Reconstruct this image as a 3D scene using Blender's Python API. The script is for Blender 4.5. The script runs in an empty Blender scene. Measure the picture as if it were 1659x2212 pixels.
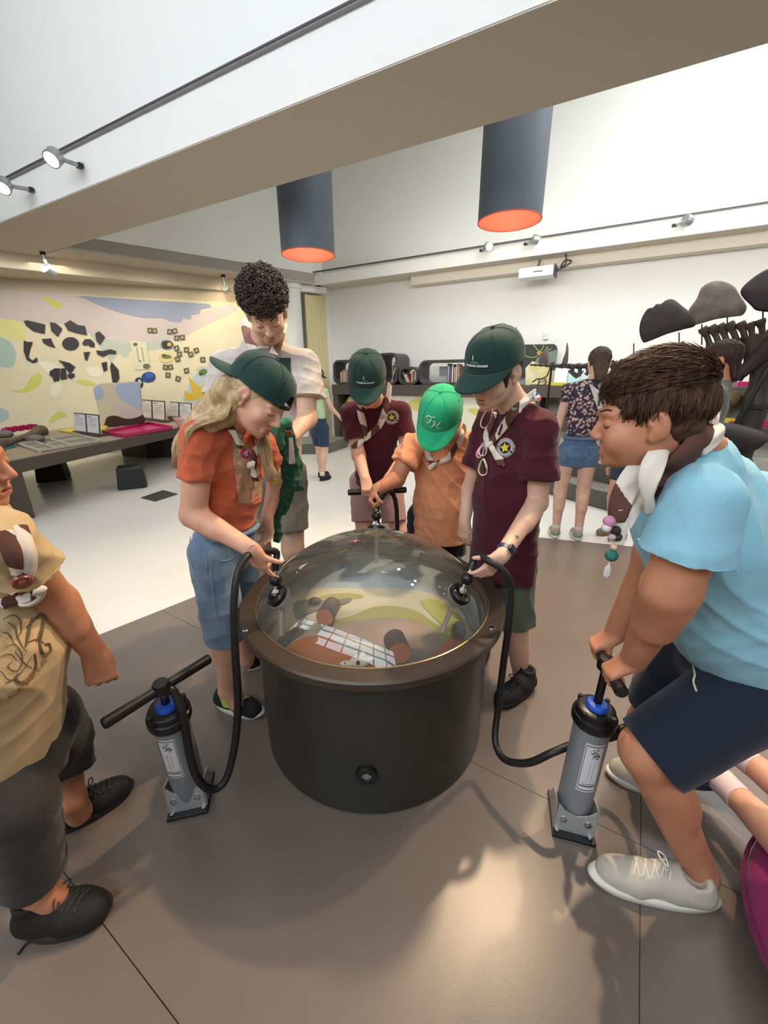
import bpy, bmesh, math, random
import numpy as np
from mathutils import Vector, Matrix, noise
from mathutils.bvhtree import BVHTree
PI = math.pi
random.seed(7)
S = bpy.context.scene
C = S.collection

# ------------------------------------------------------------------ camera
CAM_H, FPX = 1.4, 870.0
PITCH = math.atan(870 / 2590.0)
ROLL = 13 / 2590.0
cam_d = bpy.data.cameras.new('camera')
cam = bpy.data.objects.new('camera', cam_d)
C.objects.link(cam)
cam_d.sensor_fit = 'VERTICAL'
cam_d.sensor_height = 36.0
cam_d.lens = FPX / 2212 * 36.0
cam_d.clip_start = 0.02
cam.location = (0, 0, CAM_H)
_f = Vector((0, math.cos(PITCH), -math.sin(PITCH)))
_r0 = Vector((1, 0, 0)); _u0 = Vector((0, math.sin(PITCH), math.cos(PITCH)))
_c, _s = math.cos(-ROLL), math.sin(-ROLL)
_r = _r0 * _c + _u0 * _s
_u = _u0 * _c - _r0 * _s
cam.rotation_euler = Matrix((_r, _u, -_f)).transposed().to_euler()
S.camera = cam

# ------------------------------------------------------------------ world and big lights
S.view_settings.view_transform = 'Standard'
S.view_settings.look = 'None'
S.view_settings.gamma = 1.0
S.view_settings.use_curve_mapping = False
S.view_settings.exposure = 0.12
W = bpy.data.worlds.new('world'); S.world = W
W.use_nodes = True
W.node_tree.nodes['Background'].inputs[0].default_value = (0.80, 0.88, 1.0, 1)
W.node_tree.nodes['Background'].inputs[1].default_value = 1.0


def area(name, loc, aim, sx, sy, power, col=(1, 1, 1)):
    l = bpy.data.lights.new(name, 'AREA'); l.shape = 'RECTANGLE'
    l.size = sx; l.size_y = sy; l.energy = power; l.color = col
    o = bpy.data.objects.new(name, l); C.objects.link(o)
    o.location = loc
    o.rotation_euler = (Vector(aim) - Vector(loc)).to_track_quat('-Z', 'Y').to_euler()
    return o


def spot(name, loc, aim, power, col, size=70, blend=.6, rad=.05):
    l = bpy.data.lights.new(name, 'SPOT'); l.energy = power; l.color = col
    l.spot_size = math.radians(size); l.spot_blend = blend; l.shadow_soft_size = rad
    o = bpy.data.objects.new(name, l); C.objects.link(o)
    o.location = loc
    o.rotation_euler = (Vector(aim) - Vector(loc)).to_track_quat('-Z', 'Y').to_euler()
    return o


A = Vector((.877, -.480, 0)); B = Vector((.480, .877, 0))
def uv(u, v, z=0): return A * u + B * v + Vector((0, 0, z))

# area lamp added under the closed roof as stand-in daylight for the far bay
area('far_bay_fill', uv(1.5, 5.6, 5.9), uv(1.5, 5.6, 0), 7, 2.6, 325, (.93, .97, 1))
# warm track spots on the rail of the near beam
WARM = (1.0, .74, .47)
spot('track_spot_light', (.98, 2.56, 3.62), (.25, 1.1, 0), 330, WARM, 100, .5, .05)
spot('ceiling_spot_light', (2.05, 2.05, 4.4), (.6, 1.2, 0), 90, WARM, 80, .6, .07)
spot('track_spot_light', (1.75, 2.15, 3.6), (1.0, .3, 0), 190, WARM, 80, .6, .05)
# warm wash over the mural and the low room at the left
for x, y in ((-5.6, 6.0), (-3.9, 7.0), (-2.9, 7.9)):
    spot('mural_wash_light', (x, y, 3.1), (x - .1, y + 2.0, .75), 42, (1.0, .84, .58), 110, .8, .1)
area('low_room_light', (-4.2, 6.6, 3.1), (-4.2, 6.6, 0), 2.5, 1.5, 32, (1, .93, .82))
area('back_wall_fill', uv(-.3, 6.1, 3.15), uv(-.3, 8.0, 1.9), 7.0, .3, 52, (1, .95, .88))  # unseen strip lamp added to brighten the back wall over the counter

# ------------------------------------------------------------------ helpers
def lin(h):
    h = h.lstrip('#')
    v = [int(h[i:i + 2], 16) / 255 for i in (0, 2, 4)]
    return tuple(((x + .055) / 1.055) ** 2.4 if x > .04045 else x / 12.92 for x in v) + (1,)


MATS = {}
def mat(name, col, rough=.6, metal=0, var=.0, scale=20, bump=0, bscale=200, spec=.5, emit=0, stretch=None, coat=0, sheen=0, col2=None, sss=0):
    if name in MATS: return MATS[name]
    m = bpy.data.materials.new(name); m.use_nodes = True
    nt = m.node_tree; b = nt.nodes['Principled BSDF']
    c = lin(col) if isinstance(col, str) else col
    b.inputs['Base Color'].default_value = c
    b.inputs['Roughness'].default_value = rough
    b.inputs['Metallic'].default_value = metal
    b.inputs['Specular IOR Level'].default_value = spec
    if coat: b.inputs['Coat Weight'].default_value = coat
    if sheen: b.inputs['Sheen Weight'].default_value = sheen
    if sss:
        b.inputs['Subsurface Weight'].default_value = sss
        b.inputs['Subsurface Radius'].default_value = (.012, .005, .003)
        b.inputs['Subsurface Scale'].default_value = 1.0
    if emit:
        b.inputs['Emission Color'].default_value = c
        b.inputs['Emission Strength'].default_value = emit
    tc = nt.nodes.new('ShaderNodeTexCoord')
    src = tc.outputs['Object']
    if stretch:
        mp = nt.nodes.new('ShaderNodeMapping'); mp.inputs['Scale'].default_value = stretch
        nt.links.new(src, mp.inputs[0]); src = mp.outputs[0]
    if var or col2:
        n = nt.nodes.new('ShaderNodeTexNoise'); n.inputs['Scale'].default_value = scale
        n.inputs['Detail'].default_value = 4
        nt.links.new(src, n.inputs['Vector'])
        r = nt.nodes.new('ShaderNodeValToRGB')
        r.color_ramp.elements[0].position = .35; r.color_ramp.elements[1].position = .65
        c2 = lin(col2) if col2 else tuple(min(1, x * (1 + var)) for x in c[:3]) + (1,)
        c1 = c if col2 else tuple(x * (1 - var) for x in c[:3]) + (1,)
        r.color_ramp.elements[0].color = c1; r.color_ramp.elements[1].color = c2
        nt.links.new(n.outputs['Fac'], r.inputs[0]); nt.links.new(r.outputs[0], b.inputs['Base Color'])
    if bump:
        n = nt.nodes.new('ShaderNodeTexNoise'); n.inputs['Scale'].default_value = bscale
        n.inputs['Detail'].default_value = 3
        nt.links.new(src, n.inputs['Vector'])
        bp = nt.nodes.new('ShaderNodeBump'); bp.inputs['Strength'].default_value = bump
        bp.inputs['Distance'].default_value = .004
        nt.links.new(n.outputs['Fac'], bp.inputs['Height']); nt.links.new(bp.outputs[0], b.inputs['Normal'])
    MATS[name] = m
    return m


WL = {}
def wl(o): return WL.get(o.name, Vector((0, 0, 0))) if o else Vector((0, 0, 0))


def tag(o, label=None, cat=None, group=None, kind=None):
    if label: o['label'] = label
    if cat: o['category'] = cat
    if group: o['group'] = group
    if kind: o['kind'] = kind
    return o


def thing(name, loc, label, cat, group=None):
    o = bpy.data.objects.new(name, None); C.objects.link(o)
    o.empty_display_size = .05
    o.location = loc; WL[o.name] = Vector(loc)
    return tag(o, label, cat, group)


def mk(name, verts, faces, m, parent=None, smooth=False, loc=None):
    """verts are world coordinates; the mesh origin is the parent's origin (or loc)"""
    L = wl(parent) if parent else Vector(loc or (0, 0, 0))
    me = bpy.data.meshes.new(name)
    va = np.asarray([tuple(v) for v in verts] if not isinstance(verts, np.ndarray) else verts, dtype=float) - np.array(L)
    if isinstance(faces, np.ndarray): faces = faces.tolist()
    me.from_pydata(va.tolist(), [], faces)
    mats = m if isinstance(m, (list, tuple)) else [m]
    for x in mats: me.materials.append(x)
    if smooth: me.polygons.foreach_set('use_smooth', [True] * len(me.polygons))
    me.update()
    o = bpy.data.objects.new(name, me); C.objects.link(o)
    WL[o.name] = L
    if parent: o.parent = parent
    else: o.location = L
    return o


class MB:
    """collects shapes in world coordinates"""
    def __init__(s): s.v = []; s.f = []; s.mi = []
    def add(s, v, f, mi=0):
        n = len(s.v); s.v += [tuple(x) for x in v]
        for q in f: s.f.append(tuple(i + n for i in q)); s.mi.append(mi)
        return s
    def box(s, c, ax, ay, az, mi=0):
        """centre and three half-axis vectors"""
        c = Vector(c); ax, ay, az = Vector(ax), Vector(ay), Vector(az)
        v = [c + ax * i + ay * j + az * k for i in (-1, 1) for j in (-1, 1) for k in (-1, 1)]
        return s.add(v, [(0, 1, 3, 2), (4, 6, 7, 5), (0, 4, 5, 1), (2, 3, 7, 6), (0, 2, 6, 4), (1, 5, 7, 3)], mi)
    def prism(s, pts, d, mi=0):
        """polygon (3-D points) extruded by vector d"""
        n = len(pts); pts = [Vector(p) for p in pts]; d = Vector(d)
        v = pts + [p + d for p in pts]
        f = [tuple(range(n))[::-1], tuple(range(n, 2 * n))] + [(i, (i + 1) % n, n + (i + 1) % n, n + i) for i in range(n)]
        return s.add(v, f, mi)
    def tube(s, path, rad, n=12, mi=0, caps=True, flat=1.0, up=None):
        P = [Vector(p) for p in path]; m = len(P)
        R = rad if isinstance(rad, (list, tuple)) else [rad] * m
        T = [(P[min(i + 1, m - 1)] - P[max(i - 1, 0)]).normalized() for i in range(m)]
        a = Vector(up) if up else (Vector((0, 0, 1)) if abs(T[0].z) < .9 else Vector((1, 0, 0)))
        a = (a - T[0] * a.dot(T[0])).normalized()
        v = []
        for i in range(m):
            a = (a - T[i] * a.dot(T[i]))
            a = a.normalized() if a.length > 1e-6 else T[i].orthogonal().normalized()
            b = T[i].cross(a)
            for j in range(n):
                t = 2 * PI * j / n
                v.append(P[i] + (a * math.cos(t) * flat + b * math.sin(t)) * R[i])
        f = [(i * n + j, i * n + (j + 1) % n, (i + 1) * n + (j + 1) % n, (i + 1) * n + j) for i in range(m - 1) for j in range(n)]
        if caps: f += [tuple(range(n))[::-1], tuple(range((m - 1) * n, m * n))]
        return s.add(v, f, mi)
    def cyl(s, p0, p1, r, n=20, mi=0): return s.tube([p0, p1], r, n, mi)
    def lathe(s, c, prof, n=48, mi=0, axis=(0, 0, 1), close=False):
        """profile of (radius, height) about an axis through c"""
        c = Vector(c); w = Vector(axis).normalized(); a = w.orthogonal().normalized(); b = w.cross(a)
        v = []
        for r, h in prof:
            for j in range(n):
                t = 2 * PI * j / n
                v.append(c + w * h + (a * math.cos(t) + b * math.sin(t)) * r)
        m = len(prof)
        f = [(i * n + j, i * n + (j + 1) % n, (i + 1) * n + (j + 1) % n, (i + 1) * n + j) for i in range(m - 1) for j in range(n)]
        if close: f += [((m - 1) * n + j, (m - 1) * n + (j + 1) % n, (j + 1) % n, j) for j in range(n)]
        return s.add(v, f, mi)
    def ball(s, c, r, nu=14, nv=9, mi=0, rad=None):
        rx, ry, rz = rad or (r, r, r)
        v = [Vector(c) + Vector((rx * math.sin(PI * i / nv) * math.cos(2 * PI * j / nu), ry * math.sin(PI * i / nv) * math.sin(2 * PI * j / nu), rz * math.cos(PI * i / nv))) for i in range(nv + 1) for j in range(nu)]
        f = [(i * nu + j, (i + 1) * nu + j, (i + 1) * nu + (j + 1) % nu, i * nu + (j + 1) % nu) for i in range(nv) for j in range(nu)]
        return s.add(v, f, mi)
    def build(s, name, m, parent=None, smooth=False, bevel=0, loc=None, seg=2):
        o = mk(name, s.v, s.f, m, parent, smooth, loc)
        if isinstance(m, (list, tuple)): o.data.polygons.foreach_set('material_index', s.mi)
        bm = bmesh.new(); bm.from_mesh(o.data); bmesh.ops.remove_doubles(bm, verts=bm.verts, dist=1e-5)
        bmesh.ops.recalc_face_normals(bm, faces=bm.faces); bm.to_mesh(o.data); bm.free()
        if bevel:
            md = o.modifiers.new('bevel', 'BEVEL'); md.width = bevel; md.segments = seg; md.limit_method = 'ANGLE'; md.angle_limit = .7
            o.data.polygons.foreach_set('use_smooth', [True] * len(o.data.polygons))
            md.harden_normals = True
        elif smooth:
            try: o.data.set_sharp_from_angle(angle=.6)
            except Exception: pass
        return o


def ray(x, y): return _f + _r * ((x - 829.5) / FPX) - _u * ((y - 1106) / FPX)
EYE = Vector((0, 0, CAM_H))
def atY(x, y, Y): d = ray(x, y); return EYE + d * (Y / d.y)
def atZ(x, y, Z): d = ray(x, y); return EYE + d * ((Z - CAM_H) / d.z)
def onpl(x, y, p, n):
    d = ray(x, y); n = Vector(n); return EYE + d * ((Vector(p) - EYE).dot(n) / d.dot(n))


def spline(pts, k=8):
    """Catmull-Rom through points (any dimension tuples)"""
    P = [np.array(p, float) for p in pts]; P = [2 * P[0] - P[1]] + P + [2 * P[-1] - P[-2]]
    out = []
    for i in range(1, len(P) - 2):
        for j in range(k):
            t = j / k
            out.append(.5 * ((2 * P[i]) + (-P[i - 1] + P[i + 1]) * t + (2 * P[i - 1] - 5 * P[i] + 4 * P[i + 1] - P[i + 2]) * t * t + (-P[i - 1] + 3 * P[i] - 3 * P[i + 1] + P[i + 2]) * t ** 3))
    out.append(P[-2])
    return [tuple(o) for o in out]

# ------------------------------------------------------------------ room shell
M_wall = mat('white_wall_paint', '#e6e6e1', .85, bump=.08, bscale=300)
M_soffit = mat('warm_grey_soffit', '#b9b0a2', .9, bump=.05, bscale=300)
M_beige = mat('beige_paint', '#c9bda6', .9)
M_rail = mat('track_rail_grey', '#8d8a88', .4, .4)
M_darkrail = mat('track_slot_dark', '#4a4345', .5)
M_alu = mat('brushed_aluminium', '#a8abae', .35, .7)
M_black = mat('black_plastic', '#111111', .35)


def struct(name, mb, m, **k):
    o = mb.build(name, m, **k); o['kind'] = 'structure'; return o


M_floor_w = mat('white_resin_floor', '#e6e3d9', .22, var=.02, scale=1.5)
M_floor_b = mat('brown_floor_tile', '#6f635a', .30, var=.05, scale=3, bump=.05, bscale=500)
struct('floor', MB().box((0, 2, -.056), (14, 0, 0), (0, 14, 0), (0, 0, .05)), M_floor_w)

# brown tiles: a grid in its own directions, clipped to the brown area, joints open
ta = Vector((.852, -.523, 0)); tb = Vector((.523, .852, 0))
bound_p = Vector((-1.76, 1.84, 0)); bound_d = Vector((.654, .757, 0)).normalized(); bound_n = Vector((bound_d.y, -bound_d.x, 0))


def clip(poly, p, n):
    out = []
    for i in range(len(poly)):
        a, b = poly[i], poly[(i + 1) % len(poly)]
        da, db = (a - p).dot(n), (b - p).dot(n)
        if da >= 0: out.append(a)
        if da * db < 0: out.append(a + (b - a) * (da / (da - db)))
    return out


brown = bpy.data.objects.new('floor_tiles', None); C.objects.link(brown); brown['kind'] = 'structure'; brown.name = 'floor_brown'
q0 = Vector((-1.06, .86, 0)).dot(tb); r0 = Vector((.70, .70, 0)).dot(ta)
q2 = 3.30
rows = [q0 - 4, q0, q0 + .98, q0 + 6]
cols = [-12, r0, 12]
far_edge = (Vector((1.8, 3.30, 0)), Vector((-.30, -1.0, 0)).normalized())
for i in range(len(rows) - 1):
    for j in range(len(cols) - 1):
        g = .0012
        P = [ta * (cols[j] + g) + tb * (rows[i] + g), ta * (cols[j + 1] - g) + tb * (rows[i] + g), ta * (cols[j + 1] - g) + tb * (rows[i + 1] - g), ta * (cols[j] + g) + tb * (rows[i + 1] - g)]
        P = clip(P, bound_p, bound_n)
        if len(P) > 2: P = clip(P, *far_edge)
        if len(P) < 3: continue
        MB().prism([p + Vector((0, 0, -.006)) for p in P], (0, 0, .006)).build('floor_tile', M_floor_b, brown)
struct('floor_joint_bed', MB().prism([p + Vector((0, 0, -.0055)) for p in clip(clip([Vector((-6, -3, 0)), Vector((7, -3, 0)), Vector((7, 6, 0)), Vector((-6, 6, 0))], bound_p, bound_n), *far_edge)], (0, 0, .002)), mat('joint_bed', '#4a4038', .9))

ZS = 3.2
VB0, VB1 = 2.84, 3.73
# near beam: soffit slab, fascia towards the camera, upstand wall above and the far face
struct('wall_beam', MB().box(uv(0, (VB0 + VB1) / 2, 3.37), A * 14, B * (VB1 - VB0) / 2, (0, 0, .16)), [M_wall])
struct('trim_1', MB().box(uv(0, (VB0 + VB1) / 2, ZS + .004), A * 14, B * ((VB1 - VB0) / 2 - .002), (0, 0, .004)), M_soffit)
struct('wall_beam_upper', MB().box(uv(0, (VB0 + VB1) / 2 + .06, 4.8), A * 14, B * ((VB1 - VB0) / 2 - .06), (0, 0, 1.3)), M_wall)
struct('trim_2', MB().box(uv(0, VB0 + .035, 3.545), A * 14, B * .022, (0, 0, .016)).box(uv(0, VB0 + .075, 3.575), A * 14, B * .02, (0, 0, .02)), M_wall)
rl = thing('track_rail', uv(0, VB0 - .01, 3.56), 'long lighting track running along the top of the near white beam', 'track rail')
MB().box(uv(0, VB0 - .012, 3.56), A * 13, B * .014, (0, 0, .014)).build('rail_body', M_rail, rl)
MB().box(uv(0, VB0 - .028, 3.561), A * 13, B * .003, (0, 0, .006)).build('rail_slot', M_darkrail, rl)

# low ceiling over the mural room; its edge is the left side of the far bay
Lp = Vector((-4.70, 6.84, 0)); Lq = Vector((-1.30, 9.40, 0)); Ld = (Lq - Lp).normalized(); Ln = Vector((-Ld.y, Ld.x, 0))
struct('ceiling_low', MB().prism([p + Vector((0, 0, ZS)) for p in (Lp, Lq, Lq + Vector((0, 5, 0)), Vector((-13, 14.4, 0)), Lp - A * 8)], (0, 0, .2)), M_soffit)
struct('wall_left_upper', MB().prism([p + Vector((0, 0, ZS + .03)) for p in (Lp - Ld * .0, Lq + Ld * .6, Lq + Ld * .6 + Ln * .2, Lp + Ln * .2)], (0, 0, 2.9)), M_wall)
# downstand band in the low room
b0 = Vector((-5.74, 6.92, 0)); b1 = Vector((-2.2, 9.28, 0)); bd = (b1 - b0).normalized(); bn = Vector((-bd.y, bd.x, 0))
b0 = b0 - bd * 5
struct('trim_3', MB().prism([p + Vector((0, 0, 3.0)) for p in (b0, b1, b1 + bn * .9, b0 + bn * .9)], (0, 0, .2)), M_beige)
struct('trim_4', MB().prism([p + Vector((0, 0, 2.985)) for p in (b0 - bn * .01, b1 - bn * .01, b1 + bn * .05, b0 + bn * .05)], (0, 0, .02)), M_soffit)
# mural wall
mp = Vector((-6.43, 7.61, 0)); mq = Vector((-1.7, 9.27, 0)); mdv = (mq - mp).normalized(); mn = Vector((mdv.y, -mdv.x, 0))
ms = mp - mdv * 6
M_mural = mat('mural_cream', '#ddd3b4', .85, var=.03, scale=2)
struct('wall_mural', MB().prism([ms, mq - mdv * .25, mq - mdv * .25 - mn * .2, ms - mn * .2], (0, 0, 2.80)), M_mural)
struct('wall_mural_upper', MB().prism([p + Vector((0, 0, 2.8)) for p in (ms, mq - mdv * .25, mq - mdv * .25 - mn * .2, ms - mn * .2)], (0, 0, .5)), M_beige)

# back wall
VW = 8.10
struct('wall_back', MB().box(uv(3.8, VW + .1, 1.75), A * 10.1, B * .1, (0, 0, 1.75)), M_wall)
struct('ceiling_back', MB().box(uv(4.2, 7.85, 3.24), A * 10.3, B * .32, (0, 0, .04)), mat('soffit_back', '#cfc6b6', .9))
struct('trim_5', MB().box(uv(4.2, 7.54, 3.285), A * 10.3, B * .02, (0, 0, .095)), M_wall)
struct('wall_back_upper', MB().box(uv(4.2, 7.78, 4.8), A * 10.3, B * .1, (0, 0, 1.5)), M_wall)
struct('trim_6', MB().box(uv(.65, 7.98, 3.13), A * 4.35, B * .11, (0, 0, .075)), mat('screen_housing', '#ddd6c8', .8))
rl2 = thing('track_rail', uv(4, 7.5, 3.42), 'thin lighting track along the top of the far white ledge', 'track rail')
MB().box(uv(4.2, 7.5, 3.42), A * 10.1, B * .014, (0, 0, .014)).build('rail_body', M_rail, rl2)
MB().box(uv(4.2, 7.484, 3.421), A * 10.1, B * .003, (0, 0, .006)).build('rail_slot', M_darkrail, rl2)

# shell out of the frame
VR, WU0, WU1, WZ0, WZ1 = -2.5, -6.2, 3.65, 3.1, 5.1
rw = MB()
for u0, u1, z0, z1 in ((-14, WU0, 0, 6.2), (WU1, 12, 0, 6.2), (WU0, WU1, 0, WZ0), (WU0, WU1, WZ1, 6.2)):
    rw.box(uv((u0 + u1) / 2, VR - .1, (z0 + z1) / 2), A * (u1 - u0) / 2, B * .1, (0, 0, (z1 - z0) / 2))
struct('wall_rear', rw, M_wall)
struct('wall_right', MB().box((9.5, 2, 3), (.1, 0, 0), (0, 12, 0), (0, 0, 3.2)), M_wall)
struct('wall_left', MB().box((-12.5, 2, 3), (.1, 0, 0), (0, 13, 0), (0, 0, 3.2)), M_wall)
# roof, and the long gridded window behind the viewer that mirrors in the dome
struct('ceiling', MB().box((0, 2, 6.25), (15, 0, 0), (0, 15, 0), (0, 0, .05)), M_wall)
sk = bpy.data.objects.new('window_1', None); C.objects.link(sk); sk.location = uv(WU0, VR, WZ0); WL['window_1'] = uv(WU0, VR, WZ0); sk['kind'] = 'structure'
bars = MB()
NX, NY = 9, 3
for i in range(NX + 1):
    bars.box(uv(WU0 + (WU1 - WU0) * i / NX, VR - .03, (WZ0 + WZ1) / 2), A * .045, B * .03, (0, 0, (WZ1 - WZ0) / 2))
for j in range(NY + 1):
    bars.box(uv((WU0 + WU1) / 2, VR - .03, WZ0 + (WZ1 - WZ0) * j / NY), A * (WU1 - WU0) / 2, B * .03, (0, 0, .045))
bars.build('window_frame', mat('window_bars', '#8f7f7c', .6), sk)
M_sky = mat('sky_lit_glass', '#dfe7f1', .5, emit=8.4)
for i in range(NX):
    for j in range(NY):
        MB().box(uv(WU0 + (WU1 - WU0) * (i + .5) / NX, VR - .07, WZ0 + (WZ1 - WZ0) * (j + .5) / NY), A * (WU1 - WU0) / NX / 2, B * .004, (0, 0, (WZ1 - WZ0) / NY / 2)).build('pane', M_sky, sk)

# corner: round column, cream ribbed panel
struct('wall_column', MB().lathe((-1.90, 9.30, 0), [(.20, 0), (.20, 3.1), (.24, 3.11), (.24, 3.2), (0.01, 3.2)], 32), M_wall, smooth=True)
struct('wall_column_upper', MB().lathe((-1.75, 9.55, 3.2), [(.20, 0), (.20, 2.6)], 32), M_wall, smooth=True)
pn0 = atY(662, 700, 9.45); pn1 = atY(706, 700, 9.75); pn0.z = pn1.z = 0
pd = (pn1 - pn0); pl = pd.length; pd.normalize(); pnn = Vector((pd.y, -pd.x, 0))
rad = thing('ribbed_panel', pn0 + pd * pl / 2, 'tall cream ribbed metal panel beside the white column', 'panel')
M_cream = mat('cream_metal', '#ddcfa0', .45)
MB().prism([pn0, pn1, pn1 - pnn * .06, pn0 - pnn * .06], (0, 0, 3.05)).build('panel_sheet', M_cream, rad)
for k in range(9):
    t = (k + .5) / 9
    MB().box(pn0 + pd * pl * t + pnn * .006 + Vector((0, 0, 1.53)), pd * (pl / 30), pnn * .006, (0, 0, 1.5)).build('rib', M_cream, rad)
struct('trim_7', MB().prism([Vector((-2.6, 9.1, 3.08)), Vector((-1.75, 9.25, 3.08)), Vector((-1.2, 9.55, 3.08)), Vector((-1.2, 10, 3.08)), Vector((-2.6, 9.6, 3.08))], (0, 0, .11)), M_wall)
struct('wall_corner', MB().prism([pn0 + Vector((-.6, .25, 0)), pn1 + Vector((.05, .02, 0)), pn1 + Vector((.2, .3, 0)), pn0 + Vector((-.6, .5, 0))], (0, 0, 3.2)), M_wall)
# ------------------------------------------------------------------ pendant cylinders, track spots, projector
M_lamp = mat('slate_lamp_shell', '#525a64', .55)
M_lampin = mat('orange_lamp_lining', '#f5745a', .6)


def pendant(c, r, zb, label):
    t = thing('pendant_lamp', (c.x, c.y, zb), label, 'lamp', None)
    MB().lathe((c.x, c.y, 0), [(r, zb), (r, 6.1)], 48).build('lamp_shell', M_lamp, t, True)
    MB().lathe((c.x, c.y, 0), [(r, zb), (r - .012, zb), (r - .012, zb + .25), (0.001, zb + .28)], 48).build('lamp_lining', M_lampin, t, True)
    l = bpy.data.lights.new('lamp_bulb_light', 'POINT'); l.energy = 5; l.color = (1, .8, .62); l.shadow_soft_size = .04; lo = bpy.data.objects.new('lamp_bulb_light', l); C.objects.link(lo); lo.location = (c.x, c.y, zb + .14)
    MB().lathe((c.x, c.y, 0), [(r + .002, zb + .006), (r + .002, zb), (r - .012, zb - .001), (r - .012, zb + .006)], 48, close=True).build('lamp_rim', mat('lamp_rim_orange', '#d9603f', .5), t, True)


cL = atY(666, 552, 5.6); cR = atY(1100, 479, 5.0)
rr = lambda w, Y, y: w / 2 / FPX * (Y * math.cos(PITCH) - (atY(829, y, Y).z - CAM_H) * math.sin(PITCH))
pendant(cL, .318, cL.z, 'slate cylinder pendant lamp nearer the curly-haired teenager, orange inside')
pendant(cR, .325, cR.z, 'bigger-looking slate cylinder pendant lamp above the dark green caps, orange inside')
M_glow = mat('warm_lamp_glow', '#ffd79a', .5, emit=12)


def track_head(p, d, label, s=1.0, post=Vector((0, 0, .05))):
    """a round spot head on a flat arm, facing d"""
    d = Vector(d).normalized(); p = Vector(p)
    t = thing('track_spotlight', p, label, 'spotlight')
    side = d.orthogonal().normalized()
    h = p + post * s
    MB().box(p, A * .03 * s, B * .018 * s, (0, 0, .018 * s)).build('adapter', M_black, t, bevel=.003)
    m = (p + h) / 2
    MB().tube([p, h], .018 * s, 8).build('arm', M_alu, t)
    MB().lathe(h - d * .03 * s, [(.001, 0), (.06 * s, 0), (.065 * s, .01 * s), (.065 * s, .09 * s), (.056 * s, .09 * s), (.05 * s, .07 * s)], 24, axis=d).build('lamp_head', M_alu, t, True)
    MB().lathe(h - d * .03 * s, [(.055 * s, .075 * s), (.001, .076 * s)], 24, axis=d).build('lens', M_glow, t)
    return t


def on_v(x, y, v): return onpl(x, y, uv(0, v), B)
track_head(on_v(172, 358, VB0 - .03), (-.1, -.8, -.75), 'grey track spotlight on the near rail, the one further from the picture edge', 1.1, Vector((-.10, -.16, .0)))
track_head(on_v(66, 410, VB0 - .03), (.15, -.75, -.85), 'grey track spotlight on the near rail, glowing towards the viewer, closest to the edge', 1.1, Vector((-.12, -.17, -.02)))
track_head(on_v(1040, 541, 7.47), (.2, -1, -.3), 'small lit track spotlight on the far rail beneath the big pendant lamp', 1.0, Vector((.08, -.10, .03)))
track_head(on_v(1136, 527, 7.47), (.9, .1, -.2), 'small grey track spotlight on the far rail above the projector', 1.0, Vector((.10, -.08, .04)))
track_head(on_v(1457, 487, 7.47), (.9, .2, -.2), 'small grey track spotlight on the far rail above the dinosaur plates', 1.0, Vector((.10, -.08, .04)))
track_head(onpl(92, 547, (0, 0, 3.18), (0, 0, 1)), (.2, 1, -.5), 'grey ceiling spotlight hanging in the low mural room', 1.3, Vector((0, .02, -.16)))
track_head(onpl(482, 596, (0, 0, 3.18), (0, 0, 1)), (-.2, 1, -.4), 'pale ceiling spotlight hanging nearest the curly-haired teenager', 1.2, Vector((0, .02, -.16)))
# projector under the housing
pc = on_v(1160, 590, 7.72)
pj = thing('projector', pc, 'white short-throw projector hanging below the ledge on the far wall', 'projector')
MB().box(pc, A * .27, B * .12, (0, 0, .075)).build('projector_body', mat('white_plastic', '#e4e4e6', .4), pj, bevel=.015)
MB().box(pc + A * .28, A * .012, B * .125, (0, 0, .08)).build('end_plate', mat('dark_grey_plastic', '#3b3a3c', .5), pj)
MB().box(pc - B * .122 + A * .03, A * .07, B * .002, (0, 0, .006)).build('vent_slot', M_black, pj)
MB().tube([pc + Vector((0, 0, .07)), pc + Vector((0, 0, .24)) + B * .2], .02, 8).build('mount_arm', M_alu, pj)
cp = pc + A * .30
MB().tube(spline([cp, cp + A * .12 + Vector((0, 0, .05)), cp + A * .2 + Vector((0, 0, .11)), cp + A * .1 + Vector((0, 0, .13)), cp + A * .05 + Vector((0, 0, .04)), cp + A * .12 + Vector((0, 0, .1)), cp + A * .1 + Vector((0, 0, .24))], 6), .012, 6).build('cable', M_black, pj, True)

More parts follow.
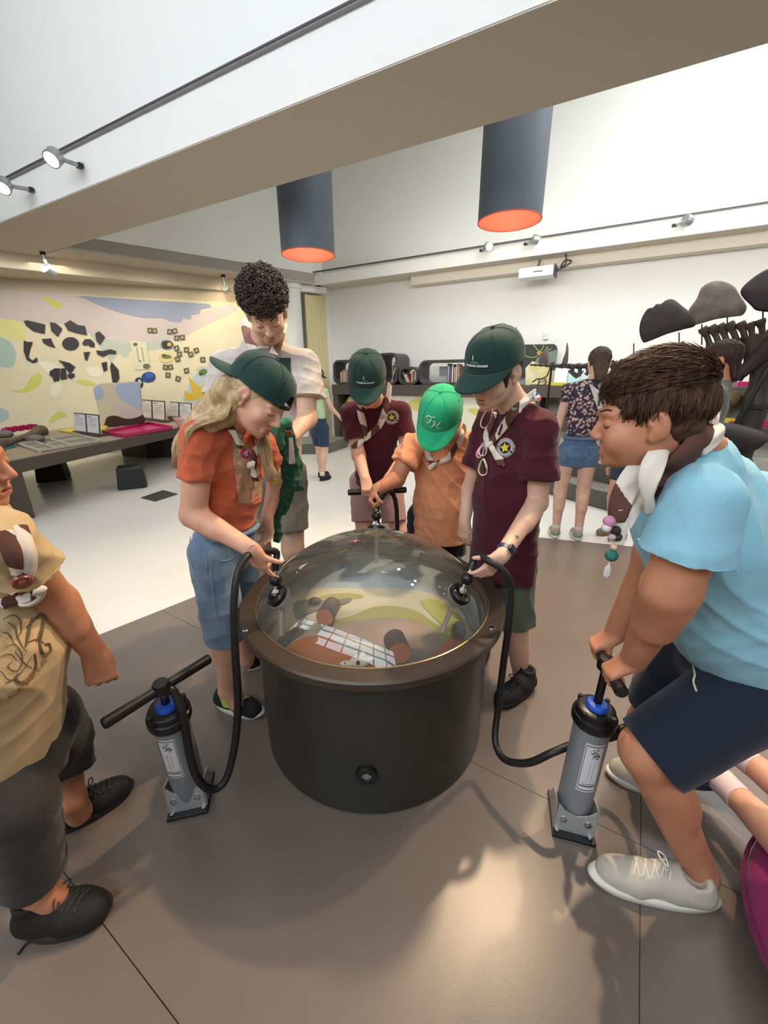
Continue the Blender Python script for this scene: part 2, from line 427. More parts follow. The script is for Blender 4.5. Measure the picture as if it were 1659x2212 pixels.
# ------------------------------------------------------------------ mural: painted areas and puzzle pieces
def mu(x, y, off): return onpl(x / 3.318, 600 + y / 3.318, mp + mn * off, mn)
def patch(pts, off, th): return MB().prism([mu(x, y, off) for x, y in pts], mn * th)
def smooth2(pts, k=5):
    n = len(pts); out = []
    for i in range(n):
        p0, p1, p2, p3 = [np.array(pts[(i + d) % n], float) for d in (-1, 0, 1, 2)]
        for j in range(k):
            t = j / k
            out.append(tuple(.5 * (2 * p1 + (p2 - p0) * t + (2 * p0 - 5 * p1 + 4 * p2 - p3) * t * t + (3 * p1 - p0 - 3 * p2 + p3) * t ** 3)))
    return out
mural = bpy.data.objects['wall_mural']
paints = [
 ('#c9bdb9', [(-80, 96), (555, 128), (700, 190), (900, 250), (1180, 280), (1400, 260), (1530, 215), (1640, 190), (1700, 230), (1480, 340), (1300, 430), (1080, 465), (900, 460), (740, 420), (640, 395), (450, 330), (0, 290)]),
 ('#b7c1b1', [(640, 395), (740, 425), (900, 462), (1080, 468), (1180, 430), (1225, 450), (1180, 500), (1060, 525), (950, 520), (905, 575), (850, 550), (800, 600), (760, 560), (700, 480)]),
 ('#a9bdb4', [(-30, 430), (60, 450), (110, 520), (110, 600), (70, 645), (-30, 610)]),
 ('#a9bdc0', [(-30, 940), (50, 950), (60, 1010), (-30, 1040)]),
 ('#c6c864', [(300, 138), (370, 150), (420, 180), (445, 205), (410, 225), (370, 195)]),
 ('#c8cc6c', [(215, 720), (260, 690), (300, 700), (290, 760), (230, 805), (150, 825), (40, 795), (130, 808), (190, 770)]),
 ('#c8cc6c', [(350, 1025), (400, 970), (450, 960), (480, 990), (420, 1010), (370, 1045)]),
 ('#c8cc6c', [(545, 735), (620, 735), (690, 765), (640, 775), (580, 765)]),
 ('#d8d490', [(0, 300), (120, 310), (180, 380), (160, 450), (60, 430), (-20, 380)]),
 ('#e6e0cc', [(620, 650), (700, 640), (740, 670), (720, 705), (650, 705)]),
 ('#e6e0cc', [(360, 780), (420, 750), (440, 800), (400, 850), (365, 830)]),
 ('#e8e2d0', [(280, 610), (340, 600), (420, 640), (440, 690), (400, 700), (330, 670)]),
 ('#b9c4c8', [(1330, 890), (1340, 800), (1390, 700), (1430, 680), (1640, 640), (1660, 900)]),
]
blue_pts = [(555, 128), (1500, 188), (1522, 212), (1440, 225), (1430, 255), (1370, 265), (1365, 298), (1310, 290), (1290, 320), (1210, 310), (1180, 290), (1020, 285), (880, 255), (760, 215), (650, 170)]
for i, (c_, pts) in enumerate(paints):
    patch(smooth2(pts), .0006 + .0004 * i, .0004).build('painted_area', mat('mural_' + c_[1:] + str(i), c_, .85), mural)
patch(blue_pts, .007, .0006).build('painted_area', mat('mural_blue', '#98a2b8', .85), mural)
patch([(1320, 810), (1380, 830), (1350, 710), (1440, 790), (1480, 710), (1510, 800), (1420, 870), (1330, 885)], .008, .0006).build('painted_flower', mat('mural_yellow', '#cfae3c', .85), mural)
M_piece = mat('dark_magnet_board', '#2a2026', .5)
pieces = [
 ('dark magnetic bone piece shaped like a long snout, topmost and furthest out', [(170, 310), (200, 305), (325, 335), (320, 403), (240, 385), (190, 345)]),
 ('dark magnetic bone piece shaped like a leaf beside the long snout', [(358, 318), (400, 325), (443, 360), (440, 385), (425, 400), (422, 422), (408, 418), (370, 385)]),
 ('dark magnetic bone piece with a peaked upper edge', [(460, 330), (505, 305), (560, 340), (607, 345), (625, 412), (560, 400), (490, 380)]),
 ('dark magnetic bone piece shaped like a kite', [(683, 400), (710, 383), (754, 425), (718, 480), (693, 455)]),
 ('dark magnetic bone piece shaped like a shark fin', [(300, 440), (365, 435), (380, 470), (397, 503), (350, 490), (315, 470)]),
 ('round dark magnetic bone piece in the middle of the cluster', [(506 + 60 * math.cos(t * PI / 8), 473 + 48 * math.sin(t * PI / 8)) for t in range(16)]),
 ('dark magnetic bone piece like a domed helmet', [(590, 470), (610, 440), (650, 440), (678, 470), (678, 497), (640, 495), (640, 483), (600, 485)]),
 ('dark magnetic bone piece curved like a hook', [(172, 450), (200, 460), (235, 460), (215, 520), (205, 570), (235, 595), (265, 570), (268, 600), (240, 612), (195, 590), (172, 530)]),
 ('flat dark magnetic bone piece like a boot lying down', [(690, 520), (740, 525), (790, 512), (833, 525), (830, 547), (780, 545), (740, 567), (700, 550)]),
 ('small dark magnetic bone piece like a funnel', [(600, 535), (645, 530), (625, 595), (612, 590)]),
 ('dark magnetic bone piece with a long pointed arm', [(418, 590), (500, 610), (540, 640), (505, 690), (470, 650), (450, 620)]),
 ('dark magnetic bone piece with ragged outer edge, lowest on the window side', [(358, 670), (395, 648), (432, 650), (425, 735), (390, 745), (375, 710), (357, 700)]),
 ('narrow upright dark magnetic bone piece between two others', [(440, 650), (470, 648), (480, 725), (440, 732), (432, 700)]),
 ('small low dark magnetic bone piece beneath the pointed arm', [(485, 690), (530, 685), (538, 705), (510, 725), (488, 715)]),
 ('small upright dark magnetic bone piece beside the tall crescent', [(728, 610), (765, 602), (770, 660), (745, 673)]),
 ('tall dark crescent magnetic bone piece with a notched inner edge', [(800, 603), (850, 660), (855, 720), (838, 755), (808, 750), (800, 700), (790, 640)]),
]
for lab, pts in pieces:
    c0 = mu(pts[0][0], pts[0][1], .02)
    o = patch(pts, .009, .012).build('puzzle_piece', M_piece, loc=c0)
    tag(o, lab, 'magnet', 'bone puzzle pieces on the mural')
M_tile = mat('photo_tile_dark', '#3c3a2c', .5, col2='#8a8452', scale=30)
M_tfr = mat('photo_tile_edge', '#55503c', .6)
TL = ['first of the top pair over the legend board', 'second of the top pair over the legend board', 'upper pair over the dark creature, outer one', 'upper pair over the dark creature, teenager side', 'tilted, just above the dark creature', 'tilted pair above the dark creature, teenager side', 'right beside the dark creature', 'in the row beside the dark creature, middle', 'in the row beside the dark creature, far end', 'touching the tile beneath the dark creature row', 'below the middle tile of the row', 'beside the pale yellow oval', 'alone above the green reptile by the flower', 'under the pale yellow oval, outer of a pair', 'under the pale yellow oval, inner of a pair', 'alone under the middle of the row', 'second lowest of all, tilted', 'lowest of all']
tiles = [(1075, 378), (1108, 380), (1216, 387), (1252, 382), (1266, 432), (1307, 428), (1266, 505), (1336, 516), (1407, 521), (1286, 547), (1367, 550), (1273, 583), (1453, 587), (1186, 641), (1222, 640), (1337, 666), (1204, 698), (1276, 724)]
for i, (x, y) in enumerate(tiles):
    a = random.uniform(-.35, .35); s = 18
    q = lambda k, s=s, a=a, x=x, y=y: [(x + s * (cx * math.cos(a) - cy * math.sin(a)) * k, y + s * 1.05 * (cx * math.sin(a) + cy * math.cos(a)) * k) for cx, cy in ((-1, -1), (1, -1), (1, 1), (-1, 1))]
    t = thing('photo_tile', mu(x, y, .01), 'small square dark photo tile, ' + TL[i], 'tile', 'photo tiles on the mural')
    patch(q(1.0), .009, .006).build('tile_frame', M_tfr, t)
    patch(q(.8), .015, .001).build('tile_print', M_tile, t)
    patch([(x - 5, y - 6), (x + 5, y - 6), (x + 5, y + 6), (x - 5, y + 6)], .016, .001).build('tile_mark', mat('tile_mark_pale', '#c9c4a0', .6), t)
# legend board and animal cut-outs
t = thing('legend_board', mu(1000, 560, .01), 'pale translucent legend board with faint drawings on the mural', 'board')
patch([(935, 450), (1048, 462), (1080, 655), (965, 660)], .010, .004).build('board_sheet', mat('legend_sheet', '#d5d2ae', .5), t)
for k, (x, y, sx, sy) in enumerate([(970, 478, 17, 14), (1050, 635, 26, 20), (1005, 598, 7, 7)]):
    patch([(x + sx * math.cos(u * PI / 5), y + sy * math.sin(u * PI / 5)) for u in range(10)], .015, .001).build('board_drawing', mat('legend_ink', '#6b6a55', .7), t)
for k in range(6):
    patch([(975 + 12 * (k % 2) * 3 + k, 500 + 0 * k), (980 + 36 * (k % 2) + k, 500), (995 + 36 * (k % 2) + k, 600), (990 + 36 * (k % 2) + k, 600)], .015 + .0002 * k, .0008).build('board_text', mat('legend_text', '#a9a78e', .8), t)
def cut(name, lab, cat, parts):
    x, y = parts[0][1][0]
    t = thing(name, mu(x, y, .01), lab, cat)
    for i, (c_, pts) in enumerate(parts):
        patch(smooth2(pts, 4), .009 + .003 * i, .003).build('cutout_layer', mat('cut_' + c_[1:], c_, .6), t)
def blob(x, y, rx, ry, n=9, j=.18): return [(x + rx * math.cos(2 * PI * k / n) * random.uniform(1 - j, 1 + j), y + ry * math.sin(2 * PI * k / n) * random.uniform(1 - j, 1 + j)) for k in range(n)]
cut('animal_cutout', 'dark and yellow creature cut-out among the photo tiles, the upper one', 'cutout', [('#8f99a5', blob(1195, 480, 52, 40)), ('#2c2a22', blob(1197, 480, 40, 32)), ('#c9b545', blob(1215, 478, 16, 14))])
cut('animal_cutout', 'green reptile cut-out on a pale yellow oval below the dark one', 'cutout', [('#d9c98a', blob(1190, 573, 54, 36, j=.02)), ('#6d7a3a', blob(1195, 565, 34, 16)), ('#3b4528', blob(1175, 556, 14, 9))])
cut('animal_cutout', 'green reptile cut-out beside the yellow flower', 'cutout', [('#b9bfb9', blob(1455, 670, 45, 40)), ('#5d7a2c', blob(1455, 678, 32, 22)), ('#2c3a1c', blob(1440, 690, 14, 9))])
cut('animal_cutout', 'royal blue winged cut-out behind the painted board', 'cutout', [('#27407e', blob(1065, 712, 52, 38, j=.05)), ('#3c5ba4', blob(1070, 700, 32, 20))])
cut('animal_cutout', 'black and white round cut-out touching the blue one', 'cutout', [('#222228', blob(995, 755, 32, 40, j=.05)), ('#b8b8b8', blob(1000, 750, 14, 20))])

# ------------------------------------------------------------------ low exhibit table at the left with its stools
TZ = .62
tf0 = atZ(18, 998, TZ); tf1 = atZ(374, 927, TZ); tf1 = tf1 + (tf1 - tf0).normalized() * 1.1
fdir = (tf1 - tf0).normalized(); tleft = Vector((-fdir.y, fdir.x, 0))
n0 = tf0 - fdir * 1.6
TW = 1.9
M_tab = mat('dark_taupe_laminate', '#4b423a', .45)
M_tabtop = mat('tan_table_print', '#a58a6c', .5, col2='#8b8272', scale=1.2)
t = thing('exhibit_table', (tf0.x, tf0.y, 0), 'long low exhibit table with dark taupe sides below the mural', 'table')
MB().prism([n0 + Vector((0, 0, -.13)), tf1 + Vector((0, 0, -.13)), tf1 + tleft * TW + Vector((0, 0, -.13)), n0 + tleft * TW + Vector((0, 0, -.13))], (0, 0, .13)).build('table_body', M_tab, t, bevel=.004)
MB().prism([n0 + tleft * .03, tf1 - fdir * .03 + tleft * .03, tf1 - fdir * .03 + tleft * (TW - .03), n0 + tleft * (TW - .03)], (0, 0, .004)).build('tabletop', M_tabtop, t)
lp = tf0 + tleft * .1 - fdir * .05
def legp(px, w):
    MB().prism([Vector((px.x, px.y, 0)) - fdir * w + tleft * .02, Vector((px.x, px.y, 0)) + fdir * w + tleft * .02, Vector((px.x, px.y, 0)) + fdir * w + tleft * (TW - .2), Vector((px.x, px.y, 0)) - fdir * w + tleft * (TW - .2)], (0, 0, TZ - .12)).build('leg', M_tab, t, bevel=.004)
legp(tf0 - fdir * .1, .22); legp(tf1 - fdir * .15, .12)


def stool(px, py, w, lab, rot=.3):
    c = atZ(px, py, 0); a = Vector((math.cos(rot), math.sin(rot), 0)); b = Vector((-a.y, a.x, 0))
    t = thing('cube_stool', c, lab, 'stool')
    v = []
    h = w * .82
    for z, k in ((0, 1.0), (h * .95, .86), (h, .82)):
        v += [c + a * sx * w / 2 * k + b * sy * w / 2 * k + Vector((0, 0, z)) for sx, sy in ((-1, -1), (1, -1), (1, 1), (-1, 1))]
    f = [(3, 2, 1, 0), (8, 9, 10, 11)] + [(i * 4 + j, i * 4 + (j + 1) % 4, i * 4 + 4 + (j + 1) % 4, i * 4 + 4 + j) for i in (0, 1) for j in range(4)]
    MB().add(v, f).build('stool_body', mat('black_foam', '#131312', .55), t, bevel=.02)
    MB().lathe(c + Vector((0, 0, h)), [(.001, .001), (.035, .001), (.04, .0)], 16).build('grip_hole', mat('hole_black', '#040404', .9), t)
    return t
stool(288, 1050, .34, 'black cube stool standing free on the white floor beside the floor hatch', .5)
stool(118, 1035, .36, 'black cube stool half under the near end of the exhibit table', .5)
stool(340, 985, .36, 'black cube stool under the far end of the exhibit table', .5)
hp = [atZ(x, y, 0) for x, y in ((304, 1075), (352, 1059), (384, 1067), (335, 1083))]
t = thing('floor_hatch', hp[0], 'flat dark service hatch let into the white floor', 'hatch')
MB().prism([Vector((p.x, p.y, -.004)) for p in hp], (0, 0, .007)).build('hatch_lid', mat('hatch_dark', '#3c3b38', .4), t)
MB().prism([Vector((p.x * .99 + hp[0].x * .01, p.y, .003)) for p in [(hp[0] * .8 + hp[2] * .2), (hp[1] * .8 + hp[3] * .2), (hp[2] * .8 + hp[0] * .2), (hp[3] * .8 + hp[1] * .2)]], (0, 0, .002)).build('hatch_insert', mat('hatch_insert', '#4a4945', .3), t)

# things on the table
M_pink = mat('magenta_plastic', '#b5105c', .4)
def traybox(name, lab, cat, pix, z, h, m, wall=.012, floor_m=None, inner=()):
    P = [atZ(x, y, z) for x, y in pix]; c = sum(P, Vector()) / 4
    t = thing(name, (c.x, c.y, z), lab, cat)
    MB().prism(P, (0, 0, .008)).build('tray_floor', floor_m or m, t)
    for i in range(4):
        a, b = P[i], P[(i + 1) % 4]; n = Vector(((b - a).y, -(b - a).x, 0)).normalized() * wall
        MB().prism([a, b, b - n, a - n], (0, 0, h)).build('tray_side', m, t)
    for u, w in inner:
        a = P[u].lerp(P[(u + 1) % 4], w); b = P[(u + 3) % 4].lerp(P[(u + 2) % 4], w)
        n = (b - a).cross(Vector((0, 0, 1))).normalized() * wall * .5
        MB().prism([a - n, b - n, b + n, a + n], (0, 0, h * .9)).build('divider', m, t)
    return t
traybox('magenta_tray', 'shallow magenta plastic tray near the far end of the exhibit table', 'tray', [(222, 938), (268, 946), (374, 927), (322, 917)], TZ + .005, .05, M_pink, .02)
traybox('sample_tray', 'pale divided sample tray lying on the near half of the exhibit table', 'tray', [(38, 962), (86, 978), (222, 955), (170, 941)], TZ + .005, .03, mat('pale_grey_frame', '#b9b2a2', .5), .02, mat('glassy_tray_floor', '#7d7466', .2), [(0, .5), (1, .5), (1, .25)])
def info(x0, x1, yb, yt, Z, lab, n=2):
    p0 = atZ(x0, yb, Z); p1 = atZ(x1, yb + (x1 - x0) * .14, Z)
    d = p1 - p0; L = d.length; d.normalize(); nn = Vector((d.y, -d.x, 0))
    h = (yb - yt) / FPX * p0.y * 1.0
    t = thing('info_stand', (p0 + p1) / 2, lab, 'sign')
    MB().box((p0 + p1) / 2 + Vector((0, 0, .02)), d * L / 2, nn * .06, (0, 0, .02)).build('stand_foot', M_tab, t)
    for k in range(n):
        c = p0 + d * L * (k + .5) / n + Vector((0, 0, h / 2 + .03)); up = (Vector((0, 0, 1)) - nn * .15).normalized()
        b = MB().box(c, d * L / n * .48, nn * .006, up * h / 2).build('sign_panel', mat('sign_dark', '#4e4a47', .5), t, bevel=.003)
        MB().box(c + nn * .008, d * L / n * .43, nn * .002, up * h * .44).build('paper', mat('sign_paper', '#e4e2e2', .6), b)
        for q in range(5):
            MB().box(c + nn * .0105 + up * h * (.25 - q * .09), d * L / n * (.34 - .05 * (q % 3)), nn * .0006, up * h * .012).build('text_line', mat('sign_text', '#9a9796', .7), b)
        MB().box(c + nn * .0105 + up * h * .36 - d * L / n * .2, d * L / n * .16, nn * .0006, up * h * .016).build('text_heading', mat('sign_head', '#b03050', .7), b)
info(167, 222, 936, 897, TZ, 'double info stand with two white sheets in front of the magenta tray')
info(308, 362, 906, 868, TZ, 'double info stand with two white sheets behind the painted board')
info(366, 418, 903, 872, TZ, 'low info stand with two white sheets closest to the blonde hair')
# painted curved board
bp_ = [(200, 838), (214, 829), (288, 824), (300, 826), (303, 845), (306, 890), (310, 918), (260, 915), (222, 925), (216, 905)]
bY = atZ(260, 925, TZ).y + .15
bc = atY(260, 925, bY)
t = thing('painted_board', (bc.x, bc.y, TZ), 'tall rounded painted board with blue and brown landscape behind the magenta tray', 'board')
def bpt(x, y, o=0): return atY(x, y, bY - o)
MB().prism([bpt(x, y) for x, y in bp_], (0, .03, 0)).build('board', mat('board_tan', '#c9bfa6', .4), t)
for i, (c_, pts) in enumerate([('#9fb0c8', [(203, 842), (214, 833), (224, 848), (220, 862), (208, 864)]), ('#a3b3cc', [(252, 832), (290, 826), (300, 830), (304, 880), (304, 886), (270, 868), (252, 850)]), ('#c9b7b4', [(245, 872), (300, 892), (305, 905), (270, 900)]), ('#3c1d1a', [(226, 915), (232, 901), (250, 898), (275, 905), (300, 900), (309, 896), (310, 917), (262, 920), (228, 927)])]):
    MB().prism([bpt(x, y, .002 + .002 * i) for x, y in smooth2(pts, 3)], (0, .0015, 0)).build('board_paint', mat('bp_' + c_[1:], c_, .5), t)
# bone, pink jigsaw strip, yellow strip, small stones, tray of light blue, head behind (kept as plain objects)
M_bone = mat('fossil_brown', '#5c4c3e', .7, var=.3, scale=12, bump=.3, bscale=40)
p = [atZ(x, y, TZ + .06) for x, y in ((-10, 962), (30, 952), (60, 942), (85, 932), (102, 930))]
o = MB().tube(spline([tuple(q) for q in p], 5), [.075, .06, .05, .045, .04, .036, .036, .036, .038, .04, .042, .045, .05, .06, .075, .085, .085, .08, .075, .07, .05][:21], 12).build('thigh_bone', M_bone, smooth=True, loc=p[2])
tag(o, 'long brown fossil thigh bone cast lying on the exhibit table', 'bone')
o = MB()
for k in range(9):
    q = atZ(12 + k * 8, 935 - k * 1.2, TZ + .02)
    o.box(q + Vector((0, 0, .03 + .012 * (k % 2))), (.035, 0, 0), (0, .02, 0), (0, 0, .035))
o = o.build('jigsaw_strip', M_pink, loc=atZ(40, 935, TZ)); tag(o, 'row of magenta toothed blocks behind the fossil bone', 'blocks')
q = [atZ(x, y, TZ + .006) for x, y in ((125, 932), (170, 925), (235, 920), (228, 930), (165, 938))]
o = MB().prism(q, (0, 0, .02)).build('yellow_shape', mat('yellow_print', '#c9b23a', .6), loc=q[0]); tag(o, 'flat yellow shape on the exhibit table beneath the info stand', 'cutout')
q = [atZ(x, y, TZ + .006) for x, y in ((-5, 968), (30, 962), (34, 966), (0, 974))]
o = MB().prism(q, (0, 0, .015)).build('teal_strip', mat('teal_print', '#2f7f8c', .5), loc=q[0]); tag(o, 'thin teal strip at the near edge of the exhibit table', 'strip')
M_stone = mat('grey_stone', '#6e675d', .8, var=.2, scale=20)
for x, y, r, lab in ((75, 948, .09, 'grey-brown rounded stone on the table beside the sample tray'), (6, 938, .1, 'brown rounded stone at the picture edge of the exhibit table'), (382, 905, .08, 'brown rock beside the far end of the exhibit table, close to the pink bowl')):
    c = atZ(x, y, TZ + r * .5); o = MB().ball(c, r, rad=(r * 1.3, r, r * .6))
    o = o.build('stone', M_stone, smooth=True, loc=c); tag(o, lab, 'stone')
c = atZ(396, 910, TZ + .09)
o = MB().lathe(c, [(.001, -.09), (.09, -.09), (.15, .05), (.14, .05), (.09, -.07), (.001, -.07)], 24).build('pink_bowl', mat('pale_pink', '#dba8a4', .5), smooth=True, loc=c); tag(o, 'pale pink bowl at the far end of the exhibit table', 'bowl')
# ------------------------------------------------------------------ counter and shelving along the far wall
VC = 7.30
CT = 1.25
def ux(x, v, y=830): p = on_v(x, y, v); return p.dot(A)
uL, uM, uR = ux(716, VC), ux(1160, VC), 9.0
M_counter = mat('counter_taupe', '#4c443d', .45)
M_creampanel = mat('cream_panel', '#dcd8c4', .7)
t = thing('long_counter', uv(uL, VC), 'long dark taupe counter against the far wall with cream front', 'counter')
MB().box(uv((uL + uM) / 2, VC + .38, CT - .1), A * (uM - uL) / 2, B * .38, (0, 0, .1)).build('worktop', M_counter, t, bevel=.004)
MB().box(uv((uL + .75 + uM) / 2, VC + .42, (CT - .2) / 2), A * (uM - uL - .75) / 2, B * .34, (0, 0, (CT - .2) / 2 - .001)).build('front_panel', M_creampanel, t)
for du in (.0, .62):
    MB().box(uv(uL + .06 + du, VC + .4, (CT - .2) / 2), A * .06, B * .36, (0, 0, (CT - .2) / 2 - .001)).build('side_panel', M_counter, t)
MB().box(uv(uL + .36, VC + .73, (CT - .2) / 2), A * .3, B * .02, (0, 0, .5)).build('back_panel', M_counter, t)
MB().box(uv(uL + .36, VC + .42, .3), A * .28, B * .3, (0, 0, .02)).build('low_shelf', M_counter, t)
for i, (c_, pts) in enumerate([('#c9c26a', [(880, 872), (905, 858), (930, 862), (935, 880), (905, 890)]), ('#c8c86a', [(1010, 885), (1030, 882), (1045, 890), (1070, 880), (1100, 886), (1100, 905), (1040, 900)]), ('#b5b592', [(1110, 870), (1150, 862), (1160, 885), (1120, 900)])]):
    MB().prism([on_v(x, y, VC + .078) for x, y in smooth2(pts, 3)], B * -.003).build('panel_drawing', mat('pd_' + c_[1:], c_, .7), t)
c = uv(uL + .36, VC + .35, .70)
o = MB().lathe(c, [(.001, -.36), (.15, -.36), (.21, -.2), (.23, 0), (.21, .2), (.14, .31), (.001, .33)], 14).build('yellow_sack', mat('sack_yellow', '#a8a052', .35, col2='#d2cb8c', scale=14), smooth=True, loc=c)
tag(o, 'bulging translucent yellow sack in the open end of the counter', 'sack')

t = thing('exhibit_shelving', uv(uM, VC), 'dark stepped shelving along the far wall behind the dinosaur skeleton', 'shelving')
MB().box(uv((uM + uR) / 2, VC + .38, CT - .1), A * (uR - uM) / 2, B * .38, (0, 0, .09)).build('top_shelf', M_counter, t, bevel=.004)
MB().box(uv((uM + uR) / 2, VC + .2, .66), A * (uR - uM) / 2, B * .55, (0, 0, .09)).build('middle_shelf', M_counter, t, bevel=.004)
MB().box(uv((uM + uR) / 2, VC + .36, .28), A * (uR - uM) / 2, B * .3, (0, 0, .28)).build('base_panel', M_creampanel, t)
MB().box(uv((uM + uR) / 2, VC + .7, .95), A * (uR - uM) / 2, B * .03, (0, 0, .2)).build('back_panel', M_creampanel, t)
for k in range(6):
    MB().box(uv(uM + .04 + k * 1.25, VC + .35, .95), A * .03, B * .3, (0, 0, .2)).build('upright', M_counter, t)
for x0, x1, Z, lab in ((1590, 1640, CT, 'magenta tray on the top shelf behind the dinosaur leg'), (1590, 1652, .755, 'long magenta tray on the middle shelf behind the slanted strut')):
    v = VC + .3 if Z > 1 else VC - .1
    a, b = ux(x0, v), ux(x1, v) + .5; c = uv((a + b) / 2, v, Z + .0)
    tt = thing('magenta_tray', c, lab, 'tray')
    MB().box(c + Vector((0, 0, .008)), A * (b - a) / 2, B * .16, (0, 0, .008)).build('tray_floor', M_pink, tt)
    for s in (-1, 1):
        MB().box(c + B * .16 * s + Vector((0, 0, .03)), A * (b - a) / 2, B * .01, (0, 0, .03)).build('tray_side', M_pink, tt)
        MB().box(c + A * (b - a) / 2 * s + Vector((0, 0, .03)), A * .01, B * .16, (0, 0, .03)).build('tray_side', M_pink, tt)
c = on_v(1556, 895, VC - .1); c.z = .75
tt = thing('yellow_tray', c, 'yellow-green open tray on the middle shelf by the bending child', 'tray')
M_yel = mat('yellow_plastic', '#c3bb33', .5)
MB().box(c + Vector((0, 0, .008)), A * .17, B * .15, (0, 0, .008)).build('tray_floor', M_yel, tt)
for s in (-1, 1):
    MB().box(c + B * .15 * s + Vector((0, 0, .04)), A * .17, B * .01, (0, 0, .04)).build('tray_side', M_yel, tt)
    MB().box(c + A * .17 * s + Vector((0, 0, .04)), A * .01, B * .15, (0, 0, .04)).build('tray_side', M_yel, tt)
c = on_v(1212, 828, VC + .2); c.z = CT - .01
o = MB().box(c + Vector((0, 0, .03)), A * .16, B * .12, (0, 0, .025)).build('yellow_box', M_yel, loc=c, bevel=.005); tag(o, 'flat yellow box on the counter under the dinosaur tail', 'box')
for x0, x1, y0, c_, lab in ((1196, 1224, 795, '#eeeef0', 'white upright panel on the counter under the dinosaur tail'), (1226, 1252, 797, '#b8dde4', 'pale blue upright panel on the counter next to the white one'), (1256, 1275, 798, '#cfe6e6', 'very pale blue upright panel behind the flower-shirted woman')):
    a, b = ux(x0, VC + .45), ux(x1, VC + .45); ht = on_v((x0 + x1) / 2, y0, VC + .45).z - CT
    c = uv((a + b) / 2, VC + .45, CT - .01)
    o = MB().box(c + Vector((0, 0, ht / 2)), A * (b - a) / 2, B * .05, (0, 0, ht / 2)).build('upright_panel', mat('up_' + c_[1:], c_, .5), loc=c, bevel=.006); tag(o, lab, 'panel')
# thermostat box on the wall
c = on_v(1180, 724, VW - .015)
t = thing('light_switch', c, 'small white switch box on the far wall above the dark painted panel', 'switch')
MB().box(c, A * .04, B * .015, (0, 0, .07)).build('switch_body', mat('white_plastic', '#e4e4e6', .4), t, bevel=.006)
MB().box(c - B * .018, A * .018, B * .005, (0, 0, .02)).build('switch_key', mat('white_key', '#d0d0d0', .3), t)
# dark painted panel with yellow burst
VP_ = VC + .6
t = thing('nerve_picture', on_v(1165, 800, VP_), 'dark rounded panel with a yellow star-shaped nerve cell, leaning on the far wall', 'panel')
MB().prism([on_v(x, y, VP_) for x, y in ((1060, 746), (1196, 743), (1202, 747), (1204, 755), (1200, 800), (1150, 806), (1060, 830))], B * .03).build('panel_board', mat('panel_dark_green', '#27302c', .5), t)
for i, (c_, pts) in enumerate([('#6f7a74', [(1150, 790), (1160, 773), (1180, 762), (1203, 755), (1202, 790), (1190, 800), (1160, 803)]), ('#d9a63c', [(1165, 757), (1170, 762), (1165, 768), (1159, 762)])]):
    MB().prism([on_v(x, y, VP_ - .002 * (i + 1)) for x, y in pts], B * -.002).build('panel_paint', mat('pp_' + c_[1:], c_, .6), t)
for pts in (((1165, 762), (1158, 752), (1152, 745)), ((1165, 762), (1172, 752), (1175, 744)), ((1165, 762), (1158, 771), (1145, 772), (1132, 768)), ((1165, 762), (1180, 760), (1192, 752))):
    MB().tube(spline([tuple(on_v(x, y, VP_ - .006)) for x, y in pts], 5), .008, 6).build('panel_line', mat('panel_line_green', '#98a84c', .6), t)
o = MB().prism([on_v(x, y, VP_ - .1) for x, y in ((1135, 832), (1135, 795), (1150, 780), (1180, 792), (1195, 800), (1195, 832))], B * .02).build('relief_board', mat('pale_relief', '#ddd9b4', .8, col2='#c9b25a', scale=3), loc=on_v(1165, 832, VP_ - .1)); tag(o, 'pale yellow relief board standing in front of the dark painted panel', 'board')
# small skeleton model on the counter
c = on_v(1170, 828, VC + .15); c.z = CT - .01
t = thing('skeleton_model', c, 'small bronze animal skeleton model on the counter beside the yellow box', 'model')
M_bronze = mat('bronze_model', '#4a463a', .5, .4)
def cz(du, dz, dv=0): return c + A * du + B * dv + Vector((0, 0, dz))
MB().box(cz(0, .012), A * .17, B * .06, (0, 0, .012)).build('plinth', M_bronze, t)
MB().tube(spline([tuple(cz(*p)) for p in ((-.15, .06), (-.08, .11), (0, .12), (.07, .16), (.1, .26), (.12, .34))], 5), .012, 8).build('backbone', M_bronze, t, True)
for k in range(6):
    MB().tube([cz(-.05 + k * .022, .12, .0), cz(-.05 + k * .022, .08, .03), cz(-.05 + k * .022, .05, .0)], .005, 5).build('rib', M_bronze, t)
for a in (-.06, .05):
    for s in (-.03, .03):
        MB().tube([cz(a, .11), cz(a + .02, .06, s), cz(a, .02, s)], .008, 6).build('leg', M_bronze, t)
MB().ball(cz(.13, .36), .03, rad=(.045, .02, .022)).build('skull', M_bronze, t, True)

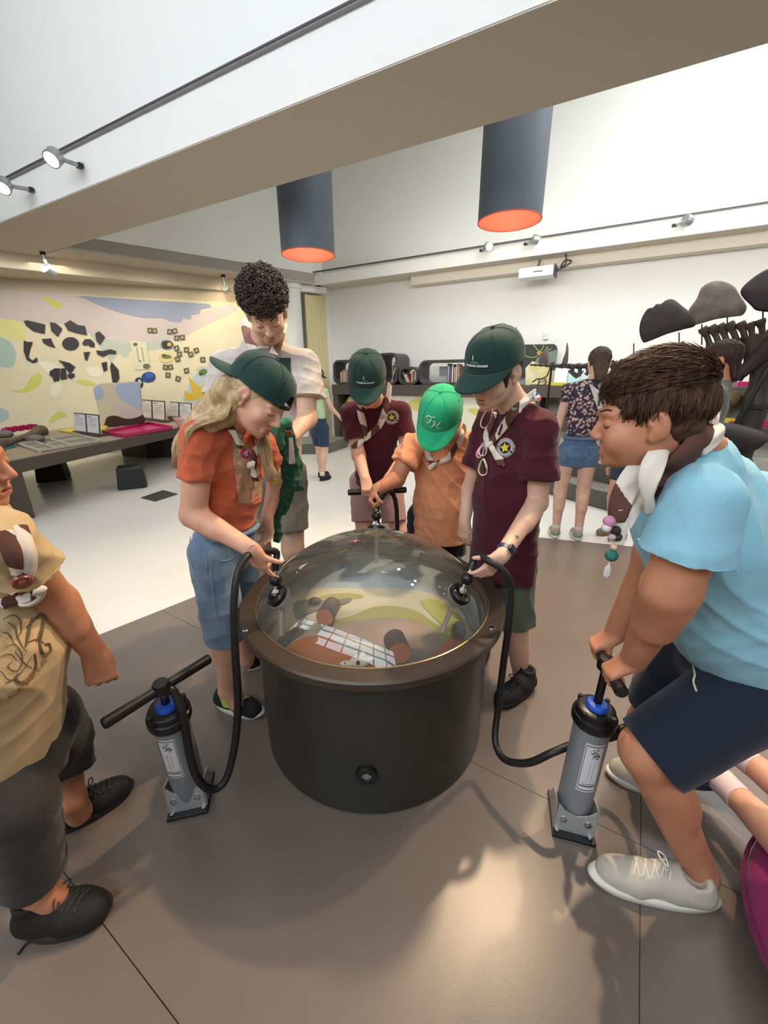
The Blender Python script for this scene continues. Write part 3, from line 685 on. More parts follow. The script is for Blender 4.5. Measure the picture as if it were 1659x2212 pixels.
# rounded cubbies with books on the counter
M_cub = mat('cubby_charcoal', '#3d3b3a', .4)
SCOL = ['#8c3a34', '#d8d2c4', '#3c5570', '#c8b48a', '#60707c', '#efe9e0', '#a34a5a', '#46618c', '#7a8f72', '#c9c9cc', '#54364a', '#d69a6a']
def cubby(x0, x1, y0, lab, dep=.42, nb=0, x_b0=0, x_b1=0, bh=.28, wall=.045, lean=0, vc=None):
    v = VC + .06 if vc is None else vc
    a, b = ux(x0, v, 825), ux(x1, v, 825); H = on_v((x0 + x1) / 2, y0, v).z - CT
    t = thing('bookcase_cubby', uv((a + b) / 2, v, CT), lab, 'bookcase')
    def ring(m, off):
        r = .13 - m * .8; out = []
        for cx, cz_, a0 in ((b - m - r, H - m - r, 0), (a + m + r, H - m - r, 90), (a + m + r, m + r, 180), (b - m - r, m + r, 270)):
            for k in range(7):
                an = math.radians(a0 + k * 15); out.append(uv(cx + r * math.cos(an), v + off, CT + cz_ + r * math.sin(an)))
        return out
    n = 28; V = ring(0, 0) + ring(wall, 0) + ring(wall, dep) + ring(0, dep)
    F = []
    for q in range(4):
        for i in range(n): F.append((q * n + i, q * n + (i + 1) % n, ((q + 1) % 4) * n + (i + 1) % n, ((q + 1) % 4) * n + i))
    MB().add(V, F).build('cubby_shell', M_cub, t, bevel=.006)
    bx = MB()
    bx.box(uv((a * .45 + b * .55), v + dep - .03, CT + H * .55), A * (b - a) * .28, B * .01, (0, 0, H * .2)).build('back_panel', mat('cubby_inner_light', '#bdbdbd', .6), t)
    if nb:
        u = ux(x_b0, v); u1 = ux(x_b1, v); w = (u1 - u) / nb
        for i in range(nb):
            ww = w * random.uniform(.7, 1.0); hh = min(bh * random.uniform(.78, 1.05), H - wall * 2 - .02); dd = random.uniform(.10, .13)
            ccol = SCOL[(i * 5 + int(x0)) % len(SCOL)]
            cc = uv(u + w * (i + .5), v + .06 + dd, CT + wall + .002)
            tl = lean if i < nb * .4 else 0
            up = (Vector((0, 0, 1)) + A * tl).normalized(); rt = (A - Vector((0, 0, 1)) * tl).normalized()
            cn = {'#8c3a34': 'brick red', '#d8d2c4': 'cream', '#3c5570': 'slate blue', '#c8b48a': 'sand', '#60707c': 'grey blue', '#efe9e0': 'white', '#a34a5a': 'rose red', '#46618c': 'blue', '#7a8f72': 'sage green', '#c9c9cc': 'light grey', '#54364a': 'plum', '#d69a6a': 'orange tan'}[ccol]
            bk = thing('book', cc, cn + ' book number-less spine in the ' + lab.split(' with ')[0], 'book', 'books in the charcoal cubbies')
            bk['label'] = 'thin ' + cn + ' book standing in the ' + lab.split(' with ')[0].replace('charcoal rounded ', '')
            MB().box(cc + up * hh / 2, rt * ww * .46, B * dd, up * hh / 2).build('cover', mat('book_' + ccol[1:], ccol, .5), bk)
            MB().box(cc + up * (hh - .001), rt * ww * .36, B * dd * .96, up * .0025).build('pages', mat('paper_white', '#ebe7dc', .8), bk)
cubby(720, 790, 777, 'charcoal rounded cubby closest to the cream ribbed panel', nb=10, x_b0=731, x_b1=750, bh=.25)
cubby(815, 858, 762, 'charcoal rounded tall cubby with one leaning book', nb=2, x_b0=841, x_b1=847, bh=.3, lean=.3, dep=.55)
cubby(860, 903, 792, 'charcoal rounded low cubby between the tall and wide cubbies', nb=7, x_b0=874, x_b1=899, bh=.2, lean=-.5)
cubby(904, 1012, 777, 'charcoal rounded wide cubby above the bright green cap', nb=12, x_b0=962, x_b1=988, bh=.31)

# platforms
M_plat = mat('platform_grey', '#57564f', .4, var=.1, scale=3)
M_plat2 = mat('platform_top', '#77746a', .5, col2='#8d897c', scale=5)
def plat(name, pts, z0, z1, lab):
    P = [Vector((x, y, z0)) for x, y in pts]
    t = thing(name, P[0], lab, 'platform')
    MB().prism(P, (0, 0, z1 - z0 - .01)).build('platform_base', M_plat, t)
    MB().prism([Vector((p.x, p.y, z1 - .01)) for p in P], (0, 0, .01)).build('platform_top', M_plat2, t)
    return t
plat('display_platform', [(-1.1, 7.72), (-.76, 8.50), (-1.25, 8.80), (-3.0, 8.2), (-2.9, 7.6)], 0, .2, 'low grey display platform beside the green-shirted girl')
plat('skeleton_platform', [(1.15, 6.45), (2.05, 4.88), (2.96, 3.30), (5.5, 3.0), (8, 3.2), (3.3, 5.9)], 0, .2, 'wide low grey step under the dinosaur skeleton')
plat('skeleton_platform', [(1.6, 6.1), (2.35, 5.0), (3.25, 3.5), (5.5, 3.2), (7.8, 3.3), (3.2, 5.8)], .2, .42, 'upper grey tier of the dinosaur platform')
o = MB().prism([Vector((x, y, .42)) for x, y in ((2.75, 4.6), (3.1, 4.35), (3.2, 4.55), (2.85, 4.75))], (0, 0, .012)).build('white_sheet', mat('paper_white', '#ebe7dc', .8), loc=(2.9, 4.5, .42)); tag(o, 'white paper sheet lying on the grey platform beside the denim shorts', 'paper')

# ------------------------------------------------------------------ dinosaur skeleton (stegosaur type): tail, vertebrae, plates, leg
VD = 5.75
M_fos = mat('fossil_dark', '#3b2c25', .55, var=.35, scale=9, bump=.5, bscale=40)
M_plate_d = mat('fossil_plate_dark', '#2b2120', .7, var=.2, scale=8, bump=.5, bscale=30)
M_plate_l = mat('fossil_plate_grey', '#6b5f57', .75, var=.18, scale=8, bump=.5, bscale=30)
def dp(x, y, dv=0): return on_v(x, y, VD + dv)
D = thing('dinosaur_skeleton', dp(1640, 990), 'dark brown plated dinosaur skeleton standing on the grey platform', 'skeleton')
tail = [(1145, 788, .02), (1180, 789, .035), (1230, 791, .05), (1290, 790, .06), (1350, 786, .07), (1420, 779, .085), (1480, 772, .10), (1530, 763, .13), (1560, 757, .14), (1590, 752, .14), (1625, 746, .15), (1660, 737, .16), (1720, 722, .17), (1790, 707, .17)]
pts = spline([(x, y, r) for x, y, r in tail], 3)
for i in range(len(pts) - 1):
    x, y, r = pts[i]; x2, y2, _ = pts[i + 1]
    a, b = dp(x, y), dp(x2, y2); d = b - a
    MB().lathe(a, [(r * .35, 0), (r * .75, d.length * .05), (r * .5, d.length * .4), (r * .55, d.length * .7), (r * .75, d.length * .95), (r * .35, d.length)], 9, axis=d).build('vertebra', M_fos, D, True)
sp = [(1302, 780, 6, .2), (1322, 779, 6, .2), (1340, 777, 8, .2), (1380, 768, 14, .2), (1410, 762, 18, .2), (1440, 752, 20, .25), (1470, 740, 26, .3), (1517, 708, 44, .4), (1535, 704, 46, .42), (1553, 701, 46, .42), (1573, 697, 48, .42), (1598, 696, 46, .25), (1619, 697, 42, .1), (1641, 690, 44, .1), (1672, 682, 46, .1), (1705, 674, 46, .1)]
for x, y, h, sl_ in sp:
    top = dp(x, y); bot = dp(x + h * sl_, y + h)
    w = .014 + h * .0006
    MB().tube(spline([tuple(bot), tuple(bot.lerp(top, .5) + A * .01), tuple(top)], 4), [w * 1.3, w * .9, w * .7, w * .65, w * .65, w * .7, w * .9, w * 1.15, w * 1.0], 8).build('spine', M_fos, D, True)
for x, y, h in ((1235, 800, 8), (1250, 800, 12), (1268, 800, 10), (1286, 798, 12), (1300, 800, 14), (1320, 800, 16), (1562, 775, 26), (1580, 775, 28), (1590, 774, 28), (1607, 772, 24)):
    MB().tube([dp(x + h * .35, y - 12), dp(x + h * .15, y + h * .5), dp(x - h * .3, y + h)], [.03, .02, .028], 7).build('chevron', M_fos, D, True)
MB().prism([dp(x, y, -.03) for x, y in ((1232, 798), (1246, 806), (1262, 800), (1254, 812), (1244, 818), (1236, 812), (1226, 802))], B * .05).build('chevron_plate', M_fos, D)


def bplate(pix, th, m, dv, lab=None):
    n = len(pix); cx = sum(p[0] for p in pix) / n; cy = sum(p[1] for p in pix) / n
    out = smooth2(pix, 4); N = len(out); V = []; F = []
    rings = [(1, 0), (.93, .5), (.7, .85), (.35, 1.0)]
    for s in (-1, 1):
        for k, (r_, t_) in enumerate(rings):
            for x, y in out:
                q = dp(cx + (x - cx) * r_, cy + (y - cy) * r_, dv)
                V.append(q + B * s * th * t_ * (1 + .35 * noise.noise(q * 9)))
    R = len(rings)
    for s in (0, 1):
        for k in range(R - 1):
            for i in range(N):
                b = (s * R + k) * N; f = (b + i, b + (i + 1) % N, b + N + (i + 1) % N, b + N + i)
                F.append(f if s == 0 else f[::-1])
        b = (s * R + R - 1) * N; F.append(tuple(b + i for i in range(N)) if s == 0 else tuple(b + i for i in range(N))[::-1])
    o = MB().add(V, F).build('back_plate', m, D, True)
    if lab: o['label'] = lab
bplate([(1381, 715), (1385, 690), (1398, 668), (1410, 664), (1418, 657), (1428, 656), (1440, 648), (1455, 647), (1475, 662), (1495, 678), (1502, 692), (1500, 705), (1475, 712), (1440, 722), (1400, 738), (1388, 738)], .045, M_plate_d, -.08, 'dark rounded back plate with a scalloped edge')
bplate([(1487, 672), (1505, 645), (1515, 622), (1535, 609), (1560, 607), (1585, 618), (1600, 640), (1613, 662), (1605, 680), (1585, 684), (1545, 690), (1500, 702), (1497, 690)], .045, M_plate_l, .1, 'lighter grey back plate')
bplate([(1599, 632), (1620, 605), (1660, 580), (1700, 572), (1745, 600), (1750, 640), (1700, 672), (1640, 672), (1622, 660)], .05, M_plate_d, -.1)
for pix, m in (([(1214, 785), (1222, 760), (1224, 742), (1226, 741), (1228, 755), (1226, 785)], 0), ([(1163, 785), (1172, 762), (1183, 747), (1185, 760), (1184, 785)], .12), ):
    bplate([(x, y) for x, y in pix], .05, M_plate_l, m)
for x, y0, y1 in ((1182, 790, 1040), ):
    MB().cyl(dp(1192, 790), Vector((dp(1192, 790).x, dp(1192, 790).y, .19)), .014, 10).build('support_rod', M_black, D)
for x, ya, yb in ((1467, 718, 762), (1516, 700, 745), (1571, 684, 740), (1648, 670, 712), (1369, 742, 778)):
    MB().cyl(dp(x, ya), dp(x, yb), .007, 6).build('support_rod', M_fos, D)
MB().cyl(dp(1662, 790, -.3), dp(1589, 918, -.3), .025, 10).build('support_rod', M_black, D)
MB().tube(spline([tuple(dp(1665, 745, -.15)), tuple(dp(1640, 772, -.15)), tuple(dp(1615, 795, -.15)), tuple(dp(1597, 812, -.15))], 4), [.22, .2, .19, .17, .15, .13, .12, .11, .1, .09, .09, .085, .07], 10, flat=.6).build('hip_bone', M_plate_d, D, True)
MB().tube([dp(1600, 808, -.15), dp(1592, 822, -.15)], [.05, .04], 8).build('hip_bone', M_plate_d, D, True)
MB().tube(spline([tuple(dp(1655, 720, -.1)), tuple(dp(1650, 790, -.1)), tuple(dp(1635, 850, -.1)), tuple(dp(1628, 885, -.1))], 4), [.2, .18, .15, .13, .11, .1, .09, .09, .1, .11, .12, .12, .1], 12).build('leg_bone', M_fos, D, True)
f0 = dp(1630, 885, -.1)
MB().tube([f0, Vector((f0.x, f0.y, .55)), Vector((f0.x - .02, f0.y - .05, .45))], [.11, .09, .13], 12).build('leg_bone', M_fos, D, True)
c = onpl(1586, 940, (0, 0, .62), (0, 0, 1)) if False else atY(1586, 942, 3.9)
o = MB().tube(spline([tuple(c + A * -.17 + Vector((0, 0, .05))), tuple(c), tuple(c + A * .15 + Vector((0, 0, -.06))), tuple(c + A * .2 + Vector((0, 0, -.1)))], 4), [.06, .085, .10, .105, .11, .115, .118, .12, .12, .115, .1, .07, .03], 12).build('fossil_foot', M_plate_d, smooth=True, loc=c)
tag(o, 'dark rounded fossil block on a post behind the light blue boy', 'fossil')
MB().cyl(c + Vector((0, 0, -.1)), Vector((c.x, c.y, .41)), .03, 10).build('post', M_black, o)
# ------------------------------------------------------------------ the domed drum exhibit
DC = Vector((-.045, 1.413, 0)); RB, RR, RH = .452, .505, .592
M_drum = mat('drum_green_black', '#2d2e29', .36, bump=.05, bscale=600)
M_rim = mat('drum_rim_bronze', '#41362d', .38, .1)
drum = thing('dome_exhibit', DC, 'large round dark drum with a clear dome over a painted landscape', 'exhibit')
MB().lathe(DC, [(RB - .004, .001), (RB, .006), (RB, RH - .034)], 96).build('drum_wall', M_drum, drum, True)
MB().lathe(DC, [(RB - .02, RH - .034), (RR - .008, RH - .034), (RR, RH - .028), (RR, RH - .006), (RR - .006, RH), (RB - .012, RH), (RB - .014, RH - .02)], 96).build('rim_ring', M_rim, drum, True)
MB().lathe(DC, [(RB - .004, RH + .0005), (RB - .005, RH + .003), (RB - .008, RH + .004), (RB - .010, RH + .001)], 96).build('dome_seal', mat('brass_seal', '#a98f68', .25, .8), drum, True)
FZ = .535
MB().lathe(DC, [(RB - .012, RH + .002), (RB - .016, FZ + .02), (RB - .03, FZ)], 96).build('bowl_side', mat('bowl_grey_green', '#a5a695', .7, col2='#b5b09a', scale=4), drum, True)
# dome
ra, hh_ = RB - .008, .232
Rs = (ra * ra + hh_ * hh_) / (2 * hh_); cz0 = RH + hh_ - Rs
prof = []
for i in range(25):
    a = math.asin(ra / Rs) * (1 - i / 24); prof.append((max(Rs * math.sin(a), .0005), cz0 + Rs * math.cos(a)))
m = bpy.data.materials.new('clear_dome'); m.use_nodes = True; nt = m.node_tree; nt.nodes.clear()
out = nt.nodes.new('ShaderNodeOutputMaterial'); mix = nt.nodes.new('ShaderNodeMixShader'); tr = nt.nodes.new('ShaderNodeBsdfTransparent'); gl = nt.nodes.new('ShaderNodeBsdfGlossy'); fr = nt.nodes.new('ShaderNodeFresnel')
fr.inputs['IOR'].default_value = 1.52; gl.inputs['Roughness'].default_value = .015; tr.inputs[0].default_value = (.97, .98, .97, 1)
mm = nt.nodes.new('ShaderNodeMath'); mm.operation = 'MULTIPLY'; mm.inputs[1].default_value = 1.25; mm.use_clamp = True
nt.links.new(fr.outputs[0], mm.inputs[0]); nt.links.new(mm.outputs[0], mix.inputs[0]); nt.links.new(tr.outputs[0], mix.inputs[1]); nt.links.new(gl.outputs[0], mix.inputs[2]); dfu = nt.nodes.new('ShaderNodeBsdfDiffuse'); dfu.inputs[0].default_value = (.8, .82, .8, 1); mx2 = nt.nodes.new('ShaderNodeMixShader'); mx2.inputs[0].default_value = .045; nt.links.new(mix.outputs[0], mx2.inputs[1]); nt.links.new(dfu.outputs[0], mx2.inputs[2]); nt.links.new(mx2.outputs[0], out.inputs[0])
dome = MB().lathe(DC, prof, 128).build('glass_dome', m, drum, True)
def k7(x, y): return 480 + x / 2.476, 1100 + y / 2.476
def disc_clip(P, r):
    n = 40; out = list(P)
    for k in range(n):
        a = 2 * PI * k / n; nn = Vector((math.cos(a), math.sin(a), 0))
        if not out: return []
        out = clip(out, DC + nn * r, -nn)
    return out
MB().lathe(DC, [(.001, FZ), (RB - .029, FZ)], 64).build('bowl_floor', mat('bowl_base', '#a89c86', .7), drum)
lay = [
 ('#8fa1a8', [(100, 430), (100, 50), (1600, 50), (1600, 700), (1350, 620), (1250, 500), (1000, 440), (800, 430), (500, 440), (300, 420)]),
 ('#b5ae93', [(300, 430), (480, 425), (700, 425), (1000, 430), (1200, 480), (1300, 600), (1100, 620), (860, 600), (600, 640), (400, 640), (250, 560)]),
 ('#94914f', [(520, 470), (640, 450), (750, 460), (740, 480), (640, 485), (560, 500)]),
 ('#b3a682', [(120, 500), (300, 440), (450, 480), (400, 640), (300, 760), (200, 720)]),
 ('#8f8d4a', [(570, 610), (700, 570), (800, 530), (900, 520), (1000, 535), (1080, 570), (1180, 640), (1400, 700), (1500, 800), (1250, 800), (1120, 650), (950, 590), (800, 590), (650, 615)]),
 ('#a3a24a', [(1060, 495), (1150, 490), (1230, 540), (1300, 600), (1380, 680), (1300, 700), (1200, 640), (1120, 570)]),
 ('#8d7a6c', [(520, 640), (650, 605), (900, 588), (1040, 600), (1130, 660), (1230, 760), (1240, 830), (1100, 900), (900, 930), (880, 760), (700, 690)]),
 ('#bd6a30', [(120, 900), (290, 790), (430, 695), (560, 690), (640, 750), (780, 825), (900, 870), (1060, 850), (1170, 750), (1240, 690), (1340, 740), (1340, 960), (900, 1100), (300, 1100)]),
 ('#7c6b48', [(235, 670), (255, 625), (290, 600), (280, 640), (250, 680)]),
 ('#6e6a55', [(380, 520), (440, 490), (560, 495), (690, 480), (660, 510), (560, 530), (450, 570), (400, 600)]),
 ('#5a524a', [(275, 770), (300, 700), (400, 640), (440, 660), (360, 720), (300, 780)]),
]
for i, (c_, pts) in enumerate(lay):
    P = [atZ(*k7(x, y), FZ) for x, y in smooth2(pts, 4)]
    P = [Vector((p.x, p.y, 0)) for p in P]
    # convex clip works on each ear fan: clamp to the bowl radius instead
    Q = []
    for p in P:
        d = p - DC; d.z = 0
        if d.length > RB - .030: d = d.normalized() * (RB - .030)
        q = DC + d; q.z = FZ + .0006 * (i + 1)
        if not Q or (q - Q[-1]).length > 1e-4: Q.append(q)
    if len(Q) > 2:
        bm = bmesh.new(); vs = [bm.verts.new(q) for q in Q]
        try: fc = bm.faces.new(vs)
        except Exception: bm.free(); continue
        bmesh.ops.triangulate(bm, faces=[fc]); me_v = [v.co.copy() for v in bm.verts]; bm.verts.index_update(); me_f = [[v.index for v in f.verts] for f in bm.faces]; bm.free()
        mk('painted_area', me_v, me_f, mat('bowl_' + c_[1:], c_, .75), drum)
# little cylinders, ball and skull inside
M_tubei = mat('tube_purple_brown', '#6a4f48', .6); M_end = mat('tube_end_orange', '#b56b42', .6)
for (x0, y0), (x1, y1), r in (((590, 510), (548, 578), .032), ((920, 695), (950, 770), .036)):
    a = atZ(*k7(x0, y0), FZ + .05); b = atZ(*k7(x1, y1), FZ + .06)
    MB().cyl(a, b, r, 24).build('view_tube', M_tubei, drum, True)
    d = (b - a).normalized(); MB().lathe(b, [(.001, .001), (r * .98, .001)], 24, axis=d).build('tube_end', M_end, drum)
c = atZ(*k7(1265, 650), FZ + .03)
MB().ball(c, .028, rad=(.026, .026, .034)).build('dark_ball', mat('dark_ball', '#3a3230', .4), drum, True)
MB().ball(atZ(*k7(495, 490), FZ + .02), .02, rad=(.026, .018, .014)).build('dark_stone', mat('dark_stone', '#4a2c26', .5), drum, True)
c = atZ(*k7(735, 812), FZ + .02)
M_sk = mat('skull_bone', '#d8c8a8', .6)
sk_ = MB().ball(c, .03, rad=(.032, .022, .018)).ball(c + Vector((-.035, -.006, -.004)), .02, rad=(.028, .011, .009)).ball(c + Vector((.012, .016, .01)), .01, rad=(.01, .01, .016)).ball(c + Vector((.03, -.004, .012)), .01, rad=(.02, .008, .006)).build('skull', M_sk, drum, True)
MB().ball(c + Vector((-.004, -.018, .008)), .007).ball(c + Vector((-.045, -.012, .002)), .003).build('eye_socket', M_black, sk_, True)
# rim screws and the vent at the foot
for x, y in ((530, 1361), (1062, 1357)):
    c = atZ(x, y, RH)
    MB().lathe(c, [(.001, .004), (.008, .0035), (.011, .001), (.011, -.001)], 18).build('rim_screw', mat('chrome', '#c9c9c9', .15, 1.0), drum, True)
vp = onpl(792, 1672, (DC.x, DC.y - RB, 0), (0, -1, 0)); vc = Vector((vp.x, DC.y - math.sqrt(RB * RB - (vp.x - DC.x) ** 2), vp.z)); vn = Vector((vc.x - DC.x, vc.y - DC.y, 0)).normalized()
vt = MB().lathe(vc - vn * .004, [(.036, -.004), (.036, .014), (.034, .018), (.018, .019), (.017, .012), (.001, .012)], 36, axis=vn).build('vent_ring', mat('black_plastic', '#111111', .35), drum, True)
gr = MB().lathe(vc + vn * .0082, [(.001, .0), (.0168, .0)], 24, axis=vn).build('vent_grille', mat('chrome_grille', '#d5d5d5', .25, .8), vt)
hs = vn.cross(Vector((0, 0, 1))).normalized(); holes = MB()
for i in range(-2, 3):
    for j in range(-2, 3):
        a = (i + .5 * (j % 2)) * .0062; b = j * .0056
        if a * a + b * b < .014 ** 2: holes.lathe(vc + vn * .009 + hs * a + Vector((0, 0, b)), [(.001, 0), (.0019, 0)], 8, axis=vn)
o = holes.build('grille_holes', M_black, vt); o['kind'] = 'stuff'
for k in range(3):
    a = PI / 2 + k * 2 * PI / 3
    MB().lathe(vc + vn * .0145 + (hs * math.cos(a) + Vector((0, 0, 1)) * math.sin(a)) * .027, [(.001, .001), (.0028, .0005), (.003, -.001)], 10, axis=vn).build('vent_screw', mat('dark_screw', '#55504c', .3, .8), vt)

# hose ports on the dome with ball-headed grips
SC = DC + Vector((0, 0, cz0))
def dome_hit(x, y):
    d = ray(x, y).normalized(); oc = EYE - SC; b = oc.dot(d); c_ = oc.dot(oc) - Rs * Rs; disc = b * b - c_
    t = -b - math.sqrt(max(disc, 0)); return EYE + d * t
M_chr = mat('chrome', '#c9c9c9', .15, 1.0)
M_hose = mat('hose_black', '#161616', .5)
def port(p, lab, ball=None):
    n = (p - SC).normalized(); e0 = p + n * .014
    if ball:
        d = ray(*ball).normalized(); t = (e0 - EYE).dot(d); h_ = (EYE + d * t - e0).length; q = EYE + d * (t - math.sqrt(max(.056 ** 2 - h_ * h_, 0)) * .45)
        ax = (q - e0).normalized()
    else: ax = (n * .6 + Vector((0, .1, 1)) * .7).normalized()
    pt = MB().lathe(p, [(.001, -.002), (.040, -.002), (.040, .014), (.036, .018), (.020, .018), (.016, .012), (.001, .012)], 36, axis=n).build('port_flange', M_black, drum, True)
    MB().lathe(p, [(.001, -.016), (.042, -.016), (.043, -.002), (.001, -.002)], 36, axis=n).build('port_gasket', mat('clear_gasket', '#b9bab4', .3), drum, True)
    for k in range(3):
        a = 2 * PI * k / 3 + .6; e = n.orthogonal().normalized(); e2 = n.cross(e)
        MB().lathe(p + (e * math.cos(a) + e2 * math.sin(a)) * .030, [(.001, .020), (.0035, .0195), (.004, .018)], 10, axis=n).build('port_screw', M_chr, pt)
    MB().lathe(e0, [(.014, 0), (.015, .01), (.009, .02), (.001, .021)], 18, axis=ax).build('socket_ball', M_chr, drum, True)
    g = thing('suction_grip', e0 + ax * .02, lab, 'handle')
    MB().cyl(e0 + ax * .012, e0 + ax * .095, .0065, 12).build('grip_stem', M_chr, g, True)
    MB().ball(e0 + ax * .052, .0225, 20, 14).build('grip_ball', M_black, g, True)
    MB().cyl(e0 + ax * .085, e0 + ax * .115, .012, 16).build('grip_collar', M_black, g, True)
    i0 = p - n * .016
    MB().cyl(i0, i0 - ax * .13, .009, 12).build('inner_wand', mat('white_wand', '#c9bfb8', .4), drum, True)
    return e0 + ax * .12, ax
pA = dome_hit(602, 1289); pB = dome_hit(991, 1285)
gA, axA = port(pA, 'black ball grip on the dome under the blonde girl\'s fingers', (595.5, 1253))
gB, axB = port(pB, 'black ball grip on the dome held by the boy with the wristwatch', (1010, 1248))
pC = DC + Vector((.0, 0, 0)); an = math.radians(88); thC = .56
pC = SC + Vector((math.sin(thC) * math.cos(an) * Rs, math.sin(thC) * math.sin(an) * Rs, math.cos(thC) * Rs))
gC, axC = port(pC, 'black grip at the back of the dome where the hands of two boys meet')


def hose(path, lab, r=.0125, k=10):
    P = spline([tuple(p) for p in path], k)
    # resample evenly so that the ribs are regular
    L = [0]
    for a, b in zip(P[:-1], P[1:]): L.append(L[-1] + (Vector(b) - Vector(a)).length)
    n = int(L[-1] / .0035); pts = []; j = 0
    for i in range(n + 1):
        s = L[-1] * i / n
        while j < len(L) - 2 and L[j + 1] < s: j += 1
        t = (s - L[j]) / max(1e-9, L[j + 1] - L[j]); pts.append(Vector(P[j]).lerp(Vector(P[j + 1]), t))
    rad = [r * (1.0 if i % 2 else .87) for i in range(len(pts))]
    o = MB().tube(pts, rad, 12).build('air_hose', M_hose, smooth=False, loc=path[0])
    o.data.polygons.foreach_set('use_smooth', [True] * len(o.data.polygons))
    return tag(o, lab, 'hose')


# ------------------------------------------------------------------ hand pumps
M_pump = mat('pump_grey', '#8b9094', .35, .2)
M_zinc = mat('zinc_plate', '#b4b7b8', .35, .4)
M_blue = mat('blue_collar', '#1f4fb4', .4)
M_label = mat('label_silver', '#d8dadc', .4)
M_ink = mat('label_ink', '#55575a', .6)


def pump(base, top_z, tilt, shaft, hang, lab):
    """base: floor point; shaft: length of rod showing; hang: direction of the T handle"""
    base = Vector(base); up = (Vector((0, 0, 1)) + Vector(tilt)).normalized()
    fr_ = Vector((0 - base.x, 0 - base.y, 0)).normalized(); fr_ = Matrix.Rotation(-.35 if base.x < 0 else .3, 3, 'Z') @ fr_; sd = fr_.cross(Vector((0, 0, 1))).normalized()
    t = thing('hand_pump', base, lab, 'pump')
    r = .051
    P0 = base + up * .012; P1 = base + up * top_z
    MB().lathe(P0, [(.001, 0), (r, 0), (r, top_z - .04), (.001, top_z - .04)], 40, axis=up).build('pump_barrel', M_pump, t, True)
    MB().lathe(P1, [(.001, -.055), (.060, -.055), (.062, -.05), (.062, -.028), (.060, -.024), (.056, -.022), (.052, -.004), (.045, 0), (.001, 0)], 40, axis=up).build('pump_cap', M_black, t, True)
    for k in range(4):
        a = PI / 4 + k * PI / 2; e = sd * math.cos(a) + fr_ * math.sin(a)
        MB().cyl(P1 + e * .053 - up * .02, P1 + e * .053 + up * .002, .0065, 10).build('cap_bolt', M_black, t, True)
    MB().lathe(P1, [(.03, 0), (.032, .002), (.031, .010), (.026, .016), (.012, .018), (.012, .004)], 30, axis=up).build('blue_collar', M_blue, t, True)
    MB().cyl(P1, P1 + up * shaft, .0115, 16).build('pump_rod', M_black, t, True)
    H = P1 + up * shaft; hd = Vector(hang).normalized()
    MB().lathe(H - up * .02, [(.013, 0), (.024, .008), (.026, .03), (.02, .042), (.001, .044)], 20, axis=up).build('handle_hub', M_black, t, True)
    MB().tube([H - hd * .155, H - hd * .15, H - hd * .03, H + hd * .03, H + hd * .15, H + hd * .155], [.013, .0165, .015, .015, .0165, .013], 18).build('handle', M_black, t, True)
    # foot: bent zinc plate with chamfered corners, on a black base strip
    fw = .058
    def fp(a, h, o=.0): return base + sd * a + Vector((0, 0, h)) + fr_ * (r + .004 + o)
    MB().prism([fp(-fw, .012), fp(fw, .012), fp(fw, .05), fp(fw * .96, .125), fp(fw * .6, .10), fp(0, .085), fp(-fw * .6, .10), fp(-fw * .96, .125), fp(-fw, .05)], fr_ * .004).build('foot_plate', M_zinc, t, bevel=.001)
    for s in (-1, 1):
        MB().prism([fp(fw * s, .012), fp(fw * s, .125), base + sd * fw * s + Vector((0, 0, .10)) - fr_ * r * .35, base + sd * fw * s + Vector((0, 0, .012)) - fr_ * r], sd * .003 * s).build('foot_side', M_zinc, t)
        b_ = MB().lathe(fp(fw * .62 * s, .062, .004), [(.001, .006), (.006, .0055), (.0065, .003), (.012, .002), (.012, 0)], 16, axis=fr_).build('foot_bolt', M_chr, t, True)
        MB().lathe(base + fr_ * (r + .012) + sd * fw * .85 * s + Vector((0, 0, .0135)), [(.001, .003), (.006, .002), (.0065, 0)], 12).build('floor_bolt', M_chr, t, True)
    MB().box(base + Vector((0, 0, .006)) + fr_ * .002, sd * (fw + .006), fr_ * (r + .026), (0, 0, .006)).build('base_plate', M_black, t, bevel=.002)
    # curved label on the barrel
    def lp(a, h, o): return base + up * h + (fr_ * math.cos(a) + sd * math.sin(a)) * (r + o)
    off = .25 if base.x < 0 else -.15
    def lab_quad(a0, a1, h0, h1, o, nm, m, par):
        n = 8; V = [lp(a0 + (a1 - a0) * i / n + off, h, o) for h in (h0, h1) for i in range(n + 1)]
        F = [(i, i + 1, n + 2 + i, n + 1 + i) for i in range(n)]
        V2 = [lp(a0 + (a1 - a0) * i / n + off, h, o + .0006) for h in (h0, h1) for i in range(n + 1)]
        k = len(V); F += [tuple(x + k for x in f[::-1]) for f in F]
        return mk(nm, V + V2, F, m, par, True)
    z0, z1 = top_z * .40, top_z * .80
    L_ = lab_quad(-.55, .55, z0, z1, .0008, 'label_plate', M_label, t)
    for a0, a1, h0, h1 in ((-.5, .5, z1 - .009, z1 - .006), (-.5, .5, z0 + .006, z0 + .009), (-.5, -.47, z0 + .006, z1 - .006), (.47, .5, z0 + .006, z1 - .006), (-.42, .42, z0 + .022, z0 + .027), (-.42, .3, z0 + .032, z0 + .034)):
        lab_quad(a0, a1, h0, h1, .0016, 'label_line', M_ink, L_)
    rnd = random.Random(3)
    for k in range(16):
        a = rnd.uniform(-.32, .1); h = z1 - .018 - rnd.random() * .035
        lab_quad(a, a + rnd.uniform(.06, .2), h, h + .003, .0018, 'label_drawing', M_ink, L_)
    for k in range(2): lab_quad(-.12 + .2 * k, -.1 + .2 * k, z0 + .045, z1 - .07, .0018, 'label_drawing', mat('label_ink_pale', '#a3a5a8', .6), L_)
    return P1, up, H, fr_, sd


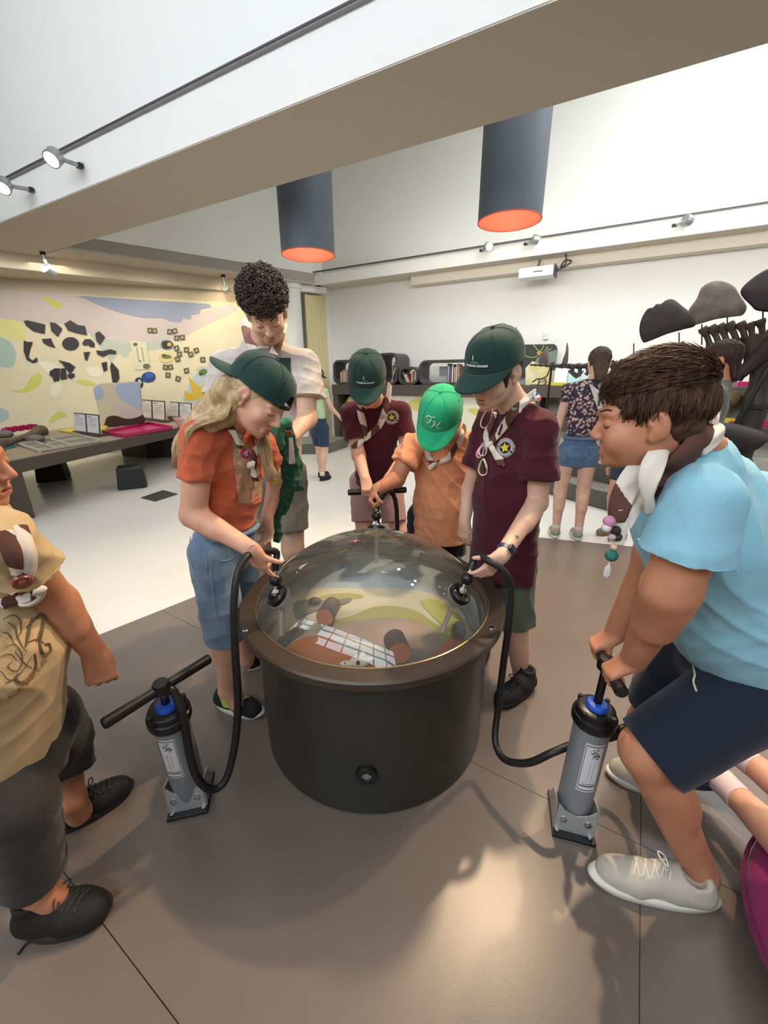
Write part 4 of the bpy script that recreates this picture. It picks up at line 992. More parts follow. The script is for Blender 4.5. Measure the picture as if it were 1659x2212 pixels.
hL0 = atZ(270, 1530, .555); hL1 = atZ(416, 1440, .555)
bL = atZ(404, 1747, 0) + Vector((-.002, .045, 0))
HLc = (hL0 + hL1) / 2
PL1, upL, HL, frL, sdL = pump(bL, .475, ((HLc.x - bL.x) / .555, (HLc.y - bL.y) / .555, 0), .08, hL1 - hL0, 'grey hand pump with its T handle pushed down, beside the drum near the beige-shirted child')
bR = atZ(1243, 1797, 0) + Vector((.002, .045, 0))
HRt = atY(1318, 1425, .93)
PR1, upR, HR, frR, sdR = pump(bR, .475, ((HRt.x - bR.x) / .62, (HRt.y - bR.y) / .62 * .5, 0), .15, atY(1365, 1475, .80) - atY(1318, 1400, 1.0), 'grey hand pump gripped by the boy in light blue, handle raised')
# the third pump, mostly hidden behind the dome
bC = Vector((.02, 2.22, 0))
# hoses
hz = lambda x, y, Y: atY(x, y, Y)
hose([PL1 + sdL * -.0 + upL * .055 + frL * .02, hz(372, 1490, .955), hz(395, 1545, .94), hz(408, 1620, .93), hz(425, 1678, .92), hz(455, 1705, .93), hz(487, 1685, .96), hz(507, 1610, 1.0), hz(514, 1520, 1.02), hz(509, 1420, 1.03), hz(505, 1320, 1.06), hz(512, 1245, 1.10), hz(532, 1203, 1.15), hz(556, 1192, 1.20), gA + axA * .03, gA - axA * .005],
     'black ribbed air hose looping from the grey pump up to the girl\'s grip')
hose([gB - axB * .005, gB + axB * .02, hz(1056, 1212, 1.20), hz(1082, 1228, 1.18), hz(1102, 1262, 1.17), hz(1100, 1340, 1.16), hz(1088, 1430, 1.16), hz(1076, 1530, 1.15), hz(1070, 1600, 1.10), hz(1090, 1640, 1.04), hz(1140, 1648, .99), hz(1195, 1625, .97), hz(1240, 1608, 1.0), hz(1290, 1600, 1.06), hz(1330, 1590, 1.05), hz(1362, 1570, 1.0), hz(1345, 1574, .93), hz(1330, 1580, .945)],
     'black ribbed air hose from the wristwatch boy\'s grip to the raised pump')
hose([gC - axC * .005, gC + axC * .04, hz(815, 1100, 1.80) + Vector((0, .1, 0)), hz(838, 1060, 1.98), hz(852, 1075, 2.02), hz(857, 1110, 2.04), hz(858, 1150, 2.06), hz(858, 1200, 2.1)], 'black air hose arching behind the dome between the striped and orange boys')

print('grips', [tuple(round(c, 3) for c in v) for v in (pA, gA, axA, pB, gB, axB, gC, axC)])
# ------------------------------------------------------------------ smooth-blend modelling: primitives -> one surface
def nv(v): return np.array(tuple(v), dtype=np.float32)
def unit(v): v = Vector(v); return v.normalized()


def cap(a, b, ra, rb, k=.012, w=None, s=1.0, fa=False, fb=False, sub=False):
    """tapered capsule a-b; squashed by s along w; flat ends fa / fb"""
    return dict(t='c', a=nv(a), b=nv(b), ra=ra, rb=rb, k=k, w=None if w is None else nv(unit(w)), s=s, fa=fa, fb=fb, sub=sub,
                lo=np.minimum(nv(a) - ra * max(s, 1), nv(b) - rb * max(s, 1)), hi=np.maximum(nv(a) + ra * max(s, 1), nv(b) + rb * max(s, 1)))


def ell(c, r, k=.012, M=None, sub=False):
    """ellipsoid; M: 3 axes (rows) if turned"""
    R = max(r) if M is not None else None
    r = np.array(r, dtype=np.float32); c = nv(c)
    e = r if R is None else np.array([R, R, R], dtype=np.float32)
    return dict(t='e', c=c, r=r, M=None if M is None else np.array([tuple(x) for x in M], dtype=np.float32), k=k, sub=sub, lo=c - e, hi=c + e)


def evalp(p, X, Y, Z):
    if p['t'] == 'e':
        x, y, z = X - p['c'][0], Y - p['c'][1], Z - p['c'][2]
        if p['M'] is not None:
            M = p['M']; x, y, z = (x * M[i][0] + y * M[i][1] + z * M[i][2] for i in range(3))
        r = p['r']
        k0 = np.sqrt((x / r[0]) ** 2 + (y / r[1]) ** 2 + (z / r[2]) ** 2) + 1e-6
        k1 = np.sqrt((x / r[0] ** 2) ** 2 + (y / r[1] ** 2) ** 2 + (z / r[2] ** 2) ** 2) + 1e-6
        return k0 * (k0 - 1) / k1
    a, b = p['a'], p['b']; ba = b - a; L2 = float(ba @ ba) + 1e-9
    x, y, z = X - a[0], Y - a[1], Z - a[2]
    h0 = (x * ba[0] + y * ba[1] + z * ba[2]) / L2
    h = np.clip(h0, 0, 1)
    x, y, z = x - h * ba[0], y - h * ba[1], z - h * ba[2]
    if p['w'] is not None:
        w = p['w']; q = (x * w[0] + y * w[1] + z * w[2]) * (1 / p['s'] - 1)
        x, y, z = x + q * w[0], y + q * w[1], z + q * w[2]
    d = np.sqrt(x * x + y * y + z * z) - (p['ra'] + (p['rb'] - p['ra']) * h)
    L = math.sqrt(L2)
    if p['fa']: d = np.maximum(d, -h0 * L)
    if p['fb']: d = np.maximum(d, (h0 - 1) * L)
    return d


def isomesh(prims, vox, xf=None):
    """surface of the blended primitives (naive surface nets). Returns verts, quads"""
    add = [p for p in prims if not p['sub']]
    lo = np.min([p['lo'] for p in add], 0) - vox * 3 - .01; hi = np.max([p['hi'] for p in add], 0) + vox * 3 + .01
    n = np.ceil((hi - lo) / vox).astype(int) + 1
    F = np.full(n, .05, dtype=np.float32)
    ax = [(lo[i] + vox * np.arange(n[i])).astype(np.float32) for i in range(3)]
    for p in prims:
        pad = p['k'] + vox * 2
        i0 = np.maximum(np.floor((p['lo'] - pad - lo) / vox).astype(int), 0); i1 = np.minimum(np.ceil((p['hi'] + pad - lo) / vox).astype(int) + 1, n)
        if np.any(i1 <= i0): continue
        X = ax[0][i0[0]:i1[0], None, None]; Y = ax[1][None, i0[1]:i1[1], None]; Z = ax[2][None, None, i0[2]:i1[2]]
        d = evalp(p, X, Y, Z); sl = tuple(slice(i0[i], i1[i]) for i in range(3)); f = F[sl]; k = max(p['k'], 1e-5)
        if p['sub']:
            d = -d; h = np.clip(.5 - .5 * (d - f) / k, 0, 1) if False else None
            h = np.maximum(k - np.abs(f - d), 0) / k; F[sl] = np.maximum(f, d) + h * h * k * .25
        else:
            h = np.maximum(k - np.abs(f - d), 0) / k; F[sl] = np.minimum(f, d) - h * h * k * .25
    s = F < 0
    c = [F[i:n[0] - 1 + i, j:n[1] - 1 + j, k:n[2] - 1 + k] for i in (0, 1) for j in (0, 1) for k in (0, 1)]
    cs = sum((x < 0).astype(np.int8) for x in c)
    act = (cs > 0) & (cs < 8); idx = np.full(act.shape, -1, dtype=np.int64); N = int(act.sum()); idx[act] = np.arange(N)
    ijk = np.argwhere(act).astype(np.float32); cv = np.stack([x[act] for x in c], 1)
    off = np.array([(i, j, k) for i in (0, 1) for j in (0, 1) for k in (0, 1)], dtype=np.float32)
    acc = np.zeros((N, 3), np.float32); cnt = np.zeros((N, 1), np.float32)
    for a in range(8):
        for b_ in (1, 2, 4):
            if a & b_: continue
            b = a | b_; fa, fb = cv[:, a], cv[:, b]; m = (fa < 0) != (fb < 0)
            t = (fa / np.where(m, fa - fb, 1))[:, None]
            acc += np.where(m[:, None], off[a] + (off[b] - off[a]) * t, 0); cnt += m[:, None]
    V = (ijk + acc / np.maximum(cnt, 1)) * vox + lo
    Q = []
    for axis in range(3):
        o1, o2 = [(1, 2), (2, 0), (0, 1)][axis]
        sl0 = [slice(1, -1)] * 3; sl1 = [slice(1, -1)] * 3; sl0[axis] = slice(0, -1); sl1[axis] = slice(1, None)
        A0, A1 = s[tuple(sl0)], s[tuple(sl1)]
        E = np.argwhere(A0 != A1)
        if len(E) == 0: continue
        inside = A0[tuple(E.T)]
        g = E.copy(); g[:, o1] += 1; g[:, o2] += 1
        def cell(d1, d2):
            q = g.copy(); q[:, o1] += d1; q[:, o2] += d2; return idx[tuple(q.T)]
        q4 = np.stack([cell(-1, -1), cell(0, -1), cell(0, 0), cell(-1, 0)], 1)
        q4 = np.where(inside[:, None], q4, q4[:, ::-1]); Q.append(q4)
    Q = np.concatenate(Q); Q = Q[(Q >= 0).all(1)]
    V = V.astype(float)
    # light smoothing
    e = np.concatenate([Q[:, [0, 1]], Q[:, [1, 2]], Q[:, [2, 3]], Q[:, [3, 0]]])
    for _ in range(2):
        S_ = np.zeros_like(V); K = np.zeros((len(V), 1)); np.add.at(S_, e[:, 0], V[e[:, 1]]); np.add.at(K, e[:, 0], 1)
        V = V * .5 + .5 * S_ / np.maximum(K, 1)
    return V, Q


def normals(V, Q):
    n = np.cross(V[Q[:, 2]] - V[Q[:, 0]], V[Q[:, 3]] - V[Q[:, 1]]); N = np.zeros_like(V)
    for i in range(4): np.add.at(N, Q[:, i], n)
    return N / (np.linalg.norm(N, axis=1, keepdims=True) + 1e-9)


def folds(V, Q, amp, freq, dirs=None, seed=0):
    """cloth folds: ridged sines bent by slow noise, pushed along the normal"""
    N = normals(V, Q); r = np.random.RandomState(seed); h = np.zeros(len(V))
    for k in range(5):
        d = r.normal(size=3) if dirs is None else np.array(tuple(dirs[k % len(dirs)]), float) + r.normal(size=3) * .35
        d /= np.linalg.norm(d); f = freq * (1 + .45 * k); e = r.normal(size=(3, 3)); e /= np.linalg.norm(e, axis=1, keepdims=True)
        w = sum(np.sin(V @ e[i] * freq * (.45 + .3 * i) + r.rand() * 6) for i in range(3))
        ph = V @ d * f + w * 1.7 + r.rand() * 6
        h += (1 - np.abs(np.sin(ph))) ** 1.6 * (.5 + .5 * np.sin(V @ e[0] * freq * .35 + r.rand() * 6)) / (1 + .6 * k)
    return V + N * ((h - .8) * amp)[:, None]


class Surf:
    def __init__(s, objs):
        V, F = [], []
        for o in objs:
            n = len(V); L = wl(o); V += [v.co + L for v in o.data.vertices]; F += [[i + n for i in p.vertices] for p in o.data.polygons]
        s.t = BVHTree.FromPolygons(V, F); s.last = 1.0
    def path(s, pts, off):
        """points laid on the surface; where the line leaves it, the depth of the nearest point that met it"""
        hit = [s.t.ray_cast(EYE, ray(x, y).normalized()) for x, y in pts]; ok = [i for i, h in enumerate(hit) if h[0] is not None]
        P = []; N_ = []
        for i, (x, y) in enumerate(pts):
            if hit[i][0] is not None: a, n = s.at(x, y, off)
            else:
                j = min(ok, key=lambda q: abs(q - i)) if ok else None
                a, n = (atY(x, y, hit[j][0].y - off), (s.at(*pts[j], off)[1])) if j is not None else (atY(x, y, s.last), -ray(x, y).normalized())
            P.append(a); N_.append(n)
        return P, N_
    def at(s, x, y, off=.004):
        d = ray(x, y).normalized(); h = s.t.ray_cast(EYE, d)
        if h[0] is None: return atY(x, y, s.last), -d
        s.last = h[0].y; n = h[1]
        if n.dot(d) > 0: n = -n
        return h[0] + n * off, n


def smooth_pts(P, it=2):
    P = [Vector(p) for p in P]
    for _ in range(it): P = [P[0]] + [(P[i - 1] + P[i] * 2 + P[i + 1]) / 4 for i in range(1, len(P) - 1)] + [P[-1]]
    return P


def ribbon(P, Nn, w, th, ms, pitch, name, parent, loc=None, n=60, start=0):
    """flattened roll of cloth with slanting stripes; P points, Nn outward normals"""
    W0 = w if isinstance(w, (list, tuple)) else [w] * len(P)
    L = [0]
    for a, b in zip(P[:-1], P[1:]): L.append(L[-1] + (b - a).length)
    m = max(8, int(L[-1] / .0022)); Q = []; NQ = []; W = []; j = 0
    for i in range(m + 1):
        s = L[-1] * i / m
        while j < len(L) - 2 and L[j + 1] < s: j += 1
        t = (s - L[j]) / max(1e-9, L[j + 1] - L[j]); Q.append(P[j].lerp(P[j + 1], t)); NQ.append(Nn[j].lerp(Nn[j + 1], t)); W.append(W0[j] * (1 - t) + W0[j + 1] * t)
    m += 1; V = []; SS = [L[-1] * i / (m - 1) for i in range(m)]
    for i in range(m):
        T = (Q[min(i + 1, m - 1)] - Q[max(i - 1, 0)]).normalized(); N_ = (NQ[i] - T * NQ[i].dot(T)).normalized(); X = T.cross(N_)
        for j in range(n):
            t = 2 * PI * j / n; c, s_ = math.cos(t), math.sin(t)
            pl = 1 + .22 * math.sin(SS[i] * 70 + t * 2) + .16 * math.cos(3 * t + SS[i] * 30)
            V.append(Q[i] + X * c * W[i] + N_ * s_ * th * pl)
    F = []; MI = []
    for i in range(m - 1):
        for j in range(n):
            F.append((i * n + j, i * n + (j + 1) % n, (i + 1) * n + (j + 1) % n, (i + 1) * n + j))
            x = math.cos(2 * PI * (j + .5) / n) * .5 * w_mid(W0) / max(pitch, 1e-6) * 1.6
            MI.append(1 if ((x + SS[i] / pitch + start) % 1.0) < .45 else 0)
    F += [tuple(range(n))[::-1], tuple(range((m - 1) * n, m * n))]; MI += [0, 0]
    o = mk(name, V, F, ms, parent, True, loc); o.data.polygons.foreach_set('material_index', MI); return o


def w_mid(W): return W[len(W) // 2]


# ------------------------------------------------------------------ people: materials
def skin(name, c, c2): return mat(name, c, .5, bump=.12, bscale=350, sss=.12, col2=c2, scale=14, spec=.4)
SK_fair = skin('skin_fair', '#cf9a82', '#dba98f'); SK_tan = skin('skin_tan', '#b57a5c', '#c48868'); SK_pale = skin('skin_pale', '#d0a68e', '#dcb49c')
M_lip = mat('lips_rose', '#a8605a', .45); M_lash = mat('lash_dark', '#2a1c18', .6); M_eyew = mat('eye_white', '#d8d4cc', .2); M_iris = mat('iris_brown', '#2c1a12', .2)
M_ker_w = mat('neckerchief_white', '#ddd3c6', .85, bump=.2, bscale=300); M_ker_b = mat('neckerchief_brown', '#5a382c', .85, bump=.2, bscale=300)
KER = [M_ker_w, M_ker_b]
def hairm(name, c, c2, st=(1, 1, .12), sc=160): return mat(name, c, .60, col2=c2, scale=sc, bump=.5, bscale=sc * 1.2, stretch=st, spec=.22)


def hframe(fwd, up):
    f = unit(fwd); u = Vector(up); u = (u - f * u.dot(f)).normalized(); r = f.cross(u); return Matrix((r, f, u)).transposed()   # x to the person's right


class Head:
    def __init__(s, c, fwd, up, k): s.c = Vector(c); s.R = hframe(fwd, up); s.k = k; s.Rn = np.array(s.R)
    def w(s, p): return s.c + s.R @ (Vector(p) * s.k)
    def W(s, V): return (V * s.k) @ s.Rn.T + np.array(s.c)
    def l(s, p): return (s.R.transposed() @ (Vector(p) - s.c)) / s.k


def head_prims(H, neck, nr=.052, mouth=0, lid=True, nose=1.0):
    n_ = H.l(neck)
    p = [ell((0, -.020, .040), (.073, .094, .080)), ell((0, .018, -.018), (.064, .070, .085), .02), ell((0, .024, -.068), (.049, .054, .040), .02),
         ell((0, .064, -.096), (.020, .017, .016), .02), cap((-.05, -.012, -.045), (-.022, .048, -.088), .017, .015, .02), cap((.05, -.012, -.045), (.022, .048, -.088), .017, .015, .02)]
    for s in (-1, 1):
        p += [ell((s * .038, .056, -.036), (.024, .022, .022), .02), cap((s * .010, .084, .016), (s * .040, .070, .014), .010, .008, .014)]
    for s in (-1, 1): p += [ell((s * .031, .094, -.004), (.016, .014, .012), .014, sub=True)]
    for s in (-1, 1):
        p += [ell((s * .031, .071, -.006), (.0150, .0145, .0125), .003)]
    p += [cap((0, .083, .004), (0, .0985 + .0055 * nose, -.034), .0065, .0100, .010), ell((-.010, .093, -.040), (.0075, .009, .007), .006), ell((.010, .093, -.040), (.0075, .009, .007), .006)]
    p += [cap((-.017, .080, -.0655), (.017, .080, -.0655), .0065, .0065, .008), cap((0, .086, -.0645), (0, .086, -.0645), .0065, .0065, .006), cap((-.014, .080, -.0765), (.014, .080, -.0765), .007, .007, .008)]
    if mouth: p += [ell((0, .090, -.071), (.017, .018, mouth), .003, sub=True)]
    else: p += [cap((-.021, .0905, -.0705), (.021, .0905, -.0705), .0012, .0012, .004, sub=True)]
    for s in (-1, 1):
        e = [Vector((1, .25 * s, 0)).normalized(), Vector((-.25 * s, 1, -.25)).normalized()]; e.append(e[0].cross(e[1]))
        p += [ell((s * .077, -.011, -.004), (.0105, .021, .034), .005, M=e), ell((s * .075, -.003, -.032), (.008, .010, .011), .006), ell((s * .0895, -.004, .000), (.0085, .012, .021), .003, M=e, sub=True), ell((s * .0815, .004, -.006), (.004, .004, .006), .003)]
    d = (Vector(n_) - Vector((0, -.022, -.055)))
    p += [cap((0, -.024, -.045), n_, nr * .98, nr, .03), cap(n_, Vector(n_) + d.normalized() * .03, nr, nr * 1.2, .03)]
    return p


def face_details(H, body, eyes='down', brow=M_lash, smile=0):
    S_ = Surf([body])
    def onf(x, z, off=.0008):
        o = H.w((x, .2, z)); d = H.R @ Vector((0, -1, 0)); h = S_.t.ray_cast(o, d)
        return (h[0] - d * off * H.k) if h[0] is not None else H.w((x, .09, z))
    for s in (-1, 1):
        MB().tube([onf(s * (.012 + .031 * t), .0185 + .006 * math.sin(t * 2.4), .001) for t in [i / 7 for i in range(8)]], [.001 * H.k] + [.0021 * H.k] * 6 + [.0007 * H.k], 6).build('eyebrow', brow, body, True)
        z0 = -.0105 if eyes == 'down' else -.001
        MB().tube([onf(s * (.0175 + .027 * t), z0 - (.0045 if eyes == 'down' else -.0045) * math.sin(t * PI), .0006) for t in [i / 7 for i in range(8)]], .0011 * H.k, 5).build('eyelash', M_lash, body, True)
        if eyes == 'open':
            bl = MB().ball((0, 0, 0), 1, 16, 12); e = mk('eyeball', [H.w((s * .031 + v[0] * .0132, .0748 + v[1] * .0114, -.0055 + v[2] * .0078)) for v in bl.v], bl.f, M_eyew, body, True)
            a = H.R @ Vector((0, 1, -.12)); MB().lathe(H.w((s * .031, .0748, -.0055)) + a.normalized() * .0098 * H.k, [(.001, .0026 * H.k), (.0035 * H.k, .0021 * H.k), (.0050 * H.k, .0006 * H.k)], 16, axis=a).build('iris', M_iris, e, True)
    for z, r, n in ((-.0650, .0044, .0200), (-.0765, .0050, .0165)):
        MB().tube([onf(n * (t * 2 - 1), z + (.0012 * math.cos(t * 4 * PI) if z > -.07 else -.001 * math.sin(t * PI)) + smile * (2 * t - 1) ** 2, -.0026) for t in [i / 8 for i in range(9)]], [.0006] + [r * H.k * (.6 + .4 * math.sin(PI * i / 8)) for i in range(1, 8)] + [.0006], 6).build('lip', M_lip, body, True)


def finger(p0, d, n, L, r, curls, k=.004):
    """chain of three phalanges bending from d towards the palm normal n"""
    out = []; p = Vector(p0); a = 0; ls = (.46, .30, .24); rs = (r, r * .93, r * .86, r * .74)
    for i in range(3):
        a += math.radians(curls[i]); v = Vector(d) * math.cos(a) + Vector(n) * math.sin(a); q = p + v * L * ls[i]
        out.append(cap(p, q, rs[i], rs[i + 1], k)); p = q
    return out


def hand_prims(W_, D, N_, S_, k=1.0, curl=(25, 30, 20), curls=None, thumb=(.75, .65, .1), tcurl=(10, 25, 20), spread=.10):
    """wrist, direction of the fingers, palm normal (the way fingers bend), thumb side"""
    D = unit(D); N_ = Vector(N_); N_ = (N_ - D * N_.dot(D)).normalized(); S_ = Vector(S_); S_ = (S_ - D * S_.dot(D) - N_ * S_.dot(N_)).normalized()
    W_ = Vector(W_); P = []
    L = .078 * k
    P.append(cap(W_ - D * .012 * k, W_ + D * L * .35, .024 * k, .031 * k, .016, w=N_, s=.62))
    for i, x in enumerate((.026, .009, -.009, -.025)):
        P.append(cap(W_ + S_ * x * .6 * k + D * .012 * k, W_ + D * L * (1.0 if i else .98) * (1 if i < 3 else .93) + S_ * x * k, .0135 * k, .0108 * k, .010))
    P.append(cap(W_ + D * .015 * k + S_ * .018 * k + N_ * .004 * k, W_ + D * .045 * k + S_ * .028 * k + N_ * .008 * k, .016 * k, .012 * k, .012))
    for i, (x, l) in enumerate(((.026, .070), (.009, .078), (-.009, .073), (-.026, .058))):
        c = (curls[i] if curls else curl)
        d = (D + S_ * spread * (1.5 - i)).normalized()
        P += finger(W_ + D * L * (.98 if i < 3 else .92) + S_ * x * k, d, N_, l * k, .0088 * k if i < 3 else .0078 * k, c)
    td = (D * thumb[0] + S_ * thumb[1] + N_ * thumb[2]).normalized(); tn = (N_ * .8 - S_ * .5); tn = (tn - td * tn.dot(td)).normalized()
    P += finger(W_ + D * .030 * k + S_ * .026 * k + N_ * .006 * k, td, tn, .072 * k, .0105 * k, tcurl)
    return P


def limb(a, m, b, r, k=.02, bulge=None):
    """upper and lower segment with radii r = (r0, r1 at the joint, r2 at the end)"""
    a, m, b = Vector(a), Vector(m), Vector(b)
    P = [cap(a, m, r[0], r[1], k), cap(m, b, r[1] * .98, r[2], k)]
    if bulge: P.append(cap(m.lerp(b, .18) + Vector(bulge[0]) * r[1] * .25, m.lerp(b, .42) + Vector(bulge[0]) * r[1] * .28, r[1] * bulge[1], r[1] * bulge[1] * .9, k))
    return P


def joinmesh(parts, name, m, root, smooth=True):
    V = []; F = []; n = 0
    for v, q in parts: V.append(v); F.append(q + n); n += len(v)
    return mk(name, np.concatenate(V), np.concatenate(F), m, root, smooth)


def blob_part(name, prims, vox, m, root, fold=None, seed=0, dirs=None):
    V, Q = isomesh(prims, vox)
    if fold: V = folds(V, Q, fold[0], fold[1], dirs, seed)
    return mk(name, V, Q, m, root, True)


# ------------------------------------------------------------------ caps, hair, shoes
def ball_cap(H, m, root, text=None, back=False, mdark=None, tilt=0, sc=1.0, vox=.0035):
    """five-panel cap; back=True turns the peak to the nape"""
    sgn = -1 if back else 1
    R = Matrix.Rotation(tilt, 3, 'X')
    def T(p): return H.w(R @ Vector(p))
    n = 48; rings = []
    prof = [(0, 1.0), (.25, .985), (.45, .93), (.62, .84), (.78, .70), (.90, .50), (.97, .28), (1.0, .06), (1.02, -.08), (1.03, -.20)]
    V = []
    for rr_, zz in prof:
        for j in range(n):
            t = 2 * PI * j / n; cx, cy = math.cos(t), math.sin(t)
            seam = 1 - .012 * max(0, 1 - abs(((j + 4) % 8) - 4) / 1.0) if 0 < rr_ < 1.0 else 1
            frontb = 1 + (.04 * max(0, cy * sgn) * (1 if zz > .1 else .4))
            V.append(T((.083 * sc * rr_ * cx * seam, -.013 + .103 * sc * rr_ * cy * seam * frontb, .046 + .081 * sc * zz + (.005 * max(0, cy * sgn) if .3 < zz < .95 else 0))))
    m_ = len(prof); F = []
    for i in range(m_ - 1):
        for j in range(n):
            if back and i >= m_ - 4 and abs(((j / n * 2 * PI - PI / 2 + PI) % (2 * PI)) - PI) < .42 - .12 * (m_ - 2 - i): continue      # strap opening sits over the brow
            F.append((i * n + j, i * n + (j + 1) % n, (i + 1) * n + (j + 1) % n, (i + 1) * n + j))
    cap_o = mk('cap', V, F, m, root, True)
    md = cap_o.modifiers.new('thick', 'SOLIDIFY'); md.thickness = .003; md.offset = 1
    sb = cap_o.modifiers.new('smooth', 'SUBSURF'); sb.levels = sb.render_levels = 1
    for j in range(5 if not back else 5):
        t = PI / 2 + 2 * PI * (j + .5) / 5
        P_ = []
        for rr_, zz in prof[:8]:
            for_ = 1 + (.04 * max(0, math.sin(t) * sgn) * (1 if zz > .1 else .4))
            P_.append(T((.0840 * sc * rr_ * math.cos(t) + .0006 * math.cos(t), -.013 + .1035 * sc * rr_ * math.sin(t) * for_ + .0006 * math.sin(t), .0462 + .081 * sc * zz + (.005 * max(0, math.sin(t) * sgn) if .3 < zz < .95 else 0))))
        MB().tube(spline([tuple(p) for p in P_], 3), .0009, 5).build('cap_seam', m, cap_o, True)
    # peak
    V = []; F = []; nu, nr_ = 22, 8
    for i in range(nr_ + 1):
        r = i / nr_
        for j in range(nu + 1):
            a = math.radians(14 + 152 * j / nu); ex = math.cos(a); ey = math.sin(a)
            w0 = .0835 * sc * ex; y0 = -.013 + .1045 * sc * ey * (1.03)
            ed = (max(0, (ey - .27) / .73)) ** .45
            x = w0 * (1 - .06 * r * ed); y = y0 + r * .076 * sc * ed
            z = .030 - .022 * r * ed - .020 * abs(ex) ** 2 * r * ed
            V.append(T((x, y * sgn if sgn > 0 else -(y + .026), z)))
    for i in range(nr_):
        for j in range(nu):
            q = (i * (nu + 1) + j, i * (nu + 1) + j + 1, (i + 1) * (nu + 1) + j + 1, (i + 1) * (nu + 1) + j); F.append(q)
    pk = mk('cap_peak', V, F, m, cap_o, True)
    md = pk.modifiers.new('thick', 'SOLIDIFY'); md.thickness = .004; md.offset = 0
    MB().ball(T((0, -.013, .046 + .082 * sc)), .0062).build('cap_button', m, cap_o, True)
    for j in range(0, 6):
        t = 2 * PI * j / 6 + PI / 6 * 0; rr_, zz = .80, .64
        MB().lathe(T((.084 * sc * rr_ * math.cos(t), -.013 + .104 * sc * rr_ * math.sin(t), .046 + .084 * sc * zz)), [(.0012, .001), (.0032, .0016), (.0036, .0)], 10, axis=(T((math.cos(t) * .5, math.sin(t) * .5, .5)) - T((0, 0, 0)))).build('cap_eyelet', mdark or m, cap_o)
    if back:
        V = [T((.083 * sc * math.cos(a) * 1.01, -.013 + .104 * sc * math.sin(a) * 1.03, z)) for z in (.026, .040) for a in [PI / 2 - .5 + i / 8 for i in range(9)]]
        st = mk('cap_strap', V, [(i, i + 1, 10 + i, 9 + i) for i in range(8)], mat('strap_black', '#151515', .6), cap_o, True)
        md = st.modifiers.new('thick', 'SOLIDIFY'); md.thickness = .003
    return cap_o, T


def text_mesh(txt, size, shear=0, bold=0):
    cu = bpy.data.curves.new('txt', 'FONT'); cu.body = txt; cu.size = size; cu.align_x = 'CENTER'; cu.align_y = 'CENTER'; cu.shear = shear; cu.offset = bold; cu.resolution_u = 3
    o = bpy.data.objects.new('txt', cu); C.objects.link(o); dg = bpy.context.evaluated_depsgraph_get(); me = bpy.data.meshes.new_from_object(o.evaluated_get(dg))
    V = [v.co.copy() for v in me.vertices]; F = [list(p.vertices) for p in me.polygons]; bpy.data.objects.remove(o); return V, F


def decal(V2, F, c, right, up, m, parent, name='print', surf=None, off=.0016):
    """lay a flat print (2-D points) on a surface around c"""
    right = unit(right); up = Vector(up); up = (up - right * up.dot(right)).normalized(); n = right.cross(up)
    out = []
    for v in V2:
        p = Vector(c) + right * v[0] + up * v[1]; q = None
        if surf:
            h = surf.t.ray_cast(p + n * .06, -n, .14)
            if h[0] is not None: q = h[0] + n * off
        out.append(q if q is not None else p + n * off)
    return mk(name, out, F, m, parent)


def ring2(r0, r1, n=32): return [(r * math.cos(2 * PI * j / n), r * math.sin(2 * PI * j / n)) for r in (r0, r1) for j in range(n)], [(j, (j + 1) % n, n + (j + 1) % n, n + j) for j in range(n)]
def disc2(r, n=32, k=4):
    V = [(0, 0)]; F = []
    for i in range(1, k + 1): V += [(r * i / k * math.cos(2 * PI * j / n), r * i / k * math.sin(2 * PI * j / n)) for j in range(n)]
    F += [(0, 1 + j, 1 + (j + 1) % n) for j in range(n)]
    for i in range(k - 1): F += [(1 + i * n + j, 1 + (i + 1) * n + j, 1 + (i + 1) * n + (j + 1) % n, 1 + i * n + (j + 1) % n) for j in range(n)]
    return V, F
def star2(r, ri, n=5, rot=PI / 2):
    V = [(0, 0)] + [((r if i % 2 == 0 else ri) * math.cos(rot + PI * i / n), (r if i % 2 == 0 else ri) * math.sin(rot + PI * i / n)) for i in range(2 * n)]
    return V, [(0, 1 + i, 1 + (i + 1) % (2 * n)) for i in range(2 * n)]
def stroke2(pts, w, k=6):
    P = spline([(x, y) for x, y in pts], k); V = []
    for i, p in enumerate(P):
        a, b = P[max(i - 1, 0)], P[min(i + 1, len(P) - 1)]; d = (b[0] - a[0], b[1] - a[1]); L = math.hypot(*d) or 1
        ww = w * (.35 + .65 * math.sin(PI * min(max(i / (len(P) - 1), .04), .96)))
        V += [(p[0] - d[1] / L * ww / 2, p[1] + d[0] / L * ww / 2), (p[0] + d[1] / L * ww / 2, p[1] - d[0] / L * ww / 2)]
    return V, [(2 * i, 2 * i + 1, 2 * i + 3, 2 * i + 2) for i in range(len(P) - 1)]
def merge2(lst):
    V = []; F = []
    for v, f in lst: n = len(V); V += list(v); F += [tuple(i + n for i in q) for q in f]
    return V, F


def locks(paths, m, root, name='hair', n=5, flat=.6):
    """list of (points, radii): tapered locks of hair joined in one part"""
    mb = MB()
    for P, R in paths: mb.tube(P, R, n, flat=flat)
    o = mk(name, mb.v, mb.f, m, root, True); return o


